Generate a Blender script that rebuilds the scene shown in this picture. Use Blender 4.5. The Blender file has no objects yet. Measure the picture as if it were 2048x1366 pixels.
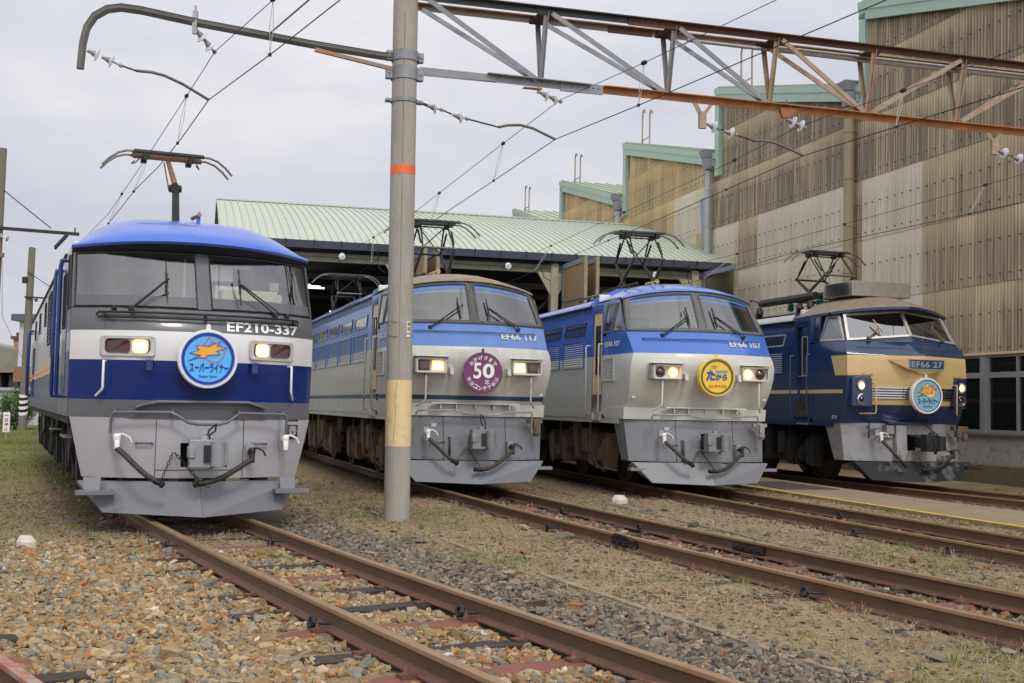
import bpy, math, random
import numpy as np
from mathutils import Vector, Matrix
random.seed(7); RNG = np.random.default_rng(7)
S = bpy.context.scene
C = S.collection

# ---------------------------------------------------------------- camera
F_PX, PITCH, ROLL, EYE = 2392.4, 0.0549, 0.0203, 1.4032
cam = bpy.data.cameras.new('camera'); cam_o = bpy.data.objects.new('camera', cam); C.objects.link(cam_o)
cam.sensor_width = 36.0; cam.lens = F_PX / 2048 * 36; cam.clip_end = 3000; cam.clip_start = .05
_f = Vector((0, math.cos(PITCH), math.sin(PITCH))); _u0 = Vector((0, -math.sin(PITCH), math.cos(PITCH))); _r0 = Vector((1, 0, 0))
_r = math.cos(ROLL) * _r0 + math.sin(ROLL) * _u0; _u = math.cos(ROLL) * _u0 - math.sin(ROLL) * _r0
cam_o.matrix_world = Matrix(((_r.x, _u.x, -_f.x, 0), (_r.y, _u.y, -_f.y, 0), (_r.z, _u.z, -_f.z, EYE), (0, 0, 0, 1)))
S.camera = cam_o

# ---------------------------------------------------------------- light: thin bright overcast
SUN_EL, SUN_AZ = math.radians(46), math.radians(163)        # azimuth from +Y clockwise
w = bpy.data.worlds.new('World'); S.world = w; w.use_nodes = True
nt = w.node_tree; nt.nodes.clear()
def nd(t, **k):
    n = nt.nodes.new(t)
    for a, b in k.items(): setattr(n, a, b)
    return n
out = nd('ShaderNodeOutputWorld'); bg = nd('ShaderNodeBackground'); bg.inputs[1].default_value = .1
sky = nd('ShaderNodeTexSky', sky_type='NISHITA', sun_disc=False, sun_elevation=SUN_EL, sun_rotation=SUN_AZ)
sky.dust_density = 3; sky.air_density = 1
tc = nd('ShaderNodeTexCoord'); mp = nd('ShaderNodeMapping'); mp.inputs['Scale'].default_value = (2.2, 2.2, 6)
no = nd('ShaderNodeTexNoise'); no.inputs['Scale'].default_value = 1.6; no.inputs['Detail'].default_value = 5; no.inputs['Roughness'].default_value = .55
cr = nd('ShaderNodeValToRGB'); cr.color_ramp.elements[0].position = .36; cr.color_ramp.elements[1].position = .66
cr.color_ramp.elements[0].color = (4.9, 5.1, 5.85, 1); cr.color_ramp.elements[1].color = (6.5, 6.5, 6.95, 1)
sx = nd('ShaderNodeSeparateXYZ'); mr = nd('ShaderNodeMapRange'); mr.inputs['From Min'].default_value = .0; mr.inputs['From Max'].default_value = 1.0
mr.inputs['To Min'].default_value = .92; mr.inputs['To Max'].default_value = 1.75
vw = nd('ShaderNodeMixRGB', blend_type='MULTIPLY'); vw.inputs[2].default_value = (1.07, 1.02, .92, 1); vm = nd('ShaderNodeVectorMath', operation='SCALE'); mx = nd('ShaderNodeMixRGB'); mx.inputs[0].default_value = .93
L = nt.links.new
L(tc.outputs['Generated'], mp.inputs[0]); L(mp.outputs[0], no.inputs['Vector']); L(no.outputs['Fac'], cr.inputs[0])
L(tc.outputs['Generated'], sx.inputs[0]); L(sx.outputs['Z'], mr.inputs['Value'])
L(sx.outputs['Z'], vw.inputs[0]); L(cr.outputs[0], vw.inputs[1]); L(vw.outputs[0], vm.inputs[0])
gd = nd('ShaderNodeVectorMath', operation='DOT_PRODUCT'); gd.inputs[1].default_value = (.42, -.80, .42); gp_ = nd('ShaderNodeMath', operation='POWER', use_clamp=False); gp_.inputs[1].default_value = 2.2
gx = nd('ShaderNodeMath', operation='MAXIMUM'); gx.inputs[1].default_value = 0.; gm = nd('ShaderNodeMath', operation='MULTIPLY_ADD'); gm.inputs[1].default_value = 1.0   # broad glow behind the camera, below the sun, added to fill the fronts
L(tc.outputs['Generated'], gd.inputs[0]); L(gd.outputs['Value'], gx.inputs[0]); L(gx.outputs[0], gp_.inputs[0]); L(gp_.outputs[0], gm.inputs[0]); L(mr.outputs[0], gm.inputs[2]); L(gm.outputs[0], vm.inputs['Scale'])
L(sky.outputs[0], mx.inputs[1]); L(vm.outputs[0], mx.inputs[2]); L(mx.outputs[0], bg.inputs[0]); L(bg.outputs[0], out.inputs[0])
sun = bpy.data.lights.new('sun', 'SUN'); sun.energy = 1.1; sun.angle = math.radians(12); sun.color = (1, .95, .86)
so = bpy.data.objects.new('sun', sun); C.objects.link(so)
_d = Vector((math.sin(SUN_AZ) * math.cos(SUN_EL), math.cos(SUN_AZ) * math.cos(SUN_EL), math.sin(SUN_EL)))
so.rotation_euler = _d.to_track_quat('Z', 'Y').to_euler()
S.view_settings.view_transform = 'Standard'; S.view_settings.look = 'None'; S.view_settings.gamma = 1; S.view_settings.exposure = 0.2
S.view_settings.use_curve_mapping = False

# ---------------------------------------------------------------- materials
MATS = {}
def mat(name, col, rough=.55, metal=0., var=.12, scale=3., streak=0., coat=0., bump=0., bscale=40., col2=None, fac2=.5, spec=.5, emit=None, attr=None, thr=(.35, .7), space='Object'):
    """principled paint with noise variation; col2 = stain colour laid in patches; attr = per-element colour attribute"""
    if name in MATS: return MATS[name]
    m = bpy.data.materials.new(name); m.use_nodes = True; t = m.node_tree; n = t.nodes; l = t.links.new
    b = n['Principled BSDF']; b.inputs['Roughness'].default_value = rough; b.inputs['Metallic'].default_value = metal
    b.inputs['Coat Weight'].default_value = coat; b.inputs['Coat Roughness'].default_value = .06; b.inputs['Specular IOR Level'].default_value = spec
    co = n.new('ShaderNodeTexCoord'); ma = n.new('ShaderNodeMapping'); ma.inputs['Scale'].default_value = (1, 1, 1 - .93 * streak)
    l(co.outputs[space], ma.inputs[0])
    nz = n.new('ShaderNodeTexNoise'); nz.inputs['Scale'].default_value = scale; nz.inputs['Detail'].default_value = 6; nz.inputs['Roughness'].default_value = .6
    l(ma.outputs[0], nz.inputs['Vector'])
    if attr:
        base = n.new('ShaderNodeAttribute'); base.attribute_name = attr; bo = base.outputs['Color']
    else:
        base = n.new('ShaderNodeRGB'); base.outputs[0].default_value = (*col, 1); bo = base.outputs[0]
    r = n.new('ShaderNodeMapRange'); r.inputs['To Min'].default_value = 1 - var; r.inputs['To Max'].default_value = 1 + var
    r.inputs['From Min'].default_value = .25; r.inputs['From Max'].default_value = .75
    l(nz.outputs['Fac'], r.inputs['Value'])
    sc = n.new('ShaderNodeVectorMath'); sc.operation = 'SCALE'; l(bo, sc.inputs[0]); l(r.outputs[0], sc.inputs['Scale'])
    o = sc.outputs[0]
    if col2:
        n2 = n.new('ShaderNodeTexNoise'); n2.inputs['Scale'].default_value = scale * 1.7; n2.inputs['Detail'].default_value = 8; n2.inputs['Roughness'].default_value = .7
        l(ma.outputs[0], n2.inputs['Vector'])
        r2 = n.new('ShaderNodeMapRange'); r2.inputs['From Min'].default_value = thr[0]; r2.inputs['From Max'].default_value = thr[1]; r2.inputs['To Max'].default_value = fac2
        l(n2.outputs['Fac'], r2.inputs['Value'])
        mm = n.new('ShaderNodeMixRGB'); l(r2.outputs[0], mm.inputs[0]); l(o, mm.inputs[1]); mm.inputs[2].default_value = (*col2, 1); o = mm.outputs[0]
    l(o, b.inputs['Base Color'])
    if bump:
        n3 = n.new('ShaderNodeTexNoise'); n3.inputs['Scale'].default_value = bscale; n3.inputs['Detail'].default_value = 4
        l(co.outputs[space], n3.inputs['Vector']); bp = n.new('ShaderNodeBump'); bp.inputs['Strength'].default_value = bump; bp.inputs['Distance'].default_value = .02
        l(n3.outputs['Fac'], bp.inputs['Height']); l(bp.outputs[0], b.inputs['Normal'])
    if emit:
        b.inputs['Emission Color'].default_value = (*emit[0], 1); b.inputs['Emission Strength'].default_value = emit[1]
    MATS[name] = m; return m
def glass(name, tint, refl, rough=.015):
    m = bpy.data.materials.new(name); m.use_nodes = True; t = m.node_tree; n = t.nodes; l = t.links.new; n.clear()
    o = n.new('ShaderNodeOutputMaterial'); tr = n.new('ShaderNodeBsdfTransparent'); tr.inputs[0].default_value = (*tint, 1)
    g = n.new('ShaderNodeBsdfGlossy'); g.inputs['Roughness'].default_value = rough; g.inputs['Color'].default_value = (.95, .97, 1, 1)
    lw = n.new('ShaderNodeLayerWeight'); fr = n.new('ShaderNodeMath'); fr.operation = 'POWER'; fr.inputs[1].default_value = 4.0; l(lw.outputs['Facing'],fr.inputs[0]); ad = n.new('ShaderNodeMath'); ad.operation = 'ADD'; ad.inputs[1].default_value = refl; ad.use_clamp = True
    x = n.new('ShaderNodeMixShader'); l(fr.outputs[0], ad.inputs[0]); l(ad.outputs[0], x.inputs[0]); l(tr.outputs[0], x.inputs[1]); l(g.outputs[0], x.inputs[2]); l(x.outputs[0], o.inputs[0])
    MATS[name] = m; return m

# ---------------------------------------------------------------- mesh builder
class MB:
    def __init__(s): s.v = []; s.f = []; s.m = []
    def add(s, vs, fs, mi=0):
        b = len(s.v); s.v += [tuple(map(float, p)) for p in vs]
        for f in fs: s.f.append(tuple(b + i for i in f)); s.m.append(mi)
        return s
    def box(s, x0, x1, y0, y1, z0, z1, mi=0):
        return s.add([(x0,y0,z0),(x1,y0,z0),(x1,y1,z0),(x0,y1,z0),(x0,y0,z1),(x1,y0,z1),(x1,y1,z1),(x0,y1,z1)],
                     [(0,3,2,1),(4,5,6,7),(0,1,5,4),(1,2,6,5),(2,3,7,6),(3,0,4,7)], mi)
    def hexa(s, a, b, mi=0):
        """two quads (lists of 4 points) joined to a solid"""
        return s.add(list(a) + list(b), [(3,2,1,0),(4,5,6,7),(0,1,5,4),(1,2,6,5),(2,3,7,6),(3,0,4,7)], mi)
    def bar(s, p, q, w, h, mi=0, up=(0,0,1)):
        p = Vector(p); q = Vector(q); d = (q - p).normalized(); u = Vector(up)
        if abs(d.dot(u)) > .97: u = Vector((0,1,0))
        r = d.cross(u).normalized() * (w/2); u = r.cross(d).normalized() * (h/2)
        A = [p-r-u, p+r-u, p+r+u, p-r+u]; B = [q-r-u, q+r-u, q+r+u, q-r+u]
        return s.hexa(A, B, mi)
    def tube(s, pts, r, n=8, mi=0, caps=True):
        pts = [Vector(p) for p in pts]; N = len(pts); rings = []; rr = r if isinstance(r, (list, tuple)) else [r]*N
        t0 = (pts[1]-pts[0]).normalized(); u = Vector((0,0,1)) if abs(t0.z) < .9 else Vector((1,0,0))
        u = (u - t0*u.dot(t0)).normalized()
        for i, p in enumerate(pts):
            a = (pts[i]-pts[i-1]) if i else (pts[1]-pts[0]); b = (pts[i+1]-pts[i]) if i < N-1 else a
            t = (a.normalized()+b.normalized()).normalized()
            u = (u - t*u.dot(t)).normalized(); w_ = t.cross(u)
            rings.append([p + (u*math.cos(2*math.pi*k/n) + w_*math.sin(2*math.pi*k/n))*rr[i] for k in range(n)])
        vs = [q for g in rings for q in g]; fs = []
        for i in range(N-1):
            for k in range(n): fs.append((i*n+k, i*n+(k+1)%n, (i+1)*n+(k+1)%n, (i+1)*n+k))
        if caps: fs += [tuple(range(n-1,-1,-1)), tuple((N-1)*n+k for k in range(n))]
        return s.add(vs, fs, mi)
    def lathe(s, o, ax, prof, n=24, mi=0, mis=None):
        """prof: (radius, height along axis); mis: material per band"""
        o = Vector(o); ax = Vector(ax).normalized(); u = Vector((0,0,1)) if abs(ax.z) < .9 else Vector((1,0,0))
        u = (u-ax*u.dot(ax)).normalized(); w_ = ax.cross(u)
        for i in range(len(prof)-1):
            vs = []
            for r, h in prof[i:i+2]: vs += [o+ax*h+(u*math.cos(2*math.pi*k/n)+w_*math.sin(2*math.pi*k/n))*r for k in range(n)]
            if prof[i+1][0] < 1e-6: s.add(vs[:n]+[vs[n]], [(k,(k+1)%n,n) for k in range(n)], mis[i] if mis else mi)
            elif prof[i][0] < 1e-6: s.add([vs[0]]+vs[n:], [(0,1+k,1+(k+1)%n) for k in range(n)], mis[i] if mis else mi)
            else: s.add(vs, [(k,(k+1)%n,n+(k+1)%n,n+k) for k in range(n)], mis[i] if mis else mi)
        return s
    def prism(s, poly, a, b, mi=0):
        """poly: function-free list of (p) 3D points; extruded from +a to +b (vectors)"""
        a = Vector(a); b = Vector(b); n = len(poly); P = [Vector(p) for p in poly]
        return s.add([p+a for p in P]+[p+b for p in P], [tuple(range(n-1,-1,-1)), tuple(range(n,2*n))]+[(i,(i+1)%n,n+(i+1)%n,n+i) for i in range(n)], mi)
    def grid(s, P, mi=0, cell=None):
        """P[row][col] points; cell(r,c)-> material index or None for a hole"""
        R = len(P); K = len(P[0]); b = len(s.v); s.v += [tuple(map(float,p)) for row in P for p in row]
        for r in range(R-1):
            for c in range(K-1):
                k = cell(r,c) if cell else mi
                if k is None: continue
                s.f.append((b+r*K+c, b+r*K+c+1, b+(r+1)*K+c+1, b+(r+1)*K+c)); s.m.append(k)
        return s
    def merge(s, o, mi=0):
        return s.add(o.v, o.f, mi)
    def build(s, name, mats, parent=None, smooth=0, bevel=0, flip=False, seg=1, weld=False, solid=0):
        me = bpy.data.meshes.new(name); vs = [(a,-b,c) for a,b,c in s.v] if flip else s.v
        fs = [f[::-1] for f in s.f] if flip else s.f
        me.from_pydata(vs, [], fs); mats = mats if isinstance(mats, (list,tuple)) else [mats]
        for m in mats: me.materials.append(m)
        me.polygons.foreach_set('material_index', [min(i, len(mats)-1) for i in s.m]); me.validate(); me.update()
        o = bpy.data.objects.new(name, me); C.objects.link(o)
        if parent is not None: o.parent = parent
        if weld:
            q = o.modifiers.new('weld', 'WELD'); q.merge_threshold = 1e-4
        if solid:
            q = o.modifiers.new('solid', 'SOLIDIFY'); q.thickness = solid; q.offset = 0
        if smooth:
            me.polygons.foreach_set('use_smooth', [True]*len(me.polygons)); me.set_sharp_from_angle(angle=math.radians(smooth))
        if bevel:
            q = o.modifiers.new('bevel', 'BEVEL'); q.width = bevel; q.segments = seg; q.limit_method = 'ANGLE'; q.angle_limit = math.radians(40)
        return o
def tag(o, label, cat, group=None):
    o['label'] = label; o['category'] = cat
    if group: o['group'] = group
    return o
def thing(name, label, cat, loc=(0,0,0), rz=0, group=None):
    o = bpy.data.objects.new(name, None); C.objects.link(o); o.location = loc; o.rotation_euler = (0,0,rz); o.empty_display_size = .2
    return tag(o, label, cat, group)
def struct(o, kind='structure'): o['kind'] = kind; return o
def children(o): return [c for c in bpy.data.objects if c.parent is o]
def dup(o, parent=None):
    c = o.copy(); C.objects.link(c)
    if parent is not None: c.parent = parent
    for k in children(o): dup(k, c)
    return c
_TXT = {}
def text_polys(s, bold=0., spacing=1.0):
    key = (s, bold, spacing)
    if key not in _TXT:
        cu = bpy.data.curves.new('t', 'FONT'); cu.body = s; cu.size = 1; cu.offset = bold; cu.space_character = spacing; cu.resolution_u = 3
        ob = bpy.data.objects.new('t', cu); C.objects.link(ob); dg = bpy.context.evaluated_depsgraph_get(); dg.update()
        me = bpy.data.meshes.new_from_object(ob.evaluated_get(dg)); V = [tuple(v.co) for v in me.vertices]; Fc = [tuple(p.vertices) for p in me.polygons]
        bpy.data.objects.remove(ob); bpy.data.curves.remove(cu); bpy.data.meshes.remove(me)
        _TXT[key] = (np.array(V).reshape(-1,3), Fc)
    return _TXT[key]
def add_text(mb, s, cx, cz, width=None, height=None, at=None, mi=0, bold=0., rot=0., shear=0., spacing=1.0):
    """letters in the plane facing -y (loco frame: v right, u toward viewer via at()); fitted to width x height around (cx, cz)"""
    V, Fc = text_polys(s, bold, spacing)
    if len(V) == 0: return mb
    lo, hi = V.min(0), V.max(0); sz = hi-lo
    kx = width/sz[0] if width else None; kz = height/sz[1] if height else None
    kx = kx or kz; kz = kz or kx
    x = (V[:,0]-(lo[0]+hi[0])/2)*kx; z = (V[:,1]-(lo[1]+hi[1])/2)*kz; x = x+shear*z
    c_, s_ = math.cos(rot), math.sin(rot); X = cx+x*c_-z*s_; Z = cz+x*s_+z*c_
    mb.add([at(a,b) for a,b in zip(X,Z)], Fc, mi); return mb
def lerp(a,b,t): return a+(b-a)*t
def interp(z, tab, k):
    for a,b in zip(tab, tab[1:]):
        if z <= b[0]: return lerp(a[k], b[k], (z-a[0])/(b[0]-a[0]) if b[0] > a[0] else 0)
    return tab[-1][k]
# ---------------------------------------------------------------- shared paints
BLK = mat('black_rubber', (.012,.012,.013), .6); DKM = mat('dark_metal', (.035,.034,.033), .5, .6, .3, 8)
STEEL = mat('grey_steel', (.36,.36,.36), .45, .6, .2, 9); BAND = mat('blue_tinted_band',(.05,.20,.55),.12,0,.05,3,coat=.6); CHROME = mat('chrome', (.75,.75,.76), .18, 1., .05)
HOSE = mat('black_hose', (.02,.017,.014), .55, 0, .4, 20, col2=(.09,.06,.04), fac2=.5)
WHP = mat('white_paint', (.78,.78,.76), .45, 0, .06, 6)
BOG = mat('bogie_dirt', (.17,.125,.08), .85, 0, .4, 5, col2=(.07,.052,.038), fac2=.7, bump=.25)
BOGD = mat('underframe_dark', (.022,.02,.018), .9, 0, .4, 6)
WHEEL = mat('wheel_steel', (.07,.052,.04), .6, .4, .3, 8)
LITW = mat('headlight_glow', (1,.8,.5), .2, emit=((1,.60,.24), 1.0)); LITC = mat('headlight_core', (1,.9,.7), .2, emit=((1,.86,.6), 7))
RED = mat('tail_lamp_red', (.06,.006,.008), .12, 0, .1, 4, coat=1.)
GLS = glass('windscreen_glass', (.80,.84,.84), .18); GLD = glass('tinted_windscreen_glass', (.72,.78,.78), .26); SGL = mat('side_window_glass', (.02,.021,.021), .04, 0, .2, 2, spec=.9, coat=.6)
TAN = mat('cab_desk_tan', (.55,.47,.36), .7); CABW = mat('cab_wall_grey', (.74,.77,.75), .7, 0, .1, 3)
PANB = mat('pantograph_dark', (.03,.028,.026), .5, .5, .3, 8); PANG = mat('pantograph_arm', (.15,.14,.125), .5, .5, .3, 8); PANR = mat('pantograph_rust', (.22,.12,.07), .6, .3, .3, 8)
PORC = mat('white_porcelain', (.62,.66,.7), .25, 0, .06, 4, coat=.5)
LET = mat('silver_letters', (.66,.66,.64), .4, .1, .05); LETW = mat('white_letters', (.85,.85,.85), .4)

def P3(v, u, z): return (v, u, z)
def front_fn(tab, pw):
    """tab rows: (z, corner_u, centre_u, half_width)"""
    def at(c, z, k=None):
        a = abs(c); return (c*interp(z,tab,3), interp(z,tab,1)+(interp(z,tab,2)-interp(z,tab,1))*(1-min(1,a)**pw), z)
    return at
def front_v(at, tab):
    def f(v, z, off=0.): 
        p = at(max(-1,min(1,v/interp(z,tab,3))), z); return (v, p[1]+off, z)
    return f
def polytube(root, name, pts, r, m, n=8):
    b = MB(); b.tube(pts, r, n); return b.build(name, m, root, smooth=60, flip=True)
def hose(root, a, b, sag, m=HOSE, r=.032, cock=None, cock_m=None, name='brake_hose', end='hang'):
    """rubber brake pipe from cock a to coupling head b"""
    pts = []
    for i in range(15):
        t = i/14; pts.append((lerp(a[0],b[0],t**(.9)), lerp(a[1],b[1],math.sin(t*math.pi/2)), lerp(a[2],b[2],t)-sag*math.sin(t*math.pi)*(.5+t*.5)))
    mb = MB(); mb.tube(pts, r, 10); o = mb.build(name, m, root, smooth=60, flip=True)
    e = MB(); e.lathe(pts[-1], Vector(pts[-1])-Vector(pts[-2]), [(0,-.03),(.036,-.03),(.036,.04),(.025,.05),(.045,.07),(.03,.1),(0,.1)], 10)
    e.bar(Vector(pts[-1])+Vector((.0,.0,-.02)), Vector(pts[-1])+Vector((.09 if b[0]<0 else -.09,.02,-.05)), .02, .012); e.build('coupling_head', DKM, o, smooth=40, flip=True)
    return o
def cock(root, p, m, name='air_cock'):
    b = MB(); x,u,z = p
    b.tube([(x,u-.16,z+.02),(x,u-.02,z+.03),(x,u+.02,z-.02),(x,u+.02,z-.1)], [.03,.035,.034,.03], 10)
    b.lathe((x,u,z+.02),(0,0,1),[(.0,-.02),(.04,-.02),(.045,.03),(.03,.06),(0,.06)],10)
    b.tube([(x,u,z+.07),(x+.06,u+.03,z+.075),(x+.13,u+.03,z+.04),(x+.16,u+.03,z-.02)], .011, 6)
    b.box(x-.045,x+.045,u-.16,u-.13,z-.1,z+.12,1); return b.build(name, [m,STEEL], root, smooth=40, flip=True)
def chain(root, a, b, n=9, r=.012, m=DKM):
    mb = MB(); a = Vector(a); b = Vector(b)
    for i in range(n):
        p = a.lerp(b, i/n); q = a.lerp(b, (i+1.15)/n); d = (q-p); pr = Vector((0,1,0)) if i%2 else Vector((1,0,0)); k = d.cross(pr).normalized()*.013
        mb.tube([p+k*.2,p+d*.25+k,p+d*.75+k,q,p+d*.75-k,p+d*.25-k,p-k*.2], .005, 5)
    return mb.build('chain', m, root, flip=True)
def coupler(root, u, z, m, dark):
    b = MB()
    b.box(-.10,.10,u-.55,u-.24,z-.1,z+.1, 1)
    b.hexa([(-.17,u-.26,z-.17),(.13,u-.26,z-.17),(.13,u-.26,z+.17),(-.17,u-.26,z+.17)], [(-.19,u-.02,z-.16),(.10,u-.04,z-.16),(.10,u-.04,z+.16),(-.19,u-.02,z+.16)])
    b.hexa([(.09,u-.3,z-.15),(.2,u-.3,z-.13),(.2,u-.3,z+.13),(.09,u-.3,z+.15)], [(.09,u-.0,z-.15),(.25,u-.03,z-.13),(.25,u-.03,z+.13),(.09,u+.0,z+.15)])
    b.lathe((.13,u-.03,z-.14),(0,0,1),[(0,0),(.085,0),(.085,.28),(0,.28)],14)
    b.lathe((-.02,u-.12,z+.16),(0,0,1),[(0,0),(.06,0),(.05,.05),(0,.05)],10); b.box(-.2,-.13,u-.16,u-.0,z-.05,z+.09)
    b.lathe((.06,u-.1,z-.21),(0,0,1),[(0,0),(.025,0),(.03,.06),(0,.06)],8)
    o = b.build('coupler', [m, dark], root, smooth=35, bevel=.014, flip=True)
    k = MB(); k.box(-.03,.04,u-.045,u-.012,z-.1,z+.1); k.build('knuckle_slot', BLK, o, flip=True)
    return o
def plough(root, top, ctr, bot, cbot, m, zt, zb, ctop_z=None):
    """snow plough: V plan sheet metal; top=(v,u), ctr=u, bot=(v,u), cbot=u"""
    ct = ctop_z or zt
    b = MB()
    for s in (-1,1):
        A = [(s*top[0],top[1],zt),(0,ctr,ct),(0,cbot,zb-.02),(s*bot[0],bot[1],zb)]
        b.add(A, [(0,1,2,3) if s<0 else (3,2,1,0)])
        b.add([(s*top[0],top[1],zt),(s*bot[0],bot[1],zb),(s*top[0]*.99,top[1]-.28,zt-.05)], [(0,1,2)])
        b.add([(s*top[0],top[1],zt+.001),(0,ctr,ct+.001),(0,ctr-.05,ct-.001),(s*top[0],top[1]-.05,zt-.001)], [(0,1,2,3)])
    return b.build('snow_plough', m, root, flip=True, solid=.012)
def step(root, v, u, z, m, w_=.2, hang=.18):
    b = MB(); s = 1 if v > 0 else -1
    b.box(v-w_,v+w_,u-.06,u+.1,z-.025,z+.025); b.hexa([(v-w_*.55,u-.07,z),(v+w_*.3,u-.07,z),(v+w_*.3,u-.05,z),(v-w_*.55,u-.05,z)],[(v-w_*.6,u-.12,z+hang),(v+w_*.35,u-.12,z+hang),(v+w_*.35,u-.1,z+hang),(v-w_*.6,u-.1,z+hang)])
    for k in range(6): b.box(v-w_+.04+k*w_*.32,v-w_+.07+k*w_*.32,u-.04,u+.08,z+.024,z+.032)
    return b.build('step', m, root, flip=True, bevel=.005)
def wiper(root, piv, mid, b0, b1, m=BLK):
    b = MB(); p = Vector(piv); q = Vector(mid); s = Vector((.045,0,.02))
    b.tube([p,q],.011,6); b.tube([p+s,q+s*.4],.009,6); b.lathe(p,(0,1,0),[(0,-.05),(.035,-.05),(.03,.03),(0,.03)],10)
    o = b.build('wiper', m, root, flip=True, smooth=50); k = MB(); k.bar(b0,b1,.012,.03,up=(0,1,0)); k.bar(Vector(b0).lerp(Vector(b1),.3),Vector(b0).lerp(Vector(b1),.7),.03,.02,up=(0,1,0)); k.build('wiper_blade', m, o, flip=True)
    return o
def louvre(root, x, u0, u1, z0, z1, m, m2=None, zsplit=None, n=9, frame=None):
    """side ventilation grille at x (outer face), slats tilted; u0<u1"""
    fr = frame or m; b = MB(); t = .03; d = .02*(-1 if x < 0 else 1)
    for a in ((u0-t,u0,z0-t,z1+t),(u1,u1+t,z0-t,z1+t),(u0,u1,z0-t,z0),(u0,u1,z1,z1+t)):
        lo,hi = sorted((x,x+d)); b.box(lo,hi,a[0],a[1],a[2],a[3], 1 if zsplit and a[3] < zsplit+.1 and a[3]-a[2]<.1 else 0)
    o = b.build('ventilation_grille', [fr, m2 or fr], root, flip=True)
    k = MB(); k.add([(x-d*.15,u0,z0),(x-d*.15,u1,z0),(x-d*.15,u1,z1),(x-d*.15,u0,z1)],[(0,1,2,3)],2); h = (z1-z0)/n
    for i in range(n):
        a = z0+i*h; mi = 1 if zsplit and a < zsplit else 0
        k.hexa([(x+d*.75,u0,a+.004),(x+d*.75,u1,a+.004),(x+d*.75,u1,a+.010),(x+d*.75,u0,a+.010)],[(x+d*.0,u0,a+h*.72),(x+d*.0,u1,a+h*.72),(x+d*.0,u1,a+h*.72+.006),(x+d*.0,u0,a+h*.72+.006)],mi)
    k.build('slats', [m, m2 or m, BLK], o, flip=True); return o
def side_window(root, x, quad, frame_m, t=.03, gl=None, name='side_window'):
    """quad: four (u,z) corners; x(u,z) callable or constant"""
    X = x if callable(x) else (lambda u,z: x); s = -1 if X(quad[0][0],quad[0][1]) < 0 else 1
    cu = sum(q[0] for q in quad)/4; cz = sum(q[1] for q in quad)/4
    b = MB(); inn = [(q[0]+(t if q[0]<cu else -t), q[1]+(t if q[1]<cz else -t)) for q in quad]
    def e(q,o): return (X(*q)+s*o, q[0], q[1])
    for i in range(4):
        j = (i+1)%4; b.hexa([e(quad[i],-.01),e(quad[j],-.01),e(inn[j],-.01),e(inn[i],-.01)],[e(quad[i],.016),e(quad[j],.016),e(inn[j],.016),e(inn[i],.016)])
    o = b.build(name, frame_m, root, flip=True); g = MB(); g.add([e(q,.005) for q in inn],[(0,1,2,3)]); g.build('pane', gl or SGL, o, flip=True); return o
def bogie(root, u, m=BOG, dk=BOGD, wb=1.3, wheels=True):
    b = MB()
    for s in (-1,1):
        x = s*1.02
        b.box(x-.07,x+.07,u-wb-.55,u+wb+.55,.56,.74); b.hexa([(x-.07,u-.75,.36),(x+.07,u-.75,.36),(x+.07,u+.75,.36),(x-.07,u+.75,.36)],[(x-.07,u-1.0,.565),(x+.07,u-1.0,.565),(x+.07,u+1.0,.565),(x-.07,u+1.0,.565)])
        for a in (-wb,wb):
            for d in (-.42,.42):     # axle-spring seats with sloping caps
                c = u+a+d; xo = s*1.12
                b.hexa([(xo-.11,c-.15,.34),(xo+.11,c-.15,.34),(xo+.11,c+.13,.3),(xo-.11,c+.13,.3)],[(xo-.13,c-.19,.80),(xo+.13,c-.19,.80),(xo+.13,c+.17,.93),(xo-.13,c+.17,.93)])
                b.hexa([(xo-.15,c-.21,.80),(xo+.15,c-.21,.80),(xo+.15,c+.19,.93),(xo-.15,c+.19,.93)],[(xo-.15,c-.21,.83),(xo+.15,c-.21,.83),(xo+.15,c+.19,.96),(xo-.15,c+.19,.96)])
            b.lathe((s*.95,u+a,.53),(s,0,0),[(0,.0),(.17,.0),(.17,.2),(.12,.27),(0,.27)],14)
        b.hexa([(s*1.2-.05,u-.08,.42),(s*1.2+.05,u-.08,.42),(s*1.2+.05,u+.08,.42),(s*1.2-.05,u+.08,.42)],[(s*1.22-.06,u-.17,1.21),(s*1.22+.06,u-.17,1.21),(s*1.22+.06,u+.17,1.21),(s*1.22-.06,u+.17,1.21)])
        b.box(s*1.16-.12,s*1.16+.12,u+.45,u+.75,.55,1.02); b.box(s*1.1-.13,s*1.1+.13,u+.42,u+.78,.98,1.03)
        b.lathe((s*1.1,u-.55,.62),(0,0,1),[(.1,0),(.1,.02),(.13,.05),(.09,.1),(.13,.15),(.09,.2),(.13,.25),(.09,.3),(.13,.35),(.1,.4)],12)
        b.tube([(s*1.27,u+.95,1.2),(s*1.27,u+1.0,.7),(s*1.2,u+1.15,.35),(s*1.1,u+1.35,.2)],.025,6); b.tube([(s*1.27,u-.95,1.2),(s*1.27,u-1.0,.7),(s*1.2,u-1.2,.35)],.02,6)
    b.box(-.9,.9,u-.5,u+.5,.5,1.0); b.box(-.6,.6,u-wb-.3,u+wb+.3,.35,.9)
    o = b.build('bogie', [m], root, flip=True, bevel=.012)
    for a in (-wb,wb):
        for s in (-1,1):
            k = MB(); k.lathe((s*.56,u+a,.545),(s,0,0),[(.09,-.03),(.5,-.03),(.575,-.03),(.575,.0),(.545,.012),(.545,.11),(.47,.115),(.44,.075),(.16,.08),(.14,.16),(0,.16)],28)
            k.build('wheel', WHEEL, o, flip=True, smooth=35)
    return o
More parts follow.
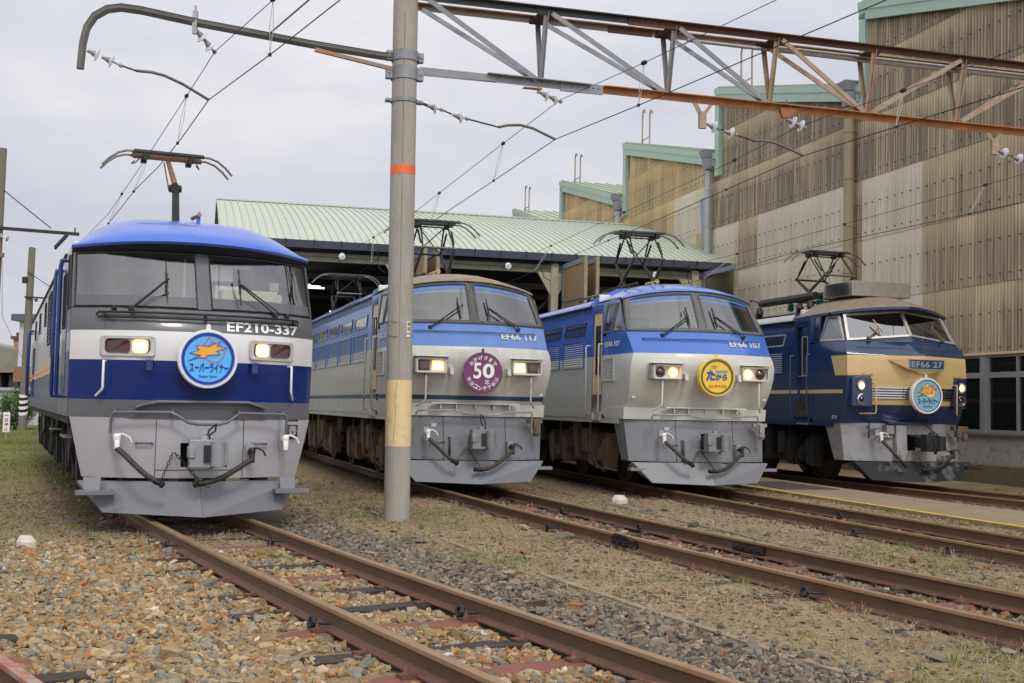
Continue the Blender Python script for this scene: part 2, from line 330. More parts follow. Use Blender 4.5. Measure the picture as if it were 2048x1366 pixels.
def headmark(name, label, pos, T, X, Y, r, thick, rim_m, face_m, inner=.86, ring=None, side_m=None, parts=()):
    """round board hung on a locomotive's nose; parts: list of (name, fn(mb, at), material)"""
    v,u,z = pos
    th = thing(name, label, 'headmark', (X+u*math.sin(T)+v*math.cos(T), Y-u*math.cos(T)+v*math.sin(T), z), T, 'round headmarks on the locomotive fronts')
    b = MB(); b.lathe((0,-thick,0),(0,1,0),[(0,0),(r*.985,0),(r,.012),(r,thick-.012),(r*.985,thick),(r*inner,thick),(r*inner,thick-.012)],64)
    b.build('rim', side_m or rim_m, th, flip=True, smooth=40)
    b = MB(); b.lathe((0,-.012,0),(0,1,0),[(r*inner,0),(r*inner*.5,0),(0,0)],64); b.build('face', face_m, th, flip=True)
    if ring:
        for (ra,rb,m_,nm,h) in ring:
            b = MB(); b.lathe((0,0,0),(0,1,0),[(r*ra,h-.004),(r*ra,h),(r*rb,h),(r*rb,h-.004)],64); b.build(nm, m_, th, flip=True, smooth=30)
    at = lambda x,zz,o=-.006: (x*r, o, zz*r)
    for nm,fn,m_ in parts:
        b = MB(); fn(b, at); b.build(nm, m_, th, flip=True)
    b = MB(); b.bar((0,-thick*.5,r),(0,-thick*.5,r+.05),.05,.012,up=(0,1,0)); b.lathe((0,-thick*.5-.01,r+.045),(0,1,0),[(0,0),(.022,0),(.022,.02),(0,.02)],10); b.bar((0,-thick-.12,.1),(0,-thick,.1),.06,.06); b.bar((0,-thick-.12,-.1),(0,-thick,-.1),.06,.06); b.build('hanger', rim_m, th, flip=True)
    return th
def panto_diamond(root, u0, zb, zk, zh, vk=.31, du=.55):
    b = MB()
    for s in (-1,1):
        b.bar((s*.5,u0-.75,zb),(s*.5,u0+.75,zb),.07,.09); b.bar((-.6,u0+s*.6,zb-.02),(.6,u0+s*.6,zb-.02),.08,.07); b.bar((-.55,u0+s*.2,zb+.04),(.55,u0+s*.2,zb+.04),.06,.06)
        b.tube([(s*.3,u0-.7,zb+.08),(s*.3,u0+.7,zb+.08)],.035,8)
    o = b.build('pantograph', [PANB], root, flip=True, bevel=.006)
    for s in (-1,1):
        for e in (-1,1):
            i = MB(); i.lathe((s*.5,u0+e*.62,zb-.26),(0,0,1),[(.05,0),(.05,.03),(.1,.05),(.05,.08),(.1,.1),(.05,.13),(.1,.15),(.05,.18),(.05,.24)],12); i.build('insulator', mat('green_porcelain',(.02,.16,.16),.25,coat=.5) if vk>.32 else PORC, o, flip=True, smooth=30)
        a = MB()
        for k in (-1,1): a.tube([(k*(vk+.05),u0+s*.2*-1,zb+.04),(k*vk,u0+s*du,zk)],[.042,.028],8)
        a.tube([(-vk-.04,u0+s*du,zk),(vk+.04,u0+s*du,zk)],.022,8); a.build('lower_arm', PANG if s>0 else PANB, o, flip=True, smooth=50)
        a = MB()
        for k in (-1,1): a.tube([(k*vk,u0+s*du,zk),(k*(vk-.04),u0+s*.14,zh-.1)],.017,7)
        a.tube([(-vk,u0+s*du,zk),(vk-.05,u0+s*.14,zh-.1)],.013,6) if s>0 else a.tube([(vk,u0+s*du,zk),(-vk+.05,u0+s*.14,zh-.1)],.013,6)
        a.tube([(-vk,u0+s*.14,zh-.1),(vk,u0+s*.14,zh-.1)],.015,6)
        for k in (-1,1): a.tube([(k*(vk+.02),u0+s*du*.8,zk+.1),(k*(vk+.03),u0+s*.2,zh-.22)],.02,6)
        a.build('upper_arm', PANB, o, flip=True, smooth=50)
    pan_head(o, u0, zh, 1)
    return o
def pan_head(o, u0, zh, m=1):
    h = MB()
    for s in (-1,1):
        h.hexa([(-.52,u0+s*.16-.07,zh-.04),(.52,u0+s*.16-.07,zh-.04),(.52,u0+s*.16+.07,zh-.04),(-.52,u0+s*.16+.07,zh-.04)],[(-.5,u0+s*.16-.045,zh),(.5,u0+s*.16-.045,zh),(.5,u0+s*.16+.045,zh),(-.5,u0+s*.16+.045,zh)])
        for k in (-1,1): h.box(k*.33-.04,k*.33+.04,u0+s*.16-.06,u0+s*.16+.06,zh-.13,zh-.04)
    for k in (-.33,.33): h.bar((k,u0-.2,zh-.09),(k,u0+.2,zh-.09),.03,.03)
    q = h.build('contact_head', PANB, o, flip=True)
    for s in (-1,1):
        for k in (-1,1):
            g = MB(); g.tube([(k*.46,u0+s*.16,zh-.025),(k*.6,u0+s*.16,zh-.03),(k*.72,u0+s*.16,zh-.07),(k*.84,u0+s*.16,zh-.16),(k*.94,u0+s*.16,zh-.27)],.017,7); g.build('horn', PANG, q, flip=True, smooth=50)
def undergear(root, u0, u1, z0, z1, seed):
    """equipment boxes, pipes and step hangers slung beneath the floor"""
    rr = random.Random(seed); u = u0
    while u > u1:
        L_ = rr.uniform(.4,1.3); b = MB(); h = rr.uniform(.25,.75)*(z1-z0)
        m_ = rr.choice([BOG,BOGD,DKM])
        for s in (-1,1): b = MB(); b.box(s*1.15-.17,s*1.15+.17,u-L_,u,z1-h,z1-.01); b.box(s*1.3-.03,s*1.3+.03,u-L_*.7,u-L_*.3,z1-h-.08,z1-h); b.build('equipment_box', m_, root, flip=True, bevel=.015); u -= L_+rr.uniform(.1,.5)
# ---------------------------------------------------------------- boxy freight locomotives with raked windscreens (two of them)
def corner_sections(at, zs, cs, rear_u, side=1.4, n=4):
    """plan rows of one storey of the nose: left rear .. left corner .. front .. right corner .. right rear"""
    P = []
    for z in zs:
        row = []
        a = at(-1,z); b_ = at(1,z)
        for i in range(n): t = i/n; row.append((lerp(-side,a[0],t**2), lerp(rear_u,a[1],t), z))
        for c in cs: row.append(at(c,z))
        for i in range(n-1,-1,-1): t = i/n; row.append((lerp(side,b_[0],t**2), lerp(rear_u,b_[1],t), z))
        P.append(row)
    return P
NOSE_C = [(1.238,.0,.40,1.385),(1.449,.03,.42,1.387),(1.45,.0,.40,1.335),(1.6,.13,.50,1.35),(1.8,.24,.61,1.37),(2.0,.315,.70,1.385),(2.18,.345,.75,1.385),(2.32,.335,.74,1.36),(2.405,.31,.71,1.325),(2.6,.155,.53,1.335),(2.81,-.02,.345,1.358),(2.85,-.05,.325,1.35)]
def loco_type_c(X, Y, T, label, blue, grey, roof_m, number, lamp_kind, stripe=None, seed=1, door_m=None, hand_m=None, skirt_m=None, frame_m=None, hose_m=HOSE, side_gl=None, side_blue=None, rear_pan=None, chain_m=DKM):
    root = thing('locomotive', label, 'locomotive', (X,Y,0), T, 'electric locomotives in a row')
    at = front_fn(NOSE_C, 1.9); fv = front_v(at, NOSE_C)
    cs = [-1,-.985,-.95,-.88,-.78,-.64,-.5,-.35,-.2,-.1,0,.1,.2,.35,.5,.64,.78,.88,.95,.985,1]
    zs = [1.238,1.449,1.4501,1.52,1.6,1.7,1.8,1.9,2.0,2.09,2.18,2.25,2.32,2.37,2.405,2.5,2.6,2.7,2.81]
    mats = [grey, blue, stripe or grey]
    zst = (1.51,1.585)
    if stripe: zs = sorted(set(zs+list(zst)))
    P = corner_sections(at, zs, cs, -1.1)
    cell = lambda r,c: 1 if zs[r] >= 2.404 else (2 if stripe and zst[0]-1e-6 <= zs[r] < zst[1]-1e-6 else 0)
    b = MB(); b.grid(P, cell=cell)
    # sides and rear of the cab, body sides, with recessed doorway
    for s in (-1,1):
        ub = [-1.1,-1.16,-1.66,-1.75,-17.4]; zz = sorted(set([1.238,1.68,2.40,2.81,3.22,3.38]+(list(zst) if stripe else [])))
        G = [[(s*1.4,u,z) for u in ub] for z in zz]
        b.grid(G, cell=lambda r,c: None if (c==1 and 1.67 < zz[r] and zz[r] < 3.2) else (1 if zz[r]>=2.39 else (2 if stripe and zst[0]-1e-6 <= zz[r] < zst[1]-1e-6 else 0)))
        for (a,c_) in ((-1.16,-1.16),(-1.66,-1.66)):
            b.add([(s*1.4,a,1.68),(s*1.33,a,1.68),(s*1.33,a,2.4),(s*1.4,a,2.4)],[(0,1,2,3)],0); b.add([(s*1.4,a,2.4),(s*1.33,a,2.4),(s*1.33,a,3.22),(s*1.4,a,3.22)],[(0,1,2,3)],1)
        b.add([(s*1.4,-1.16,1.68),(s*1.33,-1.16,1.68),(s*1.33,-1.66,1.68),(s*1.4,-1.66,1.68)],[(0,1,2,3)],0); b.add([(s*1.4,-1.16,3.22),(s*1.33,-1.16,3.22),(s*1.33,-1.66,3.22),(s*1.4,-1.66,3.22)],[(0,1,2,3)],1)
        # side panel beside the windscreen, up to the cab roof
        b.grid([[(s*lerp(lerp(1.358,1.30,t),1.4,q),lerp(lerp(-.02,-.5,t),-1.1,q),lerp(2.81,lerp(3.42,3.38,q),t)) for q in (0,.25,.5,.75,1)] for t in (0,.25,.5,.75,1)],1)
    b.box(-1.39,1.39,-17.4,-.3,1.15,1.24,0); b.box(-1.4,1.4,-17.42,-17.4,1.24,3.38,0)
    b.add([(-1.4,-1.75,3.38),(1.4,-1.75,3.38),(1.38,-1.75,3.5),(.9,-1.75,3.74),(0,-1.75,3.82),(-.9,-1.75,3.74),(-1.38,-1.75,3.5)],[tuple(range(7))],1)
    body = b.build('body', mats, root, smooth=32, weld=True, flip=True)
    b = MB(); b.tube([fv(v,1.455,-.001) for v in (-1.3,-1.1,-.8,-.4,0,.4,.8,1.1,1.3)],.005,4); b.build('nose_seam', DKM, root, flip=True)
    # windscreen frame + panes
    zt = lambda c: 3.605-.155*abs(c)**2; zb = 2.81
    def ws(c,t,off=0.):
        wv = lerp(1.358,1.25,t); z = lerp(zb,zt(c),t); uc = lerp(-.02,-.50,t); return (c*wv, uc+.35*(1-abs(c)**1.9)+off, z)
    C2 = [-1,-.93,-.8,-.65,-.5,-.3,-.15,-.062,.062,.15,.3,.5,.65,.8,.93,1]; T2 = [0,.075,.3,.55,.76,.9,1]
    fm = frame_m or mat('windscreen_frame_grey',(.13,.125,.125),.5,0,.12,6)
    hole = lambda r,c: (1 <= r <= 4 and (1 <= c <= 6 or 8 <= c <= 13))
    b = MB(); b.grid([[ws(c,t,.012) for c in C2] for t in T2], cell=lambda r,c: None if hole(r,c) else 0); fo = b.build('windscreen_frame', fm, root, smooth=40, solid=.03, flip=True)
    for rng in ((1,7),(8,14)):
        cc = C2[rng[0]:rng[1]+1]; b = MB(); b.grid([[ws(c,t) for c in cc] for t in (.075,.3,.55,.76,.83,.9)], cell=lambda r,c: 1 if r==4 else 0); b.build('windscreen_pane', [GLS,BAND], fo, smooth=40, flip=True)
    # blue sun band inside the panes + blinds
    b = MB(); b.grid([[ws(c,t,-.05) for c in C2[1:-1]] for t in (.74,.95)]); b.build('sun_visor', mat('sun_visor_blue',(.03,.14,.42),.4,0,.1,3), root, flip=True, smooth=40)
    # cab roof
    b = MB(); rows = []; 
    for t in (0,.04,.12,.25,.45,.7,1):
        row = []
        for c in [-1,-.97,-.9,-.78,-.62,-.45,-.25,0,.25,.45,.62,.78,.9,.97,1]:
            e = math.sin(min(1,t*1.3)*math.pi/2); wv = lerp(1.285,1.405,min(1,t*2.2)); edge = lerp(3.465,3.40,t); cen = lerp(3.625,3.83,e)
            u0 = -.47+.37*(1-abs(c)**1.9)+.03; row.append((c*wv, lerp(u0,-1.76,t), edge+(cen-edge)*(1-abs(c)**2.3)-(.035 if t==0 else 0)))
        rows.append(row)
    b.grid(rows); b.grid([rows[0],[ (p[0]*.985,p[1]-.06,p[2]+.0) for p in rows[0]]]); 
    for s in (-1,1): b.add([(s*1.4,-1.1,3.34),(s*1.4,-1.76,3.34),(s*1.406,-1.76,3.41),(s*1.35,-.8,3.44),(s*1.285,-.47,3.455)],[(0,1,2,3,4)])
    b.build('cab_roof', roof_m, root, smooth=50, flip=True)
    # machine-room roof
    sec = [(-1.42,3.37),(-1.415,3.40),(-1.37,3.46),(-1.25,3.52),(-1.1,3.54),(0,3.57),(1.1,3.54),(1.25,3.52),(1.37,3.46),(1.415,3.40),(1.42,3.37)]
    b = MB(); b.grid([[(v,u,z) for v,z in sec] for u in (-1.85,-5.3,-5.31,-10,-17.4)]); b.add([(v,-1.85,z) for v,z in sec],[tuple(range(len(sec)))])
    for s in (-1,1): b.box(min(s*1.4,s*1.425),max(s*1.4,s*1.425),-17.4,-1.8,3.36,3.385,1)
    b.build('machine_room_roof', [side_blue or blue, BLK], root, smooth=50, flip=True)
    # lower apron
    sk = skirt_m; b = MB(); A = [(1.236,-.06,.36,1.355),(.9,.0,.41,1.33),(.5,.08,.46,1.30)]
    ap = front_fn(A[::-1], 2.2); rows = []
    for z in (.5,.7,.9,1.0,1.236):
        a = ap(-1,z); row = [(-a[0]*-1,lerp(-.62,-.30,(1.236-z)/.74),z)]
        cc = [-1,-.97,-.9,-.75,-.55,-.3,-.19,-.05,.09,.2,.3,.55,.75,.9,.97,1]
        row += [ap(c,z) for c in cc]; row.append((ap(1,z)[0],row[0][1],z)); rows.append(row)
    b.grid(rows, cell=lambda r,c: None if (r in (1,2) and 8 <= c <= 9) else 0); b.box(-.35,.55,-.4,-.38,.5,1.2,1)
    sko = b.build('apron', [sk, BOGD], root, smooth=35, weld=True, flip=True)
    for v in (-.62,.72): polytube(sko,'grab_handle',[(v-.13,ap(v/1.33,.8)[1],.8),(v-.12,ap(v/1.33,.8)[1]+.04,.8),(v+.12,ap(v/1.33,.8)[1]+.04,.8),(v+.13,ap(v/1.33,.8)[1],.8)],.011,sk,6)
    b = MB()
    for v in (-.52,.58): b.tube([(v,ap(v/1.33,z)[1]+.001,z) for z in (.5,.7,.9,1.05,1.236)],.0045,5)
    for v in [k*.17-1.2 for k in range(15)]:
        for z in (.53,1.2): b.lathe((v,ap(v/1.35,z)[1]-.002,z),(0,1,0),[(.009,0),(.007,.008),(0,.008)],6)
    b.build('apron_joints', DKM, sko, flip=True)
    b = MB(); b.box(-.72,-.6,ap(-.5,1.08)[1]-.02,ap(-.5,1.08)[1]+.006,1.05,1.11); b.build('data_plate', grey, sko, flip=True)
    b = MB(); b.hexa([(-.44,.30,.5),(.44,.30,.5),(.44,.58,.5),(-.44,.58,.5)],[(-.44,.30,.73),(.44,.30,.73),(.44,.56,.73),(-.44,.56,.73)]); b.hexa([(-.44,.3,.5),(-.20,.3,.5),(-.22,.57,.5),(-.44,.57,.5)],[(-.44,.3,.89),(-.30,.3,.89),(-.30,.54,.89),(-.44,.54,.89)])
    b.build('coupler_pocket', sk, sko, flip=True, bevel=.008)
    b = MB(); b.box(-.78,.78,.36,.50,1.442,1.462)
    for k in (-.33,0,.33,-.6,.6): b.box(k-.01,k+.01,.38,.47,1.36,1.445)
    b.build('coupler_shelf', grey, root, flip=True)
    coupler(root, 1.02, .86, mat('coupler_grey',(.22,.23,.24),.5,.2,.25,8), DKM)
    lev = [(-1.02,.43,.96),(-1.02,.45,1.28),(-1.0,.47,1.32),(-.36,.56,1.335),(-.24,.56,1.3),(-.1,.56,1.272),(.4,.55,1.272),(.55,.54,1.315),(1.0,.46,1.32),(1.02,.45,1.29),(1.02,.43,.97)]
    polytube(root,'uncoupling_lever',lev,.014,STEEL)
    b = MB(); b.tube([(.06,.57,1.27),(.03,.72,1.15),(.04,.9,1.03)],.009,6); b.tube([(.09,.57,1.27),(.1,.74,1.15),(.06,.9,1.03)],.009,6); b.build('lever_cable', DKM if stripe else STEEL, root, flip=True)
    plough(root,(1.29,.29),.62,(1.0,.48),.86,sk,.475,.135,.49)
    for s in (-1,1): step(root, s*1.22 if s>0 else -1.15, .28, .36, sk, .22, .12)
    cock(root,(-.84,.58,.93),WHP); hose(root,(-.84,.6,.86),(-.46,.82,.50),.04,hose_m)
    cock(root,(.64,.58,.70),BLK); hose(root,(.64,.62,.66),(-.02,.86,.36),.10,hose_m)
    chain(root,(-.19,.60,.70),(-.42,.78,.47),9,m=chain_m); chain(root,(-.15,.60,.70),(.03,.84,.36),12,m=chain_m)
    b = MB(); b.box(.98,1.26,.26,.33,1.13,1.2); b.box(1.08,1.18,.3,.4,1.02,1.18); b.lathe((1.13,.36,.92),(0,.3,1),[(0,0),(.05,.0),(.065,.06),(.045,.13),(0,.13)],12); b.build('jumper_socket', STEEL if not stripe else BOG, root, flip=True, smooth=35, bevel=.006)
    # lamps
    for s in (-1,1):
        v0, v1 = sorted((s*.575,s*1.10)); b = MB(); uu = .725; t = .028
        for a in ((v0,v0+t,1.945,2.2),(v1-t,v1,1.945,2.2),(v0,v1,1.945,1.945+t),(v0,v1,2.2-t,2.2)): b.box(a[0],a[1],.35,uu,a[2],a[3])
        b.box(v0,v1,.35,uu-.09,1.95,2.19,0); b.box(v0-.03,v1+.03,.5,uu+.05,2.215,2.232)
        lo = b.build('lamp_housing', grey, root, flip=True, bevel=.006)
        for (vv,mm,nm) in ((s*.715,LITW,'headlight'),(s*.95,RED,'tail_lamp')):
            k = MB()
            if lamp_kind == 'round':
                k.lathe((vv,uu-.085,2.07),(0,1,0),[(.088,0),(.088,.02),(.078,.03),(.04,.05),(0,.055)],24); g = k.build(nm, mm, lo, flip=True, smooth=60)
                if nm == 'headlight': k = MB(); k.lathe((vv,uu-.03,2.07),(0,1,0),[(.042,0),(.03,.006),(0,.008)],16); k.build('bulb_core', LITC, lo, flip=True)
            else:
                for w_,h_,d_ in ((.1,.082,.02),(.085,.066,.04)): k.box(vv-w_,vv+w_,uu-.09,uu-.09+d_,2.072-h_,2.072+h_)
                g = k.build(nm, mm, lo, flip=True, bevel=.03, seg=3)
                if nm == 'headlight': k = MB(); k.box(vv-.05,vv+.05,uu-.06,uu-.047,2.035,2.11); k.build('bulb_core', LITC, lo, flip=True, bevel=.02, seg=2)
        polytube(root,'handrail',[(s*.9,.55,1.93),(s*.915,.66,1.92),(s*.918,.675,1.88),(s*.918,.665,1.52),(s*.93,.66,1.48),(s*1.03,.5,1.40)],.017,hand_m or WHP)
        b = MB(); b.box(s*.5-.03,s*.5+.03,.6,.76,1.93,2.05); b.box(s*.5-.03,s*.5+.03,.74,.79,1.93,1.96); b.build('headmark_hook', grey, root, flip=True)
    # bar under the windscreen, wipers
    bar = [(-1.13,fv(-1.13,2.66)[1],2.67)]+[(v,fv(v,2.68)[1]+.05,2.675) for v in [-1.12,-.8,-.4,0,.4,.8,1.12]]+[(1.13,fv(1.13,2.66)[1],2.665)]
    polytube(root,'windscreen_handrail',bar,.013,blue)
    b = MB()
    for v in (-.7,0,.7): b.bar((v,fv(v,2.68)[1]-.02,2.675),(v,fv(v,2.68)[1]+.05,2.675),.015,.02)
    b.build('rail_bracket', blue, root, flip=True)
    for s in (-1,1):
        p = (s*.78,fv(.78,2.73)[1]+.03,2.735); q = (s*.26,.215,3.10); wiper(root,p,q,(s*.26-.01,.10,3.27),(s*.26+.01,.30,2.90))
    # numbers
    b = MB(); add_text(b, 'EF66 '+number, .79, 2.61, width=.73, height=.108, at=lambda v,z: fv(v,z,.012), bold=.018); b.build('number_lettering', LET, root, flip=True, solid=.012)
    def sx_(u,z,s=-1):
        if z < 2.82: w_, uc, e = interp(z,NOSE_C,3), interp(z,NOSE_C,1), 2
        else: t = min(1,(z-2.81)/.61); w_, uc, e = lerp(1.358,1.30,t), lerp(-.02,-.5,t), 1
        g = min(1,max(0,(uc-u)/(uc+1.1))); return s*lerp(1.4, w_, (1-g)**e)
    b = MB(); add_text(b, 'EF66 '+number, .55, 2.60, width=.72, height=.10, at=lambda a,z: (sx_(-1.12+a,z)-.022, -1.12+a, z), bold=.03); b.build('number_lettering', LET, root, flip=True, solid=.008)
    # doors, windows, grilles on both sides
    dm = door_m
    for s in (-1,1):
        b = MB(); lo,hi = sorted((s*1.385,s*1.34)); b.box(lo,hi,-1.66,-1.16,1.68,3.22); d = b.build('cab_door', dm, root, flip=True)
        side_window(d, s*1.387, [(-1.52,2.05),(-1.28,2.05),(-1.28,2.98),(-1.52,2.98)], BLK, .025, side_gl, 'door_window')
        k = MB(); k.tube([(s*1.36,-1.27,2.02),(s*1.42,-1.27,2.02),(s*1.42,-1.2,2.02)],.01,6); k.build('door_handle', CHROME, d, flip=True)
        for u in (-1.12,-1.86):
            polytube(root,'handrail',[(s*1.40,u,2.62),(s*1.47,u,2.62),(s*1.48,u,2.58),(s*1.48,u,1.36),(s*1.46,u-.03,1.32),(s*1.40,u-.05,1.31)],.016,hand_m or WHP)
        b = MB(); lo,hi = sorted((s*1.26,s*1.43)); b.box(lo,hi,-1.62,-1.2,1.17,1.2); b.box(lo,hi,-1.62,-1.6,1.2,1.33,1); b.box(lo,hi,-1.22,-1.2,1.2,1.33,1); b.build('door_step', [STEEL,grey], root, flip=True)
        X_ = lambda u,z,s=s: sx_(u,z,s)+s*.002
        side_window(root, X_, [(-1.10,2.82),(-.70,2.82),(-.56,3.36),(-.92,3.36)], fm, .035, side_gl)
        side_window(root, X_, [(-.63,2.83),(-.13,2.83),(-.45,3.36),(-.51,3.36)], fm, .022, side_gl)
        louvre(root, s*1.402, -1.08, -.48, 1.95, 2.32, grey, n=11)
        for k in range(9):
            u1 = -2.10-k*1.62; side_window(root, s*1.401, [(u1-1.38,2.84),(u1-.10,2.84),(u1+.03,3.085),(u1-1.25,3.085)], blue if stripe else mat('window_rim_dark',(.05,.06,.09),.4), .035, side_gl)
            louvre(root, s*1.402, u1-1.42, u1-.12, 2.24, 2.71, blue, grey, 2.385, n=11)
    b = MB()
    for k in range(4):
        for s in (-1,): b.add([(s*1.425,-3.2-k*.42,3.40),(s*1.425,-3.54-k*.42,3.40),(s*1.372,-3.54-k*.42,3.475),(s*1.372,-3.2-k*.42,3.475)],[(0,1,2,3)])
    if stripe: b.build('roof_grille', mat('roof_grille',(.10,.14,.2),.6), root, flip=True)
    # roof gear
    b = MB(); b.box(-.9,.9,-4.6,-2.0,3.5,3.62)
    for v,u,h in ((-.95,-2.2,.16),(-.8,-2.6,.24),(-.95,-3.0,.18),(-.75,-3.6,.28),(.6,-2.2,.2),(-.6,-4.2,.22)): b.lathe((v,u,3.5),(0,0,1),[(.07,0),(.09,.05),(.05,.08),(.08,.12),(.04,h),(0,h)],10)
    b.tube([(-.95,-2.2,3.68),(-.95,-3.6,3.70),(-.8,-4.4,3.7)],.03,6); b.build('roof_equipment', PANG, root, flip=True, smooth=35)
    b = MB(); b.tube([(-.35,-1.62,3.84),(-.30,-1.22,3.86)],[.035,.03],12); b.tube([(-.30,-1.22,3.86),(-.295,-1.19,3.862)],[.042,.046],12); b.box(-.38,-.32,-1.3,-1.24,3.72,3.84); b.build('whistle', mat('brass_horn',(.45,.32,.14),.35,.8,.2,9), root, flip=True, smooth=40)
    panto_diamond(root, -2.95, 3.84, 4.46, 5.06, .31, .55)
    if rear_pan: panto_diamond(root, rear_pan, 3.84, 4.42, 5.0, .31, .55)
    for u in (-3.1,-8.9,-14.7): bogie(root, u)
    undergear(root, -5.2, -7.0, .45, 1.2, seed); undergear(root, -11.2, -12.8, .45, 1.2, seed+1)
    b = MB(); b.box(-.7,.7,-17,-1.0,.45,1.15); b.build('underframe', BOGD, root, flip=True)
    # cab interior
    b = MB(); b.box(-1.3,1.3,-1.7,-1.6,1.3,3.6,0); b.box(-1.25,1.25,-.55,.02,2.2,2.68,1); b.box(-.95,-.45,-1.3,-1.18,2.4,3.15,2); b.box(.45,.95,-1.3,-1.18,2.4,3.05,2); b.box(.3,1.15,-.4,-.1,2.68,2.88,1); b.box(-1.3,1.3,-1.6,.2,1.6,1.65,0)
    b.box(-.95,-.6,-.42,-.16,2.68,2.84,2); b.build('cab_interior', [CABW,TAN,DKM], root, flip=True, bevel=.015)
    return root
# ---------------------------------------------------------------- older prow-nosed blue and cream locomotive
NOSE_D = [(1.238,.0,.50,1.385),(1.6,.14,.66,1.39),(1.71,.17,.69,1.39),(1.95,.22,.74,1.39),(2.17,.25,.77,1.385),(2.57,.22,.80,1.38),(2.62,.205,.75,1.375),(2.75,.13,.575,1.34),(2.86,.05,.42,1.28),(2.875,.035,.37,1.265)]
def loco_type_d(X, Y, T, label):
    root = thing('locomotive', label, 'locomotive', (X,Y,0), T, 'electric locomotives in a row')
    blue = mat('navy_body_paint',(.012,.033,.105),.22,0,.12,3,coat=.5); cream = mat('cream_body_paint',(.68,.49,.225),.35,0,.06,4,coat=.2)
    greyd = mat('dirty_apron_grey',(.29,.29,.295),.6,0,.18,4,col2=(.10,.085,.07),fac2=.6,thr=(.5,.8)); plw = mat('scuffed_black_plough',(.014,.014,.016),.75,0,.2,1.1,col2=(.13,.14,.165),fac2=.9,thr=(.54,.62))
    roofb = mat('weathered_roof',(.17,.13,.095),.75,0,.25,6,col2=(.30,.26,.2),fac2=.5); silver = mat('silver_gutter_roof',(.46,.46,.46),.45,.3,.12,4)
    at = front_fn(NOSE_D, 1.0); fv = front_v(at, NOSE_D)
    lim = .965/1.39
    cs = [-1,-.985,-.95,-.87,-.78,-lim,-.55,-.4,-.25,-.12,0,.12,.25,.4,.55,lim,.78,.87,.95,.985,1]
    zs = [1.238,1.4,1.5,1.6,1.71,1.83,1.95,2.06,2.17,2.3,2.45,2.57,2.595,2.62,2.68,2.75,2.81,2.86]
    P = corner_sections(at, zs, cs, -1.1); n0 = 4; i0 = n0+cs.index(-lim); i1 = n0+cs.index(lim)
    def cell(r,c):
        z = zs[r]
        if 2.17-1e-6 <= z < 2.569 and n0-1 < c < n0+len(cs): return 1
        if i0 <= c < i1 and (1.95-1e-6 <= z < 2.17 or 1.6-1e-6 <= z < 1.709): return 1
        return 0
    b = MB(); b.grid(P, cell=cell)
    for s in (-1,1):
        ub = [-1.1,-1.2,-1.62,-1.75,-17.4]; zz = [1.238,1.68,1.815,1.89,2.86,3.22,3.38]
        b.grid([[(s*1.4,u,z) for u in ub] for z in zz], cell=lambda r,c: None if (c==1 and 1.67 < zz[r] and zz[r] < 3.2) else (1 if r==2 else 0))
        for a in (-1.2,-1.62): b.add([(s*1.4,a,1.68),(s*1.32,a,1.68),(s*1.32,a,3.22),(s*1.4,a,3.22)],[(0,1,2,3)])
        for z in (1.68,3.22): b.add([(s*1.4,-1.2,z),(s*1.32,-1.2,z),(s*1.32,-1.62,z),(s*1.4,-1.62,z)],[(0,1,2,3)])
        b.grid([[(s*lerp(lerp(1.28,1.17,t),1.4,q),lerp(lerp(.05,-.30,t),-1.1,q),lerp(2.86,3.43,t)) for q in (0,.25,.5,.75,1)] for t in (0,.25,.5,.75,1)])
        # cream tip and waist band carried round the corner
        sxx = lambda u,z,s=s: s*(lerp(1.4,interp(z,NOSE_D,3),(1-min(1,max(0,(interp(z,NOSE_D,1)-u)/(interp(z,NOSE_D,1)+1.1))))**2)+.003)
        q = [[(sxx(lerp(lerp(-.17,-.33,(z-2.17)/.4),interp(z,NOSE_D,1),t),z),lerp(lerp(-.17,-.33,(z-2.17)/.4),interp(z,NOSE_D,1)-.002,t),z) for t in (0,.2,.4,.6,.8,1)] for z in (2.17,2.3,2.45,2.57)]
        b.grid(q, 1)
        b.grid([[(sxx(u,z),u,z) for u in (-1.1,-.7,-.3,0,.1)] for z in (1.815,1.89)], 1)
    b.box(-1.39,1.39,-17.4,-.3,1.15,1.24,0); b.box(-1.4,1.4,-17.42,-17.4,1.24,3.38,0)
    b.add([(-1.4,-1.75,3.38),(1.4,-1.75,3.38),(1.38,-1.75,3.5),(.9,-1.75,3.72),(0,-1.75,3.8),(-.9,-1.75,3.72),(-1.38,-1.75,3.5)],[tuple(range(7))])
    b.build('body', [blue, cream], root, smooth=28, weld=True, flip=True)
    # number plate with its wings
    b = MB()
    pl = [(-.40,2.30),(.40,2.30),(.40,2.50),(-.40,2.50)]
    for s in (-1,1):
        b.add([(s*.67,fv(.67,2.50)[1]+.003,2.50),(s*.40,.845,2.50),(s*.40,.845,2.30),(0,.80,2.20),(0,fv(0,2.205)[1],2.205)],[(0,1,2),(0,2,3,4)])
        b.add([(s*.67,fv(.67,2.50)[1]+.003,2.50),(s*.40,.845,2.50),(0,.845,2.50),(0,fv(0,2.5)[1],2.5)],[(0,1,2,3)])
    b.add([(-.4,.845,2.30),(.4,.845,2.30),(0,.80,2.20)],[(0,1,2)])
    wg = b.build('plate_wings', cream, root, flip=True)
    b = MB(); b.box(-.40,.40,.845,.86,2.30,2.50); p = b.build('number_plate', mat('plate_blue',(.02,.045,.14),.35,coat=.4), root, flip=True)
    b = MB()
    for a in ((-.40,.40,2.30,2.312),(-.40,.40,2.488,2.50),(-.40,-.388,2.312,2.488),(.388,.40,2.312,2.488)): b.box(a[0],a[1],.86,.868,a[2],a[3])
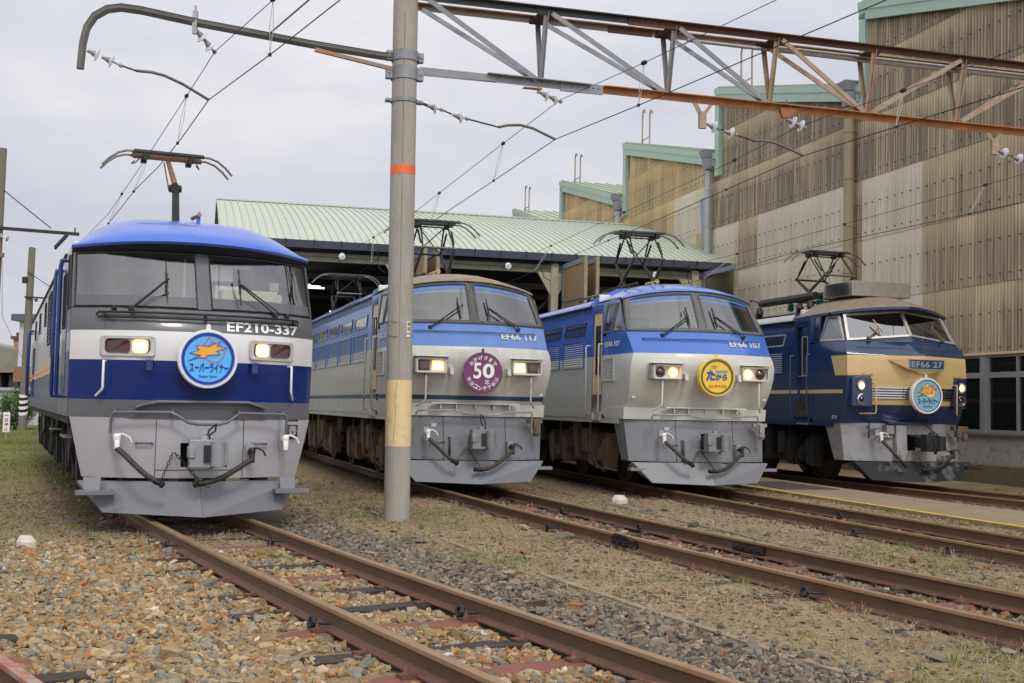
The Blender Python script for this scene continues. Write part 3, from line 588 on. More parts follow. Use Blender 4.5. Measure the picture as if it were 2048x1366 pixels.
    add_text(b,'EF66 27',0,2.40,width=.70,height=.115,at=lambda v,z:(v,.865,z),bold=.012,spacing=1.05); b.build('number_lettering', mat('plate_letters',(.45,.47,.48),.4,.4), p, flip=True)
    # chrome grille bars
    b = MB()
    for z in (1.735,1.785,1.835,1.885,1.935):
        for (a,c_) in ((-.965,-.36),(-.35,-.012),(.012,.35),(.36,.965)):
            pa = fv(a,z,.012); pc = fv(c_,z,.012); b.bar(pa,pc,.03,.026)
    b.build('chrome_grille', mat('grille_chrome',(.6,.6,.62),.28,1,.1,8), root, flip=True)
    # lamp pods
    pod = blue
    for s in (-1,1):
        b = MB(); i_, o_ = s*.955, s*1.33
        f = [(i_,.46,1.545),(o_,.33,1.555),(o_*1.005,.33,2.10),(s*1.28,.34,2.15),(s*1.0,.45,2.155),(i_,.46,2.10)]
        b.prism(f,(0,-.3,0),(0,0,0)); po = b.build('lamp_pod', pod, root, flip=True, bevel=.025, seg=3)
        for z,m_,nm in ((1.97,LITW,'headlight'),(1.705,RED,'tail_lamp')):
            yy = .405
            k = MB(); k.lathe((s*1.15,yy-.04,z),(0,1,0),[(.1,0),(.112,.02),(.108,.045),(.088,.05),(.082,.02)],28); g = k.build('lamp_rim', CHROME if nm=='tail_lamp' else mat('lamp_rim_grey',(.30,.30,.31),.4,.5), po, flip=True, smooth=45)
            k = MB(); r_ = .082 if nm=='headlight' else .055; k.lathe((s*1.15,yy-.02,z),(0,1,0),[(r_,0),(r_*.9,.015),(r_*.5,.028),(0,.032)],24)
            if nm == 'tail_lamp': k.lathe((s*1.15,yy-.025,z),(0,1,0),[(.085,.0),(.055,.004)],24)
            k.build(nm, m_, po, flip=True, smooth=60)
            if nm == 'headlight': k = MB(); k.lathe((s*1.15,yy+.013,z),(0,1,0),[(.04,0),(.02,.004),(0,.006)],16); k.build('bulb_core', LITC, po, flip=True)
        polytube(root,'handrail',[(s*.945,.40,2.02),(s*.935,.545,2.02),(s*.93,.555,1.99),(s*.93,.545,1.45),(s*.945,.54,1.425),(s*1.14,.30,1.42)],.013,cream,6)
        polytube(root,'grab_handle',[(s*1.12,.36,2.20),(s*1.12,.43,2.205),(s*.95,.49,2.205),(s*.95,.42,2.20)],.012,cream,6)
    # windscreen
    def ws(c,t,off=0.):
        wv = lerp(1.27,1.16,t); a = abs(c); zb = lerp(2.975,2.865,a); zt = lerp(3.515,3.42,a); z = lerp(zb,zt,t); return (c*wv, lerp(lerp(.345,.0,t),lerp(.035,-.29,t),a)+off, z)
    b = MB(); b.grid([[fv(v,2.86-.0001) for v in (-1.28,-.64,0,.64,1.28)],[ws(c,0) for c in (-1,-.5,0,.5,1)]]); b.build('windscreen_sill', blue, root, flip=True)
    sf = mat('silver_window_frame',(.52,.50,.46),.4,.5,.1,6); b = MB()
    C2 = [-1,-.955,-.5,-.03,.03,.5,.955,1]; T2 = [0,.07,.5,.95,1]
    b.grid([[ws(c,t,.008) for c in C2] for t in T2], cell=lambda r,c: None if r in (1,2) and c in (1,2,4,5) else 0); fo = b.build('windscreen_frame', sf, root, flip=True, solid=.03)
    for a in ((-.955,-.03),(.03,.955)): b = MB(); b.add([ws(a[0],.07),ws(a[1],.07),ws(a[1],.95),ws(a[0],.95)],[(0,1,2,3)]); b.build('windscreen_pane', GLD, fo, flip=True)
    # roof with overhanging brow
    b = MB(); CC = [-1,-.96,-.85,-.65,-.45,-.2,0,.2,.45,.65,.85,.96,1]
    def rf(c,t):
        e = math.sin(min(1,t*1.7)*math.pi/2); a = abs(c); wv = lerp(1.375,1.405,min(1,t*2)); u0 = lerp(.36,-.38,a**1.25); return (c*wv, lerp(u0,-1.76,t), lerp(3.46,3.42,t)+(lerp(3.575,3.87,e)-lerp(3.46,3.42,t))*(1-a**2.4))
    rows = [[rf(c,t) for c in CC] for t in (0,.08,.2,.4,.65,1)]
    low = [(p[0],p[1],p[2]-.05) for p in rows[0]]; und = [ws(c,1.0,-.03) for c in CC]
    b.grid(rows, 0); b.grid([low, rows[0]], 1); b.grid([und, low], 2)
    for s in (-1,1): b.add([(s*1.375,-.47,3.41),(s*1.4,-1.1,3.38),(s*1.4,-1.76,3.37),(s*1.405,-1.76,3.42),(s*1.39,-1.1,3.44),(s*1.375,-.47,3.46)],[tuple(range(6))],1)
    b.build('cab_roof', [roofb, blue, mat('brow_underside',(.012,.016,.03),.5)], root, smooth=40, flip=True)
    sec = [(-1.42,3.37),(-1.415,3.40),(-1.37,3.46),(-1.25,3.52),(-1.1,3.54),(0,3.57),(1.1,3.54),(1.25,3.52),(1.37,3.46),(1.415,3.40),(1.42,3.37)]
    b = MB(); b.grid([[(v,u,z) for v,z in sec] for u in (-1.85,-17.4)]); b.add([(v,-1.85,z) for v,z in sec],[tuple(range(11))]); b.build('machine_room_roof', silver, root, smooth=50, flip=True)
    # air conditioner box
    acm = mat('aluminium_box',(.42,.40,.36),.35,.65,.12,5,col2=(.25,.22,.17),fac2=.5); b = MB()
    b.hexa([(-.74,-1.72,3.86),(.74,-1.72,3.86),(.76,-.72,3.86),(-.66,-.72,3.86)],[(-.72,-1.72,4.17),(.74,-1.72,4.17),(.74,-.74,4.18),(-.64,-.74,4.18)]); b.box(-.5,.55,-1.6,-.95,3.72,3.86,1)
    ac = b.build('air_conditioner', [acm, roofb], root, flip=True, bevel=.01); b = MB()
    for r_ in range(10):
        for k in range(7):
            u = -1.66+.125*k+(.06 if r_%2 else 0); z = 3.885+r_*.028
            if u < -.80: b.hexa([(-.745,u,z),(-.745,u+.08,z),(-.745,u+.08,z+.012),(-.745,u,z+.012)],[(-.70,u,z),(-.70,u+.08,z),(-.70,u+.08,z+.012),(-.70,u,z+.012)])
    b.build('vent_slots', BLK, ac, flip=True)
    # apron, coupler, plough
    A = [(.49,.06,.46,1.33),(.9,.0,.42,1.34),(1.236,-.06,.36,1.355)]; ap = front_fn(A, 2.0)
    cc = [-1,-.97,-.9,-.75,-.55,-.36,-.25,-.1,.1,.27,.36,.55,.75,.9,.97,1]; rows = []
    for z in (.49,.69,.85,1.02,1.236):
        a = ap(1,z); rows.append([(-a[0],lerp(-.62,-.30,(1.236-z)/.74),z)]+[ap(c,z) for c in cc]+[(a[0],lerp(-.62,-.30,(1.236-z)/.74),z)])
    b = MB(); b.grid(rows, cell=lambda r,c: None if r in (1,2) and 7 <= c <= 10 else 0); b.box(-.4,.5,-.4,-.38,.5,1.2,1); sko = b.build('apron', [greyd, BLK], root, smooth=35, weld=True, flip=True)
    b = MB(); b.hexa([(-.42,.3,.5),(.42,.3,.5),(.42,.6,.5),(-.42,.6,.5)],[(-.42,.3,.70),(.42,.3,.70),(.42,.58,.70),(-.42,.58,.70)]); b.hexa([(-.46,.3,.5),(-.24,.3,.5),(-.24,.6,.5),(-.46,.58,.5)],[(-.42,.3,1.2),(-.2,.3,1.2),(-.2,.5,1.2),(-.42,.46,1.2)]); b.box(-.75,-.47,.3,.42,.95,1.0); b.build('coupler_pocket', greyd, sko, flip=True, bevel=.008)
    b = MB(); b.box(-.62,.55,.34,.5,1.235,1.265); b.build('coupler_shelf', blue, root, flip=True)
    coupler(root, 1.15, .87, BLK, BLK)
    polytube(root,'uncoupling_lever',[(-1.02,.43,.93),(-1.02,.45,1.28),(-1.0,.47,1.33),(-.36,.52,1.34),(.2,.55,1.30),(.4,.55,1.27),(1.0,.46,1.27),(1.02,.45,1.25),(1.02,.43,.9)],.013,BLK,6)
    b = MB(); b.tube([(.1,.55,1.29),(.14,.8,1.12),(.16,1.0,1.03)],.011,6); b.build('lever_cable', DKM, root, flip=True)
    plough(root,(1.30,.37),.70,(1.02,.56),.90,plw,.475,.13,.48); step(root,1.42,.34,.36,BLK,.16,.12)
    cock(root,(-.84,.58,.98),WHP); hose(root,(-.84,.6,.9),(-.5,.82,.47),.04); cock(root,(.78,.62,.66),BLK); b = MB(); b.bar((.45,.5,.63),(.8,.55,.66),.07,.05); b.build('pipe_bracket', greyd, root, flip=True)
    hose(root,(.78,.66,.62),(-.02,.88,.35),.09); chain(root,(-.2,.62,.72),(-.46,.80,.46),9,m=BOG); chain(root,(-.16,.62,.72),(.03,.86,.38),11,m=BOG)
    b = MB(); b.box(.95,1.3,.3,.42,1.1,1.2); b.box(1.0,1.12,.36,.48,.98,1.12); b.lathe((1.2,.42,.9),(0,.3,1),[(0,0),(.05,0),(.06,.08),(.04,.15),(0,.15)],10); b.build('jumper_socket', BOG, root, flip=True, smooth=35, bevel=.008)
    b = MB(); b.box(-1.0,-.72,.3,.4,1.13,1.19); b.box(-.62,-.45,.34,.46,1.02,1.2); b.build('jumper_box', greyd, root, flip=True, bevel=.01)
    # wipers
    bz = mat('bronze_wiper',(.28,.21,.13),.4,.6)
    for s in (-1,1): wiper(root,(s*.86,.20,2.93),(s*.62,.17,3.16),(s*.70,.08,3.30),(s*.56,.24,3.05),bz)
    b = MB()
    for s in (-1,1): b.tube([(s*1.12,.22,2.83),(s*1.1,.25,2.85),(s*.12,.54,2.92),(s*.1,.56,2.89),(s*.12,.58,2.86)] ,.010,6)
    b.build('windscreen_handrail', blue, root, flip=True)
    # sides
    for s in (-1,1):
        b = MB(); lo,hi = sorted((s*1.34,s*1.31)); b.box(lo,hi,-1.62,-1.2,1.68,3.22); b.box(min(s*1.342,s*1.339),max(s*1.342,s*1.339),-1.61,-1.21,1.815,1.89,1); d = b.build('cab_door', [blue,cream], root, flip=True)
        side_window(d, s*1.342, [(-1.52,2.18),(-1.29,2.18),(-1.29,3.02),(-1.52,3.02)], mat('cream_window_rim',(.4,.36,.27),.5), .02, None, 'door_window')
        k = MB(); k.tube([(s*1.34,-1.54,2.18),(s*1.41,-1.54,2.18),(s*1.41,-1.45,2.18)],.012,6); k.build('door_handle', CHROME, d, flip=True)
        for u in (-1.12,-1.78): polytube(root,'handrail',[(s*1.40,u,2.62),(s*1.47,u,2.62),(s*1.48,u,2.58),(s*1.48,u,1.36),(s*1.40,u,1.33)],.016,mat('navy_rail',(.05,.08,.15),.4))
        b = MB(); lo,hi = sorted((s*1.26,s*1.43)); b.box(lo,hi,-1.6,-1.2,1.17,1.2); b.build('door_step', STEEL, root, flip=True)
        sxx = lambda u,z,s=s: s*(lerp(1.30,1.4,min(1,max(0,(.0-u)/1.0))**.6)+.003)
        side_window(root, sxx, [(-1.02,2.86),(-.78,2.86),(-.72,3.39),(-.93,3.39)], blue, .02, None)
        k = lambda u,z,s=s: s*(lerp(1.4, lerp(1.28,1.17,(z-2.86)/.57), (u+1.1)/(lerp(.05,-.30,(z-2.86)/.57)+1.1))+.004)
        side_window(root, k, [(-.80,2.875),(-.02,2.875),(-.335,3.40),(-.66,3.40)], sf, .035, mat('pale_reflecting_glass',(.16,.19,.20),.04,0,.1,2,spec=.9,coat=.6), 'quarter_window')
        for q in range(9):
            u1 = -2.12-q*1.62; side_window(root, s*1.401, [(u1-1.38,2.84),(u1-.08,2.84),(u1+.03,3.10),(u1-1.28,3.10)], sf, .03)
            louvre(root, s*1.402, u1-1.42, u1-.12, 2.26, 2.71, blue, n=9)
    b = MB(); add_text(b,'西 吹',-.18,1.34,width=.20,height=.075,at=lambda a,z:(-1.405,a,z),bold=.01); b.build('depot_lettering', LETW, root, flip=True)
    b = MB(); b.box(-.85,.85,-4.4,-2.0,3.52,3.62)
    for v,u,h in ((-.9,-1.95,.3),(-.9,-2.4,.26),(-.9,-4.2,.3),(-.6,-4.8,.25)): b.lathe((v,u,3.55),(0,0,1),[(.05,0),(.05,.03),(.1,.05),(.05,.08),(.1,.1),(.05,.13),(.1,.15),(.04,h),(0,h)],12)
    b.tube([(-.8,-1.9,3.95),(-.8,-4.3,3.95)],.09,8); b.tube([(-.85,-4.1,3.9),(-.95,-4.5,4.05),(-.95,-4.9,3.8)],.02,6); b.box(-1.1,-.8,-6.3,-6.05,3.5,3.95); b.build('roof_equipment', PANB, root, flip=True, smooth=35)
    panto_diamond(root, -2.85, 3.98, 4.46, 5.06, .36, .6)
    for u in (-3.1,-8.9,-14.7): bogie(root, u, BOGD)
    undergear(root,-5.2,-7,.45,1.2,9)
    b = MB(); b.box(-.7,.7,-17,-1.0,.45,1.15); b.build('underframe', BOGD, root, flip=True)
    b = MB(); b.box(-1.3,1.3,-1.7,-1.6,1.3,3.6,0); b.box(-1.2,1.2,-.5,.1,2.2,2.75,1); b.box(-.75,-.35,-1.2,-1.1,2.4,3.15,1); b.box(-1.3,1.3,-1.6,.2,1.6,1.65); b.build('cab_interior', [mat('cab_green',(.50,.55,.54),.7),DKM], root, flip=True, bevel=.015)
    return root
# ---------------------------------------------------------------- modern blue and white locomotive, nearest
NOSE_A = [(1.19,-.10,.46,1.447),(1.40,-.09,.50,1.447),(1.865,-.05,.56,1.452),(2.21,-.04,.56,1.452),(2.40,-.09,.48,1.45),(2.47,-.12,.40,1.45),(2.49,-.125,.39,1.45)]
def loco_type_a(X, Y, T, label):
    root = thing('locomotive', label, 'locomotive', (X,Y,0), T, 'electric locomotives in a row')
    blue = mat('royal_blue_paint',(.002,.022,.155),.2,0,.05,2,coat=.25); roofm = mat('bright_blue_roof',(.045,.135,.58),.3,0,.05,2,coat=.5,col2=(.11,.15,.38),fac2=.35,thr=(.55,.75))
    white = mat('white_body_paint',(.66,.66,.67),.25,0,.02,2,coat=.5); grey = mat('slate_grey_paint',(.10,.10,.115),.3,0,.05,2,coat=.4); mid = mat('mid_grey_band',(.125,.13,.15),.35,0,.06,3,coat=.3)
    apm = mat('light_grey_apron',(.37,.368,.40),.4,0,.05,3,coat=.2); plm = mat('grey_plough_paint',(.165,.17,.19),.4,0,.06,3,coat=.2)
    orange = mat('orange_stripe',(.75,.36,.03),.35)
    at = front_fn(NOSE_A, 2.7); fv = front_v(at, NOSE_A)
    cs = [-1,-.99,-.97,-.93,-.87,-.78,-.66,-.52,-.36,-.18,0,.18,.36,.52,.66,.78,.87,.93,.97,.99,1]
    zs = [1.19,1.40,1.5,1.7,1.865,2.0,2.21,2.40,2.47,2.49]
    P = [[at(c,z) for c in cs] for z in zs]
    b = MB(); b.grid(P, cell=lambda r,c: 3 if zs[r]<1.395 else 0 if zs[r]<1.86 else 1 if zs[r]<2.2 else 2)
    R_ = -17.7
    for s in (-1,1):
        ub = [-.12,-.9,-2.75,R_]; zz = [1.19,1.40,1.80,1.87,1.90,1.97,2.21,3.28]
        b.grid([[(s*1.45,lerp(interp(min(z,2.49),NOSE_A,1),lerp(-.12,-.5,max(0,(z-2.49)/.79)),1) if i==0 else u,z) for i,u in enumerate(ub)] for z in zz],
            cell=lambda r,c: ((3,0,0,0,0,1,2)[r] if c==0 else (3,0,0,0,0,1,1)[r] if c==1 else (0,0,4,6,4,1,1)[r]))
    b.box(-1.44,1.44,R_-.02,R_,1.19,3.28,1); b.box(-1.43,1.43,R_,-.2,1.1,1.19,5)
    body = b.build('body', [blue,white,grey,mid,orange,BOGD,mat('silver_grey_side',(.35,.35,.37),.25,0,.05,2,coat=.5)], root, smooth=30, weld=True, flip=True)
    # windscreen
    def ws(c,t,off=0.):
        a = abs(c); z = lerp(2.49,3.205-.03*a*a,t); uc = lerp(-.125,-.46,t); uu = lerp(.39,-.02,t); return (c*lerp(1.45,1.435,t), uc+(uu-uc)*(1-a**2.7)+off, z)
    C2 = [-1,-.978,-.93,-.86,-.75,-.6,-.4,-.2,-.042,.078,.2,.4,.6,.75,.86,.93,.978,1]; T2 = [0,.02,.21,.4,.7,.985,1.0]
    b = MB(); b.grid([[ws(c,t,.004) for c in C2] for t in T2], cell=lambda r,c: None if r in (2,3,4) and (1<=c<=7 or 9<=c<=15) else 0); fo = b.build('windscreen_surround', mat('windscreen_grey',(.085,.085,.10),.25,0,.04,3,coat=.5), root, smooth=40, flip=True)
    for a,e in ((1,8),(9,16)):
        b = MB(); b.grid([[ws(c,t) for c in C2[a:e+1]] for t in T2[2:6]]); b.build('windscreen_pane', GLS, fo, smooth=40, flip=True)
        for t_ in (.0,):
            pts = [ws(c,T2[1],.012) for c in C2[a:e+1]]+[ws(C2[e],t,.012) for t in T2[2:6]]+[ws(c,.985,.012) for c in C2[a:e+1]][::-1]+[ws(C2[a],t,.012) for t in T2[2:5]][::-1]; pts.append(pts[0]); polytube(fo,'window_seal',pts,.009,BLK,5)
    pts = [ws(c,0,.006) for c in C2]; polytube(root,'panel_seam',pts,.006,BLK,4)
    # black lip beneath the roof, roof dome
    def brow(c,t=0): a = abs(c); return (c*1.447, lerp(.16,-.40,a**2.4), lerp(3.345,3.275,a**2))
    CC = [-1,-.985,-.94,-.86,-.75,-.62,-.45,-.25,0,.25,.45,.62,.75,.86,.94,.985,1]
    b = MB(); b.grid([[ws(c,1.0,.0) for c in CC],[(p[0],p[1]-.02,p[2]-.03) for p in map(brow,CC)]]); b.build('brow_recess', BLK, root, flip=True, smooth=40)
    def dome(c,t):
        a = abs(c); p = brow(c); e = math.sin(min(1,t*1.15)*math.pi/2)**.72; edge = 3.285; top = lerp(3.345,3.80,e)
        return (c*1.449, lerp(p[1],-1.9,t), lerp(p[2],edge+(3.79-edge)*(1-a**4.2),e))
    b = MB(); b.grid([[(p[0],p[1]-.015,p[2]-.05) for p in map(brow,CC)]]+[[(p[0]*1.002,p[1]+.012,p[2]-.022) for p in map(brow,CC)]]+[[dome(c,t) for c in CC] for t in (0,.06,.14,.25,.4,.6,.8,1)])
    b.add([dome(c,1) for c in CC]+[(1.449,-1.9,3.2),(-1.449,-1.9,3.2)],[tuple(range(len(CC)+2))]); b.build('cab_roof', roofm, root, smooth=50, flip=True)
    sec = [(-1.455,3.26),(-1.45,3.30),(-1.3,3.42),(-1.0,3.52),(0,3.56),(1,3.52),(1.3,3.42),(1.45,3.30),(1.455,3.26)]
    b = MB(); b.grid([[(v,u,z) for v,z in sec] for u in (-1.9,R_)]); b.build('machine_room_roof', mat('dull_grey_roof',(.3,.3,.32),.6), root, smooth=50, flip=True)
    b = MB(); b.bar((.15,-1.22,3.70),(.15,-1.22,3.86),.05,.05); b.build('whistle_post', roofm, root, flip=True, bevel=.015)
    b = MB(); b.tube([(.09,-1.34,3.84),(.13,-1.22,3.855)],[.03,.02],10); b.tube([(.13,-1.24,3.855),(.15,-1.18,3.87),(.155,-1.165,3.872)],[.02,.024,.034],12); b.build('whistle', mat('horn_bronze',(.32,.20,.10),.35,.7,.2,9), root, flip=True, smooth=40)
    # wipers, bar, lettering
    for s,p,q,b0,b1 in ((-1,(-.815,.36,2.475),(-.41,.34,2.84),(-.425,.22,3.06),(-.41,.38,2.60)),(1,(.90,.32,2.475),(.44,.34,2.82),(.435,.24,3.02),(.455,.38,2.58))): wiper(root,p,q,b0,b1)
    pts = [(v,fv(v,2.42)[1]+.06,2.425) for v in (-1.16,-.9,-.5,0,.5,.9,1.18)]; pl = [(v,fv(v,2.36)[1]+.06,2.365) for v in (-1.16,-.9,-.5,0,.5,.9,1.18)]
    polytube(root,'windscreen_handrail',pts+[(1.21,pts[-1][1]-.02,2.395)]+pl[::-1]+[(-1.19,pts[0][1]-.02,2.395),pts[0]],.014,BLK,8)
    b = MB(); b.bar((.02,.42,2.39),(.02,.56,2.39),.03,.06); b.bar((-1.1,.26,2.39),(-1.1,.38,2.39),.03,.04); b.bar((1.12,.26,2.39),(1.12,.38,2.39),.03,.04)
    for v in (-1.0,1.06): b.lathe((v,fv(v,2.46)[1],2.475),(0,1,0),[(.03,0),(.03,.03),(.015,.05),(0,.05)],10)
    b.build('rail_bracket', BLK, root, flip=True)
    b = MB(); add_text(b,'EF210-337',.735,2.295,width=.93,height=.118,at=lambda v,z: fv(v,z,.008),bold=.025,spacing=1.03); b.build('number_lettering', LETW, root, flip=True, solid=.004)
    # lamps
    for s in (-1,1):
        v0, v1 = sorted((s*.545,s*1.142)); b = MB(); ch = CHROME
        fq = lambda v,z,o: (v, fv(v,z)[1]+o, z)
        def rr(v0,v1,z0,z1,r,o,n=5):
            P_ = []
            for (cx,cz,a0) in ((v1-r,z1-r,0),(v0+r,z1-r,90),(v0+r,z0+r,180),(v1-r,z0+r,270)):
                for k in range(n): a = math.radians(a0+90*k/(n-1)); P_.append(fq(cx+r*math.cos(a),cz+r*math.sin(a),o))
            return P_
        o_ = rr(v0,v1,1.90,2.15,.04,.004); m_ = rr(v0+.01,v1-.01,1.91,2.14,.04,.05); i_ = rr(v0+.05,v1-.05,1.935,2.115,.05,.045); q_ = rr(v0+.06,v1-.06,1.945,2.105,.045,.008); N = len(o_)
        for A_,B_ in ((o_,m_),(m_,i_),(i_,q_)): b.add(A_+B_,[(k,(k+1)%N,N+(k+1)%N,N+k) for k in range(N)])
        lo = b.build('lamp_housing', mat('lamp_frame_grey',(.55,.54,.53),.35,.4,.05), root, flip=True, smooth=30)
        b = MB(); b.add(rr(v0+.05,v1-.05,1.935,2.115,.045,.007),[tuple(range(N))]); b.build('lamp_recess', mat('lamp_recess',(.05,.045,.04),.3,.5), lo, flip=True)
        for vv,w_,mm,nm,dd in ((s*.71,.085,LITW,'headlight',.022),(s*.94,.12,RED,'tail_lamp',.02)):
            k = MB(); k.add(rr(vv-w_,vv+w_,1.948,2.102,.04,dd-.014)+rr(vv-w_,vv+w_,1.948,2.102,.04,dd),[tuple(range(N,2*N))]+[(j,(j+1)%N,N+(j+1)%N,N+j) for j in range(N)]); k.build(nm, mm, lo, flip=True)
            if nm == 'headlight': k = MB(); k.add(rr(vv-.05,vv+.05,1.985,2.065,.03,dd+.003),[tuple(range(N))]); k.build('bulb_core', LITC, lo, flip=True)
        b = MB(); b.add(rr(v0+.055,v1-.055,1.94,2.11,.045,.036),[tuple(range(N))]); b.build('lamp_cover', glass('lamp_cover_glass',(.9,.9,.9),.03) if 'lamp_cover_glass' not in MATS else MATS['lamp_cover_glass'], lo, flip=True)
        h = fv(s*1.1,1.7)[1]; polytube(root,'handrail',[(s*1.06,h,1.84),(s*1.10,h+.10,1.845),(s*1.10,h+.115,1.82),(s*1.10,h+.115,1.54),(s*1.11,h+.10,1.51),(s*1.16,h-.05,1.44)],.015,WHP)
        b = MB(); u_ = fv(.61,1.83)[1]; b.box(s*.61-.04,s*.61+.04,u_-.05,u_+.06,1.82,1.87); b.box(s*.61-.04,s*.61+.04,u_+.04,u_+.075,1.74,1.87); b.build('headmark_hook', blue, root, flip=True, bevel=.006)
    # bumper band lip
    b = MB(); pts = [(-.74,1.325),(-.66,1.36),(-.5,1.40),(.56,1.41),(.70,1.365),(.78,1.335)]
    b.prism([(v,fv(v,1.35)[1]-.02,z) for v,z in pts]+[(v,fv(v,1.3)[1]-.02,z-.03) for v,z in pts][::-1],(0,0,0),(0,.13,0)); b.build('bumper_lip', mid, root, flip=True, bevel=.008)
    # apron
    A = [(.49,.0,.44,1.27),(.8,.0,.45,1.345),(1.19,-.02,.44,1.43)]; ap = front_fn(A, 2.6)
    cc = [-1,-.985,-.95,-.87,-.75,-.6,-.35,-.155,0,.14,.26,.42,.6,.75,.87,.95,.985,1]; rows = []
    for z in (.49,.62,.76,.905,1.0,1.19):
        a = ap(1,z); rows.append([(-a[0]+.02,-.45+.2*(z-.49),z)]+[ap(c,z) for c in cc]+[(a[0]-.02,-.45+.2*(z-.49),z)])
    b = MB(); b.grid(rows, cell=lambda r,c: None if r in (1,2) and 8 <= c <= 10 else 0); b.box(-.4,.55,-.4,-.38,.5,1.15,1); sko = b.build('apron', [apm,BLK], root, smooth=35, weld=True, flip=True)
    fa = lambda v,z,o=0.: (v, ap(max(-1,min(1,v/interp(z,A,3))),z)[1]+o, z)
    b = MB()
    for v in (-.49,.53): b.tube([fa(v,z,.001) for z in (.49,.6,.7,.8,.95,1.1,1.19)],.004,5)
    b.tube([fa(-.49+1.02*k/12,.585,.001) for k in range(13)],.004,5); b.build('panel_joint', BOGD, sko, flip=True)
    for v in (-.62,.73): polytube(sko,'grab_handle',[fa(v-.09,.90),fa(v-.09,.90,.05),fa(v+.09,.90,.05),fa(v+.09,.90)],.013,mid,6)
    b = MB(); b.add([fa(v,z,.003) for v,z in ((1.08,1.19),(1.26,1.19),(1.26,.99),(1.23,.95),(1.11,.95),(1.08,.98))],[tuple(range(6))]); b.build('socket_recess', BLK, sko, flip=True)
    b = MB(); b.box(1.1,1.24,.12,.2,1.13,1.17); b.lathe((1.17,.16,.99),(0,.2,1),[(0,0),(.045,0),(.06,.07),(.05,.13),(0,.13)],14); b.lathe((1.17,.2,1.04),(0,1,0),[(.05,0),(.045,.02),(0,.02)],14); b.build('jumper_socket', STEEL, sko, flip=True, smooth=40)
    coupler(root, 1.06, .80, mat('coupler_blue_grey',(.27,.29,.31),.45,.2,.12,8), DKM)
    lev = [(-1.0,.42,1.01),(-1.0,.44,1.22),(-.97,.46,1.255),(-.36,.60,1.265),(-.28,.62,1.23),(-.16,.64,1.15),(-.05,.64,1.13),(.2,.64,1.13),(.30,.63,1.16),(.42,.60,1.25),(.47,.59,1.265),(1.0,.46,1.26),(1.04,.45,1.23),(1.04,.43,1.02)]
    polytube(root,'uncoupling_lever',lev,.018,mid)
    b = MB()
    for v in (-.97,-.33,.43,.98): b.bar((v,.3,1.27),(v,.62 if abs(v)<.5 else .47,1.27),.03,.05)
    b.build('lever_bracket', mid, root, flip=True)
    b = MB(); b.tube([(.16,.66,1.13),(.05,.85,1.07),(.02,.93,1.0)],.012,6); b.tube([(.16,.66,1.13),(.12,.86,1.06),(.03,.93,1.0)],.012,6); b.lathe((.02,.93,.97),(0,0,1),[(0,0),(.04,0),(.03,.05),(0,.05)],8); b.build('lever_cable', BLK, root, flip=True)
    plough(root,(1.31,.02),.62,(1.04,.30),.92,plm,.44,.09,.45)
    for s in (-1,1): step(root,s*1.14,.34,.325,plm,.21,.17)
    cock(root,(-.93,.50,.93),WHP); cock(root,(1.03,.46,.93),WHP); hose(root,(-.93,.52,.84),(-.52,.84,.48),.05); cock(root,(.60,.60,.78),BLK); hose(root,(.60,.64,.72),(-.02,.90,.46),.06)
    chain(root,fa(-.30,.79,.04),(-.46,.82,.50),9); chain(root,fa(-.28,.79,.04),(-.06,.88,.50),10)
    # left and right flanks
    for s in (-1,1):
        x = s*1.452
        b = MB(); lo,hi = sorted((x,x+s*.006)); b.box(lo,hi,-1.95,-1.0,1.42,3.18); d = b.build('cab_door', blue, root, flip=True); side_window(d, x+s*.008, [(-1.72,2.3),(-1.25,2.3),(-1.25,3.0),(-1.72,3.0)], BLK, .03, None, 'door_window')
        for u in (-.9,-2.25): polytube(root,'handrail',[(x,u,3.12),(x+s*.09,u,3.12),(x+s*.1,u,3.05),(x+s*.1,u,1.50),(x+s*.09,u,1.43),(x,u,1.43)],.026,blue)
        side_window(root, lambda u,z,s=s: s*1.453, [(-.80,2.5),(-.30,2.5),(-.55,3.16),(-.80,3.16)], BLK, .02)
        navy = mat('navy_grille',(.01,.018,.09),.5)
        for (u0,u1,z0,z1) in ((-3.45,-2.65,2.32,3.10),(-5.2,-4.44,2.66,3.11),(-6.92,-5.76,2.32,3.11),(-5.37,-4.36,2.07,2.50),(-15.3,-14.4,1.95,2.5),(-15.3,-14.4,1.45,1.8)): louvre(root, x, u0, u1, z0, z1, navy, n=12)
        for u in (-8.4,-11.4,-14.2): side_window(root, x, [(u-.28,2.70),(u+.28,2.70),(u+.28,3.12),(u-.28,3.12)], BLK, .03)
        for u in (-16.1,-17.3): polytube(root,'handrail',[(x,u,3.0),(x+s*.08,u,3.0),(x+s*.09,u,2.95),(x+s*.09,u,1.48),(x,u,1.43)],.03,blue)
        b = MB(); b.add([(x+s*.002,-2.62,z) for z in ()],[]) if 0 else None
        for z in (1.855,1.95): b.box(min(x,x+s*.004),max(x,x+s*.004),-2.0,-1.0,z-.03,z+.03)
        b.build('door_stripe', orange, d, flip=True)
        polytube(root,'roof_gutter',[(s*1.46,-1.6,3.27),(s*1.46,-17.6,3.27)],.02,BLK,6)
    b = MB(); b.bar((-1.5,-.7,3.42),(-1.62,-1.15,3.30),.02,.05); b.build('mirror', BLK, root, flip=True)
    # single-arm pantograph
    u0 = -3.3; b = MB()
    for s in (-1,1): b.bar((s*.45,u0-.7,3.86),(s*.45,u0+.9,3.86),.07,.08); b.bar((-.5,u0+s*.6,3.84),(.5,u0+s*.6,3.84),.08,.07)
    o = b.build('pantograph', PANB, root, flip=True)
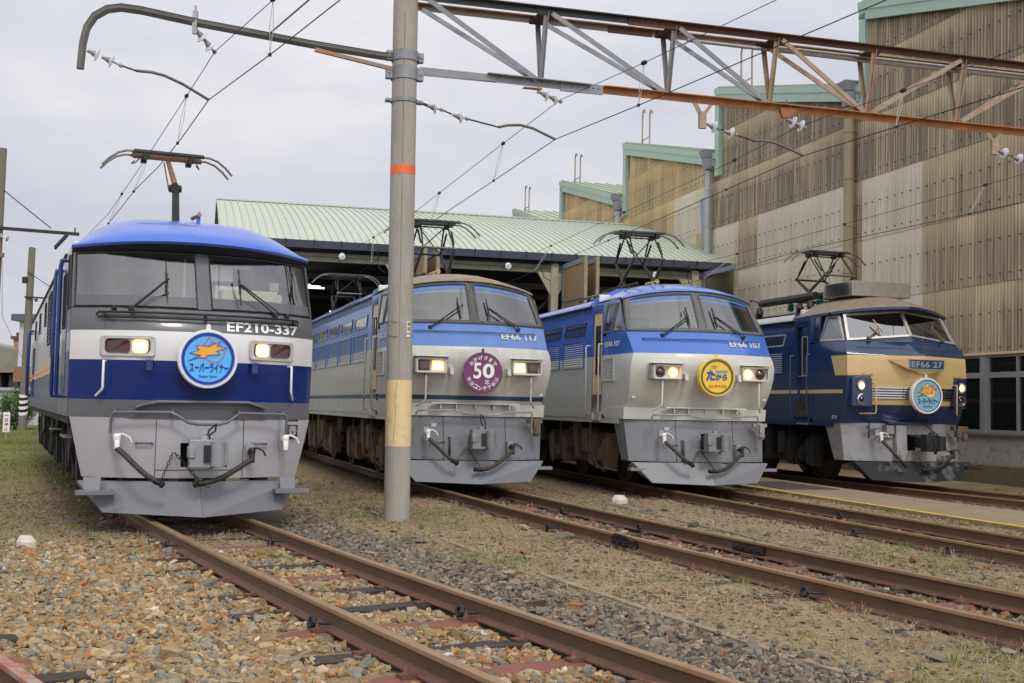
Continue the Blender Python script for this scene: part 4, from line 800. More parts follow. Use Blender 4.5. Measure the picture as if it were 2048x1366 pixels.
    for s in (-1,1):
        for e in (-.6,.6): i = MB(); i.lathe((s*.45,u0+e,3.55),(0,0,1),[(.05,0),(.1,.05),(.05,.08),(.1,.11),(.05,.15),(.1,.18),(.05,.27)],12); i.build('insulator', PORC, o, flip=True, smooth=30)
    b = MB(); b.tube([(0,u0+1.0,3.80),(.03,u0+.62,4.42)],[.055,.05],8); b.build('lower_arm', DKM, o, flip=True)
    b = MB(); b.box(-.045,.075,u0+.56,u0+.68,4.40,4.50); b.lathe((-.07,u0+.62,4.45),(1,0,0),[(0,0),(.05,0),(.05,.035),(.03,.04),(.03,.14),(.05,.145),(.05,.18),(0,.18)],12); b.build('elbow', PANB, o, flip=True, smooth=35)
    b = MB(); b.tube([(.02,u0+.62,4.50),(.0,u0-.15,5.0)],[.045,.035],8); b.build('upper_arm', PANR, o, flip=True); b = MB(); b.tube([(-.07,u0+.62,4.44),(-.06,u0-.1,4.95)],.011,6); b.build('control_rod', PANG, o, flip=True)
    pan_head(o, u0-.2, 5.10)
    h = MB()
    for s in (-1,1): h.tube([(s*.45,u0-.4,5.0),(s*.5,u0-.4,4.95),(s*.46,u0-.2,4.93),(s*.4,u0-.1,5.0)],.01,5)
    h.bar((-.5,u0-.2,5.03),(.5,u0-.2,5.03),.1,.05); h.build('head_frame', PANR, o, flip=True)
    for u in (-3.3,-8.9,-14.5): bogie(root, u, BOGD)
    undergear(root,-1.2,-2.2,.5,1.19,3); undergear(root,-5.3,-7.0,.5,1.19,4); undergear(root,-10.9,-12.6,.5,1.19,5)
    b = MB(); b.box(-.7,.7,-17.2,-.9,.45,1.1)
    b.build('underframe', BOGD, root, flip=True)
    for u in (-1.5,-2.1,-5.6):
        for z in (.9,1.1): b = MB(); b.box(-1.42,-1.2,u-.2,u+.2,z,z+.02); b.build('side_step', STEEL, root, flip=True)
    b = MB(); b.box(-1.36,1.36,-2.0,-1.9,1.4,3.5,0); b.box(-1.25,1.25,-.75,-.1,2.2,2.66,3); b.box(.3,1.0,-.5,-.1,2.66,2.80,1); b.box(.25,.55,-.6,-.3,2.66,2.86,0); b.box(-1.2,-1.02,-1.89,-1.86,2.62,2.85,2); b.box(.2,.5,-.5,-.48,2.93,3.10,2); b.box(1.0,1.12,-.62,-.6,2.85,2.97,2); b.box(.05,.75,-.75,-.65,3.12,3.17,2); b.box(-.12,-.09,-.5,-.46,2.6,3.2,2); b.box(.17,.20,-.5,-.46,2.6,3.2,2); b.box(-1.0,.9,-1.0,-.95,2.64,2.72,1); b.box(.55,1.1,-.62,-.3,2.66,2.78,1); b.box(-1.36,1.36,-1.9,.0,1.6,1.65,0)
    b.box(-.8,-.3,-1.5,-1.4,2.4,3.05,3); b.box(.4,.9,-1.5,-1.4,2.4,3.0,3); b.build('cab_interior', [CABW,TAN,WHP,DKM], root, flip=True, bevel=.012)
    return root

# ---------------------------------------------------------------- headmark artwork
BOLT = [(-.66,-.09),(-.24,.12),(-.62,.18),(-.30,.29),(-.42,.45),(.03,.42),(.40,.61),(.26,.45),(.62,.39),(.26,.28),(.38,.16),(-.02,.13),(-.12,.02),(-.30,.05)]
def art_super(th_face, blue_m, sun_fill):
    def bolt(b, at): b.add([at(x,z,-.004) for x,z in BOLT],[tuple(range(len(BOLT)))])
    def boltline(b, at):
        n = len(BOLT)
        for i in range(n): b.bar(at(*BOLT[i],-.003), at(*BOLT[(i+1)%n],-.003), .006, .003, up=(0,1,0))
    def circ(b, at):
        n = 30
        for i in range(n):
            a0, a1 = 2*math.pi*i/n, 2*math.pi*(i+1)/n
            b.bar(at(.21+.33*math.cos(a0),.22+.33*math.sin(a0),-.007),at(.21+.33*math.cos(a1),.22+.33*math.sin(a1),-.007),.009,.003,up=(0,1,0))
        fl = [(-.12,.30),(-.17,.45),(-.08,.58),(.02,.75),(.08,.60),(.21,.55)]
        for i in range(len(fl)-1): b.bar(at(*fl[i],-.007),at(*fl[i+1],-.007),.009,.003,up=(0,1,0))
    def fill(b, at): b.add([at(.21+.33*math.cos(2*math.pi*i/30),.22+.33*math.sin(2*math.pi*i/30),-.0085) for i in range(30)],[tuple(range(30))]); b.add([at(x,z,-.0085) for x,z in ((-.16,.40),(-.08,.58),(.02,.75),(.08,.60),(.2,.5))],[tuple(range(5))])
    def t1(b, at):
        k = .0
        add_text(b,'スーパーライナー',.04,-.30,width=1.30,height=.33,at=lambda x,z: at(x,z,-.004),bold=.035)
    def t2(b, at): add_text(b,'Super liner',.02,-.60,width=.62,height=.11,at=lambda x,z: at(x,z,-.004),bold=.02)
    o = mat('bolt_orange',(.85,.40,.03),.4)
    P_ = [('flame_circle',circ,mat('flame_red',(.6,.08,.03),.4)),('lightning_bolt',bolt,o),('bolt_outline',boltline,blue_m),('title_lettering',t1,blue_m),('subtitle_lettering',t2,blue_m)]
    if sun_fill: P_ = [('sun_disc',fill,sun_fill)]+P_
    return P_
def arc_text(s, r, a0, a1, h, flip=False, bold=.02):
    def fn(b, at):
        n = len(s)
        for i,ch in enumerate(s):
            a = math.radians(lerp(a0,a1,i/(n-1))); x, z = r*math.cos(a), r*math.sin(a); rot = a-math.pi/2 if not flip else a+math.pi/2
            bo = 0. if ord(ch) > 0x4e00 else bold; V,_ = text_polys(ch,bo); hh = (V[:,1].max()-V[:,1].min()) if len(V) else 1
            add_text(b,ch,x,z,height=h*min(1.0,hh/.72) ,at=lambda p,q: at(p,q,-.004),bold=bo,rot=rot)
    return fn
# ---------------------------------------------------------------- place the locomotives
POSE = dict(A=(-3.8925+.03,14.623+.012,.4059), B=(-.7384,20.7609,.3051), C=(3.3471,21.7003,.2610), D=(7.8737,24.2042,.2956))
TRK = dict(A=(.04112,.05595,.002364), B=(.04497,.0093,.003851), C=(-.01714,.00754,.001208), D=(.00628,.04386,.00643))
wl = mat('hand_white',(.62,.62,.60),.45,0,.06,6)
fblue = mat('faded_blue_paint',(.085,.20,.50),.30,0,.10,4,streak=.8,coat=.3,col2=(.20,.30,.46),fac2=.30,thr=(.45,.8)); fgrey = mat('faded_grey_paint',(.58,.585,.54),.4,0,.07,3,streak=.8,coat=.15,col2=(.36,.38,.36),fac2=.6,thr=(.45,.8))
bblue = mat('clean_blue_paint',(.055,.16,.56),.22,0,.05,3,coat=.5); bgrey = mat('clean_grey_paint',(.62,.62,.57),.35,0,.05,3,coat=.2,col2=(.40,.40,.37),fac2=.5,thr=(.5,.8))
locoA = loco_type_a(*POSE['A'], 'nearest locomotive, glossy royal blue and white with a dark grey windscreen band, number EF210-337')
locoB = loco_type_c(*POSE['B'], 'faded blue and grey locomotive numbered EF66 117, behind the concrete pole', fblue, fgrey, mat('brown_dirty_roof',(.26,.20,.14),.6,0,.2,5,col2=(.10,.20,.42),fac2=.5,thr=(.55,.7)), '117', 'square', stripe=mat('stripe_dark_blue',(.025,.065,.15),.35), seed=3, door_m=mat('cream_door',(.78,.58,.28),.45), hand_m=mat('rusty_rail',(.50,.48,.44),.5,0,.15,9,col2=(.16,.09,.05),fac2=.7,thr=(.5,.65)), skirt_m=mat('blue_grey_apron',(.185,.197,.22),.5,0,.08,4,col2=(.17,.17,.17),fac2=.5,thr=(.55,.8)), frame_m=mat('worn_window_frame',(.09,.085,.085),.55,0,.2,8,col2=(.25,.22,.19),fac2=.5,thr=(.55,.7)), hose_m=mat('brown_hose',(.045,.03,.022),.6,0,.3,20), side_gl=mat('painted_tan_reflection',(.23,.19,.12),.06,0,.3,2,spec=.8,coat=.6), rear_pan=-13.0, chain_m=mat('rusty_chain',(.10,.055,.035),.7))  # tan of the reflected building is painted into the side glass colour
locoC = loco_type_c(*POSE['C'], 'bright blue and grey locomotive numbered EF66 107 with a cream cab door', bblue, bgrey, bblue, '107', 'round', None, 6, mat('cream_door',(.78,.58,.28),.45), wl, mat('clean_grey_apron',(.205,.21,.23),.4,0,.04,3,coat=.15), None, HOSE, None, None, None)
locoD = loco_type_d(*POSE['D'], 'old navy and cream locomotive numbered EF66 27 with a silver box on its roof')
inkb = mat('headmark_navy',(.006,.03,.30),.35); inkd = mat('headmark_ink',(.008,.02,.08),.4)
skyb = mat('headmark_sky_blue',(.08,.42,.92),.25,0,.03,2,coat=.4)
headmark('headmark','round bright blue headmark with a lightning bolt on the nearest locomotive',(.03,.735,1.895),POSE['A'][2],POSE['A'][0],POSE['A'][1],.345,.10,WHP,skyb,.90,[(.985,.90,CHROME,'chrome_ring',.004),(.875,.785,inkb,'blue_ring',-.005)],None,art_super(skyb,inkb,None))
purp = mat('headmark_purple',(.165,.018,.11),.25,0,.04,2,coat=.4)
headmark('headmark','purple round headmark with a white 50 on the faded locomotive',(.0,.89,1.965),POSE['B'][2],POSE['B'][0],POSE['B'][1],.342,.07,purp,purp,.985,None,None,[
    ('title_lettering',arc_text('おかげさまで',.74,142,38,.20),LETW),('big_number',lambda b,at:(add_text(b,'5',-.28,.10,height=.78,width=.40,at=lambda x,z:at(x,z,-.003),bold=.02),add_text(b,'0',.28,.10,height=.72,width=.60,at=lambda x,z:at(x,z,-.003),bold=.03)),LETW),
    ('year_lettering',lambda b,at:add_text(b,'年',.22,-.46,height=.26,at=lambda x,z:at(x,z,-.003),bold=0),LETW),('subtitle_lettering',arc_text('鉄道コンテナ輸送',.76,205,335,.20,True,.02),LETW)])
yel = mat('headmark_yellow',(.82,.56,.03),.3,0,.03,2,coat=.4); olive = mat('headmark_olive_ring',(.12,.11,.06),.35,.3); hred = mat('headmark_red',(.65,.03,.03),.4); hblu = mat('headmark_blue',(.01,.07,.42),.4); hteal = mat('headmark_teal',(.16,.36,.40),.4)
headmark('headmark','yellow round headmark with blue lettering on the bright blue locomotive',(.0,.92,2.0),POSE['C'][2],POSE['C'][0],POSE['C'][1],.338,.12,yel,yel,.93,[(.90,.80,olive,'olive_ring',-.004)],yel,[
    ('top_lettering',lambda b,at:add_text(b,'西',-.18,.50,width=.30,height=.17,at=lambda x,z:at(x,z,-.004),bold=0,shear=.1),hred),
    ('teal_stroke',lambda b,at:b.add([at(x,z,-.006) for x,z in ((-.05,.34),(.62,.34),(.55,.22),(-.10,.22))],[(0,1,2,3)]),hteal),
    ('title_lettering',lambda b,at:add_text(b,'た',-.34,.08,width=.50,height=.54,at=lambda x,z:at(x,z,-.003),bold=.05,shear=.15),hblu),('title_lettering',lambda b,at:add_text(b,'から',.24,.0,width=.66,height=.34,at=lambda x,z:at(x,z,-.003),bold=.05,shear=.15),hblu),
    ('subtitle_lettering',lambda b,at:add_text(b,'コンテナ',-.14,-.48,width=.64,height=.17,at=lambda x,z:at(x,z,-.004),bold=.05,shear=.15),hred),('subtitle_lettering',lambda b,at:add_text(b,'特急',.37,-.48,width=.32,height=.18,at=lambda x,z:at(x,z,-.004),bold=0,shear=.15),hred)])
pale = mat('headmark_pale_blue',(.22,.45,.55),.35,0,.04,2,coat=.2)
headmark('headmark','pale blue round headmark with a lightning bolt on the navy and cream locomotive',(.0,.88,1.79),POSE['D'][2],POSE['D'][0],POSE['D'][1],.352,.10,WHP,pale,.90,[(.90,.86,inkd,'navy_ring',-.004)],None,art_super(pale,inkd,mat('sun_cream',(.80,.62,.32),.4)))

# ---------------------------------------------------------------- tracks
GZ = -.172
def frame_pt(k, u, v=0., z=0.):
    X,Y,T = POSE[k]; return (X+u*math.sin(T)+v*math.cos(T), Y-u*math.cos(T)+v*math.sin(T), z)
def centre(k, u):
    c0,c1,c2 = TRK[k]
    return c0+c1*u+c2*u*u if u > 0 else (c0*math.exp(u/2)+c1*u*math.exp(u/1.5))
railm = mat('rusty_rail_steel',(.135,.08,.042),.65,.1,.22,2.5,col2=(.18,.09,.05),fac2=.5,thr=(.45,.7)); railf = mat('rail_foot_red_rust',(.14,.062,.042),.8,0,.25,6); railt = mat('rail_head_brown',(.30,.185,.095),.45,.2,.15,3)
orail = mat('rail_head_orange',(.42,.13,.06),.5,.3,.2,6,col2=(.35,.33,.31),fac2=.8,thr=(.45,.6))
wood = mat('old_tarred_wood',(.032,.025,.020),.85,0,.5,9,col2=(.075,.058,.045),fac2=.8,bump=.6,bscale=60,space='Object'); slst = mat('red_rust_sleeper',(.19,.072,.05),.8,0,.18,8,bump=.1)
clipm = mat('rusty_clip',(.12,.062,.04),.8,0,.3,12); boltm = mat('orange_rust_bolt',(.22,.10,.05),.8,0,.3,12)
PROF = [(-.032,0),(-.034,-.008),(-.034,-.026),(-.012,-.036),(-.009,-.048),(-.009,-.118),(-.018,-.128),(-.064,-.142),(-.064,-.153),(.064,-.153),(.064,-.142),(.018,-.128),(.009,-.118),(.009,-.048),(.012,-.036),(.034,-.026),(.034,-.008),(.032,0)]
PM = [0,0,1,1,1,1,2,2,2,2,2,1,1,1,1,0,0,0]
def sweep_rail(pts, root, head=None):
    b = MB(); n = len(PROF); rows = []
    for i,p in enumerate(pts):
        a = Vector(pts[max(0,i-1)]); c = Vector(pts[min(len(pts)-1,i+1)]); t = (c-a).normalized(); r = Vector((t.y,-t.x,0)).normalized()
        rows.append([tuple(Vector(p)+r*x+Vector((0,0,z))) for x,z in PROF]+[tuple(Vector(p)+r*PROF[0][0]+Vector((0,0,PROF[0][1])))])
    b.grid(rows, cell=lambda r,c: PM[c]); return b.build('rail', [head or railt, railm, railf], root, smooth=30)
def make_track(name_label, cpts, sl, head=None, detail=True):
    """cpts: centre-line points; sl: list of (arc position s, kind)"""
    root = thing('railway_track', name_label, 'railway track', cpts[0], 0, 'railway tracks'); o = Vector(cpts[0])
    P = [Vector(p) for p in cpts]; cum = [0]
    for a,c in zip(P,P[1:]): cum.append(cum[-1]+(c-a).length)
    def nrm(i): a = P[max(0,i-1)]; c = P[min(len(P)-1,i+1)]; t = (c-a).normalized(); return Vector((t.y,-t.x,0))
    for s in (-1,1): sweep_rail([P[i]+nrm(i)*s*.566-o for i in range(len(P))], root, head)
    def pos(s_):
        for i in range(len(P)-1):
            if s_ <= cum[i+1]: t = (s_-cum[i])/(cum[i+1]-cum[i]); return P[i].lerp(P[i+1],t), (P[i+1]-P[i]).normalized()
        return P[-1], (P[-1]-P[-2]).normalized()
    rr = random.Random(len(cpts))
    for s_,kind in sl:
        p,t = pos(s_); r = Vector((t.y,-t.x,0)); p = p-o; b = MB()
        def q(x,y,z): return p+r*x+t*y+Vector((0,0,z))
        w_ = .105 if kind == 'w' else .115; L_ = 1.02+rr.uniform(-.04,.06); zt = -.154; zb = -.30; 
        if kind == 'w':
            n = 9; rows = []
            for i in range(n): x = lerp(-L_,L_,i/(n-1)); j = rr.uniform(-.012,.008); rows.append([q(x,-w_+rr.uniform(-.008,.008),zb),q(x,-w_+rr.uniform(-.01,.01),zt-.012+j),q(x,-w_*.4,zt-.002+rr.uniform(-.012,0)),q(x,w_*.4,zt-.003+rr.uniform(-.012,0)),q(x,w_+rr.uniform(-.01,.01),zt-.012+j),q(x,w_,zb)])
            b.grid(rows); 
            for e in (0,-1): b.add(rows[e],[tuple(range(6))])
            so_ = b.build('wooden_sleeper', wood, root)
        else:
            rows = []
            for x,dz,ww in ((-L_-.10,-.12,.75),(-L_+.06,-.045,.95),(-L_+.2,-.006,1),(L_-.2,-.006,1),(L_-.06,-.045,.95),(L_+.10,-.12,.75)): rows.append([q(x,-w_*1.15*ww,zb),q(x,-w_*ww,zt-.02+dz),q(x,-w_*.8*ww,zt+dz),q(x,w_*.8*ww,zt+dz),q(x,w_*ww,zt-.02+dz),q(x,w_*1.15*ww,zb)])
            b.grid(rows); so_ = b.build('steel_sleeper', slst, root, bevel=.004)
        if detail:
            for s in (-1,1):
                for e in (-1,1):
                    b = MB(); x = s*.566+e*.10
                    if kind == 'w': b.hexa([q(x-.05,-.045,zt-.004),q(x+.05,-.045,zt-.004),q(x+.05,.045,zt-.004),q(x-.05,.045,zt-.004)],[q(x-.05,-.045,zt+.010),q(x+.05,-.045,zt+.010),q(x+.05,.045,zt+.010),q(x-.05,.045,zt+.010)],0); b.lathe(q(x-.01*e,.02*e,zt+.009),(0,0,1),[(.014,0),(.014,.018),(0,.02)],6,1)
                    else: b.hexa([q(x-.055,-.045,zt-.004),q(x+.055,-.045,zt-.004),q(x+.055,.045,zt-.004),q(x-.055,.045,zt-.004)],[q(x-.055,-.04,zt+.018),q(x+.055,-.04,zt+.018),q(x+.055,.04,zt+.018),q(x-.055,.04,zt+.018)],0); b.lathe(q(x+.01*e,0,zt+.018),(0,0,1),[(.024,0),(.024,.008),(.016,.01),(.016,.032),(.009,.032),(.009,.045),(0,.045)],8,1)
                    b.build('rail_fastening', [clipm,boltm], so_)
    return root
# neighbouring track leaving at the lower left (centre line is left of its visible right-hand rail)
def left_pts():
    a = Vector((-2.726,6.538,0)); t = Vector((.394,-.53,0)).normalized(); r = Vector((t.y,-t.x,0)); r = -r if r.x < 0 else r
    return [tuple(a+t*s-r*.566) for s in (-9,-7,-5,-3,-1.5,0,1,2,3)]
def curve_pts(k, u0, u1, n): return [frame_pt(k,lerp(u0,u1,i/n),centre(k,lerp(u0,u1,i/n))) for i in range(n+1)]
ptsA = curve_pts('A',-20,12.5,65)
slA = []
for u,kd in [(-3.0,'w'),(-2.2,'w'),(-1.4,'s'),(-.5,'w'),(.3,'w'),(1.1,'w'),(1.88,'s'),(2.68,'w'),(3.48,'w'),(4.29,'s'),(5.08,'w'),(5.9,'w'),(6.72,'s'),(7.50,'w'),(8.2,'s'),(8.86,'w'),(9.6,'w'),(10.4,'s'),(11.2,'w')]: slA.append((20+u*1.006+(.001*u*u if u>0 else 0),kd))
trkA = make_track('rusty track in the foreground, its curved rails running out from under the nearest locomotive', ptsA, slA)
def regular(n0, n1, step_, pat): return [(n0+i*step_, pat[i%len(pat)]) for i in range(int((n1-n0)/step_))]
trkB = make_track('rusty track of the faded locomotive, second from the foreground, with fishplated joints', curve_pts('B',-24,16,70), regular(22.0,39.5,.8,'wws'))
trkC = make_track('rusty track of the bright blue locomotive, beside the yellow edged path', curve_pts('C',-24,13,60), regular(22.5,36,.85,'wws'))
trkD = make_track('rusty track of the navy and cream locomotive, between path and workshop', curve_pts('D',-24,9,50), regular(22.5,32,.9,'w'), detail=False)
LP = left_pts()
trkL = make_track('track cut off at the lower left corner, one rail end with an orange rusty head', LP, [(6.0,'w'),(6.8,'s'),(7.55,'w'),(8.33,'s'),(8.88,'w'),(9.32,'w'),(10.1,'s')], orail)
# fishplates, cable loops
fish = mat('black_fishplate',(.03,.022,.018),.7,.2,.3,10)
def on_rail(k, u, s, dv=0., z=0.): 
    c = centre(k,u); e = .02; a = frame_pt(k,u,c); d = frame_pt(k,u+e,centre(k,u+e)); t = (Vector(d)-Vector(a)).normalized(); r = Vector((-t.y,t.x,0)); r = r if r.x > 0 else -r
    return Vector(a)+r*(s*.566+dv)+Vector((0,0,z)), t, r
for u,s,wires in ((7.55,-1,True),(8.3,1,False)):
    p,t,r = on_rail('B',u,s); b = MB()
    for d in (-1,1):
        b.hexa([p-t*.3+r*d*.012+Vector((0,0,-.125)),p+t*.3+r*d*.012+Vector((0,0,-.125)),p+t*.3+r*d*.045+Vector((0,0,-.12)),p-t*.3+r*d*.045+Vector((0,0,-.12))],[p-t*.3+r*d*.012+Vector((0,0,-.045)),p+t*.3+r*d*.012+Vector((0,0,-.045)),p+t*.3+r*d*.035+Vector((0,0,-.05)),p-t*.3+r*d*.035+Vector((0,0,-.05))])
        for k in (-.22,-.08,.08,.22): b.lathe(p+t*k+r*d*.03+Vector((0,0,-.085)),r*d,[(.022,0),(.022,.03),(.012,.03),(.012,.05),(0,.05)],6)
    b.v = [tuple(Vector(q)-Vector(trkB.location)) for q in b.v]; b.build('fishplate', fish, trkB)
    if wires:
        b = MB()
        for k in (0,.02,.04): b.tube([p+t*-.25+r*-.06+Vector((0,0,-.05)),p+t*-.15+r*-.07+Vector((0,0,-.01+k*.4)),p+t*.1+r*-.06+Vector((0,0,-.02+k*.5)),p+t*.3+r*-.06+Vector((0,0,-.05))],.011,6)
        b.v = [tuple(Vector(q)-Vector(trkB.location)) for q in b.v]; b.build('bond_cable', BLK, trkB)
def loop(trk, k, u, s, side, r0=.042, m=BLK):
    p,t,r = on_rail(k,u,s,side*.13,-.10); b = MB(); pts = [p+(t*math.cos(a)*1.0+Vector((0,0,1))*math.sin(a)*.8+r*.25*math.sin(a))*r0 for a in [2*math.pi*i/14 for i in range(15)]]
    b.tube(pts,.017,8); b.tube([p+t*.05,p+t*.09+r*-side*.06,p+t*.1+r*-side*.1],.012,6); b.v = [tuple(Vector(q)-Vector(trk.location)) for q in b.v]; b.build('cable_loop', m, trk, smooth=60)
for a in ((trkA,'A',1.95,-1,-1),(trkA,'A',1.9,1,-1),(trkA,'A',6.72,-1,-1),(trkA,'A',6.72,1,-1),(trkB,'B',5.6,-1,-1),(trkB,'B',3.3,1,-1),(trkB,'B',11.0,-1,-1),(trkB,'B',5.9,1,-1),(trkC,'C',6.4,-1,-1),(trkC,'C',8.3,-1,-1),(trkC,'C',4.2,1,-1),(trkB,'B',1.9,-1,-1)): loop(*a)
# ---------------------------------------------------------------- concrete pole, gantry and overhead line
GT = .274; GAX = Vector((math.cos(GT),math.sin(GT),0)); GFW = Vector((math.sin(GT),-math.cos(GT),0)); GP = Vector((-1.4,16.5,0))
def gp(s, z, d=0.): return GP+GAX*s+GFW*d+Vector((0,0,z))
conc = mat('pole_concrete',(.345,.33,.295),.85,0,.10,5,streak=.85,col2=(.25,.24,.195),fac2=.7,thr=(.45,.7),bump=.25,bscale=30)
creamb = mat('cream_painted_band',(.70,.54,.30),.6,0,.05,3,col2=(.42,.31,.16),fac2=.5,thr=(.58,.75)); orb = mat('orange_band',(.80,.15,.03),.4)
galv = mat('galvanised_steel',(.26,.28,.31),.5,.3,.18,4,col2=(.15,.13,.11),fac2=.4); rustb = mat('orange_rust_steel',(.46,.19,.065),.75,0,.3,4,col2=(.16,.07,.04),fac2=.6); rustd = mat('dark_rust_steel',(.075,.045,.035),.8,.1,.35,5,col2=(.18,.07,.04),fac2=.5); tanst = mat('weathered_tan_steel',(.36,.30,.22),.65,.1,.3,5,col2=(.30,.13,.06),fac2=.6)
gan = thing('overhead_gantry','concrete pole with cream and orange bands carrying a rusty lattice beam over the tracks','catenary gantry',(-1.512,16.282,GZ-.03))
GO = Vector(gan.location); 
def gb(b, name, m, parent=gan, **k):
    b.v = [tuple(Vector(q)-GO) for q in b.v]; return b.build(name, m, parent, **k)
def poleaxis(z): return Vector((-1.512-.0075*(z+.15), 16.282, z))
def onpole_(a,z,r=.1722): p = poleaxis(z); return p+Vector((math.sin(a)*r,-math.cos(a)*r,0))
b = MB()
for z0,z1,mi in ((-.5,.84,0),(.84,1.742,1),(1.742,4.55,0),(4.55,4.675,2),(4.675,11.0,0)):
    pass
b.tube([poleaxis(-.4),poleaxis(.84),poleaxis(1.742),poleaxis(4.6),poleaxis(7),poleaxis(10.5)],[.1755,.1745,.1735,.171,.170,.168],40); pole = gb(b,'pole',conc,smooth=60)
b = MB(); b.tube([onpole_(a_,z_) for a_,z_ in ((.06,1.76),(.05,2.6),(.06,3.5),(.05,4.54))],.0035,5); b.tube([onpole_(.06,4.69),onpole_(.05,5.9),onpole_(.06,6.8)],.0035,5); gb(b,'casting_seam',mat('seam_dark',(.20,.17,.12),.9),pole)
b = MB(); b.tube([poleaxis(.845),poleaxis(1.738)],.1768,40,caps=False); gb(b,'painted_band',creamb,pole,smooth=60)
crk = mat('paint_crack',(.13,.10,.07),.9); b = MB(); rr = random.Random(4)
def onpole(a,z,r=.1775): p = poleaxis(z); return p+Vector((math.sin(a)*r,-math.cos(a)*r,0))
z = 1.73; a = -.05; pts = []
while z > .86: pts.append(onpole(a,z)); z -= .05; a += rr.uniform(-.05,.05)
b.tube(pts,.0022,4)
for k in range(16):
    z = rr.uniform(.95,1.68); a = rr.uniform(-.9,.8); pts = [onpole(a+i*.07,z-i*.006+rr.uniform(-.006,.006)) for i in range(rr.randint(3,6))]; b.tube(pts,.0013,4)
gb(b,'paint_cracks',crk,pole)
b = MB(); b.tube([poleaxis(4.552),poleaxis(4.672)],.1735,40,caps=False); gb(b,'orange_band',orb,pole,smooth=60)
for z in (2.33,2.53): b = MB(); b.tube([poleaxis(z-.006),poleaxis(z+.006)],.1745,40,caps=False); b.lathe(onpole(-.25,z,.18),(1,0,0),[(0,-.03),(.008,-.03),(.008,.03),(0,.03)],6); gb(b,'steel_strap',STEEL,pole)
sg = MB(); A_ = .78; rows = [[onpole(A_+d*.8,z,.181) for d in (-.2,0,.2)] for z in (2.325,2.535)]; sg.grid(rows); sgo = gb(sg,'number_sign',WHP,pole,solid=.004)
b = MB(); cx = onpole(A_,2.43,.185); tx = Vector((math.cos(A_),math.sin(A_),0)); nn = Vector((math.sin(A_),-math.cos(A_),0))*.004
for ch,zz,h in (('庫',2.50,.05),('副',2.435,.05),('H02',2.37,.03)): add_text(b,ch,0,zz,height=h,width=.045 if ch!='H02' else .055,at=lambda x,z_: Vector((cx.x,cx.y,0))+tx*x+nn+Vector((0,0,z_)),bold=.01)
gb(b,'sign_lettering',BLK,sgo)
for z,h in ((6.20,.14),(5.96,.18),(5.58,.05)):
    b = MB()
    b.tube([poleaxis(z-h/2),poleaxis(z+h/2)],.185,36,caps=False)
    for s in (-1,1):
        p = poleaxis(z)+GAX*s*.2; b.bar(p+GAX*s*-.03,p+GAX*s*.06,.10,h*.9)
        b.lathe(p+GFW*.05+GAX*s*.02,GFW,[(.018,0),(.018,.02),(0,.02)],6)
    gb(b,'pole_clamp',galv,bevel=.004)
# lattice beam: one lower chord, two upper chords
ZB, ZT, HD = 6.05, 7.05, .22; J = [-.0,1.80,3.77,5.44,7.11,8.73,10.4,12.1,13.8]
def angle(b,p,q,w=.09,t=.012,mi=0,flip=1):
    d = (Vector(q)-Vector(p)).normalized(); u = Vector((0,0,1)); r = d.cross(u).normalized()*flip
    b.bar(Vector(p)+r*0,Vector(q)+r*0,t,w,mi); k = d.cross(r).normalized(); b.bar(Vector(p)+r*w/2-k*w/2,Vector(q)+r*w/2-k*w/2,w,t,mi)
b = MB(); angle(b,gp(1.0,ZB+.02),gp(2.55,ZB),.10,.014); 
for d in (-.18,.18): b.bar(gp(.0,ZB+.06 if d<0 else ZB-.02,d),gp(1.15,ZB+.02,d*.12),.012,.10)
b.bar(gp(2.1,ZB,.01),gp(2.75,ZB,.01),.03,.14); 
for k in (2.18,2.28,2.38,2.5,2.6,2.68): b.lathe(gp(k,ZB+.02,.025),GFW,[(.015,0),(.015,.015),(0,.015)],6)
gb(b,'lower_chord',galv)
b = MB(); angle(b,gp(2.75,ZB),gp(15,ZB-.06),.10,.014); gb(b,'lower_chord',rustb)
for d,nm in ((HD,'f'),(-HD,'r')):
    b = MB(); angle(b,gp(-.1,ZT,d),gp(3.3,ZT,d),.09,.014,0,1); gb(b,'upper_chord',mat('dark_painted_steel',(.05,.055,.065),.5,.3,.2,4) if d>0 else mat('rust_streaked_steel',(.24,.23,.21),.6,.2,.2,3,col2=(.34,.16,.06),fac2=.9,thr=(.5,.56)))
    b = MB(); angle(b,gp(3.3,ZT,d),gp(15,ZT-.03,d),.09,.014,0,1); gb(b,'upper_chord',rustd if d>0 else tanst)
b = MB(); b.bar(gp(3.05,ZT,HD+.01),gp(3.85,ZT,HD+.01),.03,.12); b.bar(gp(2.9,ZT,-HD+.01),gp(3.6,ZT,-HD+.01),.03,.12)
for k in range(7): b.lathe(gp(3.1+k*.11,ZT,HD+.025),GFW,[(.015,0),(.015,.015),(0,.015)],6)
gb(b,'splice_plate',rustd)
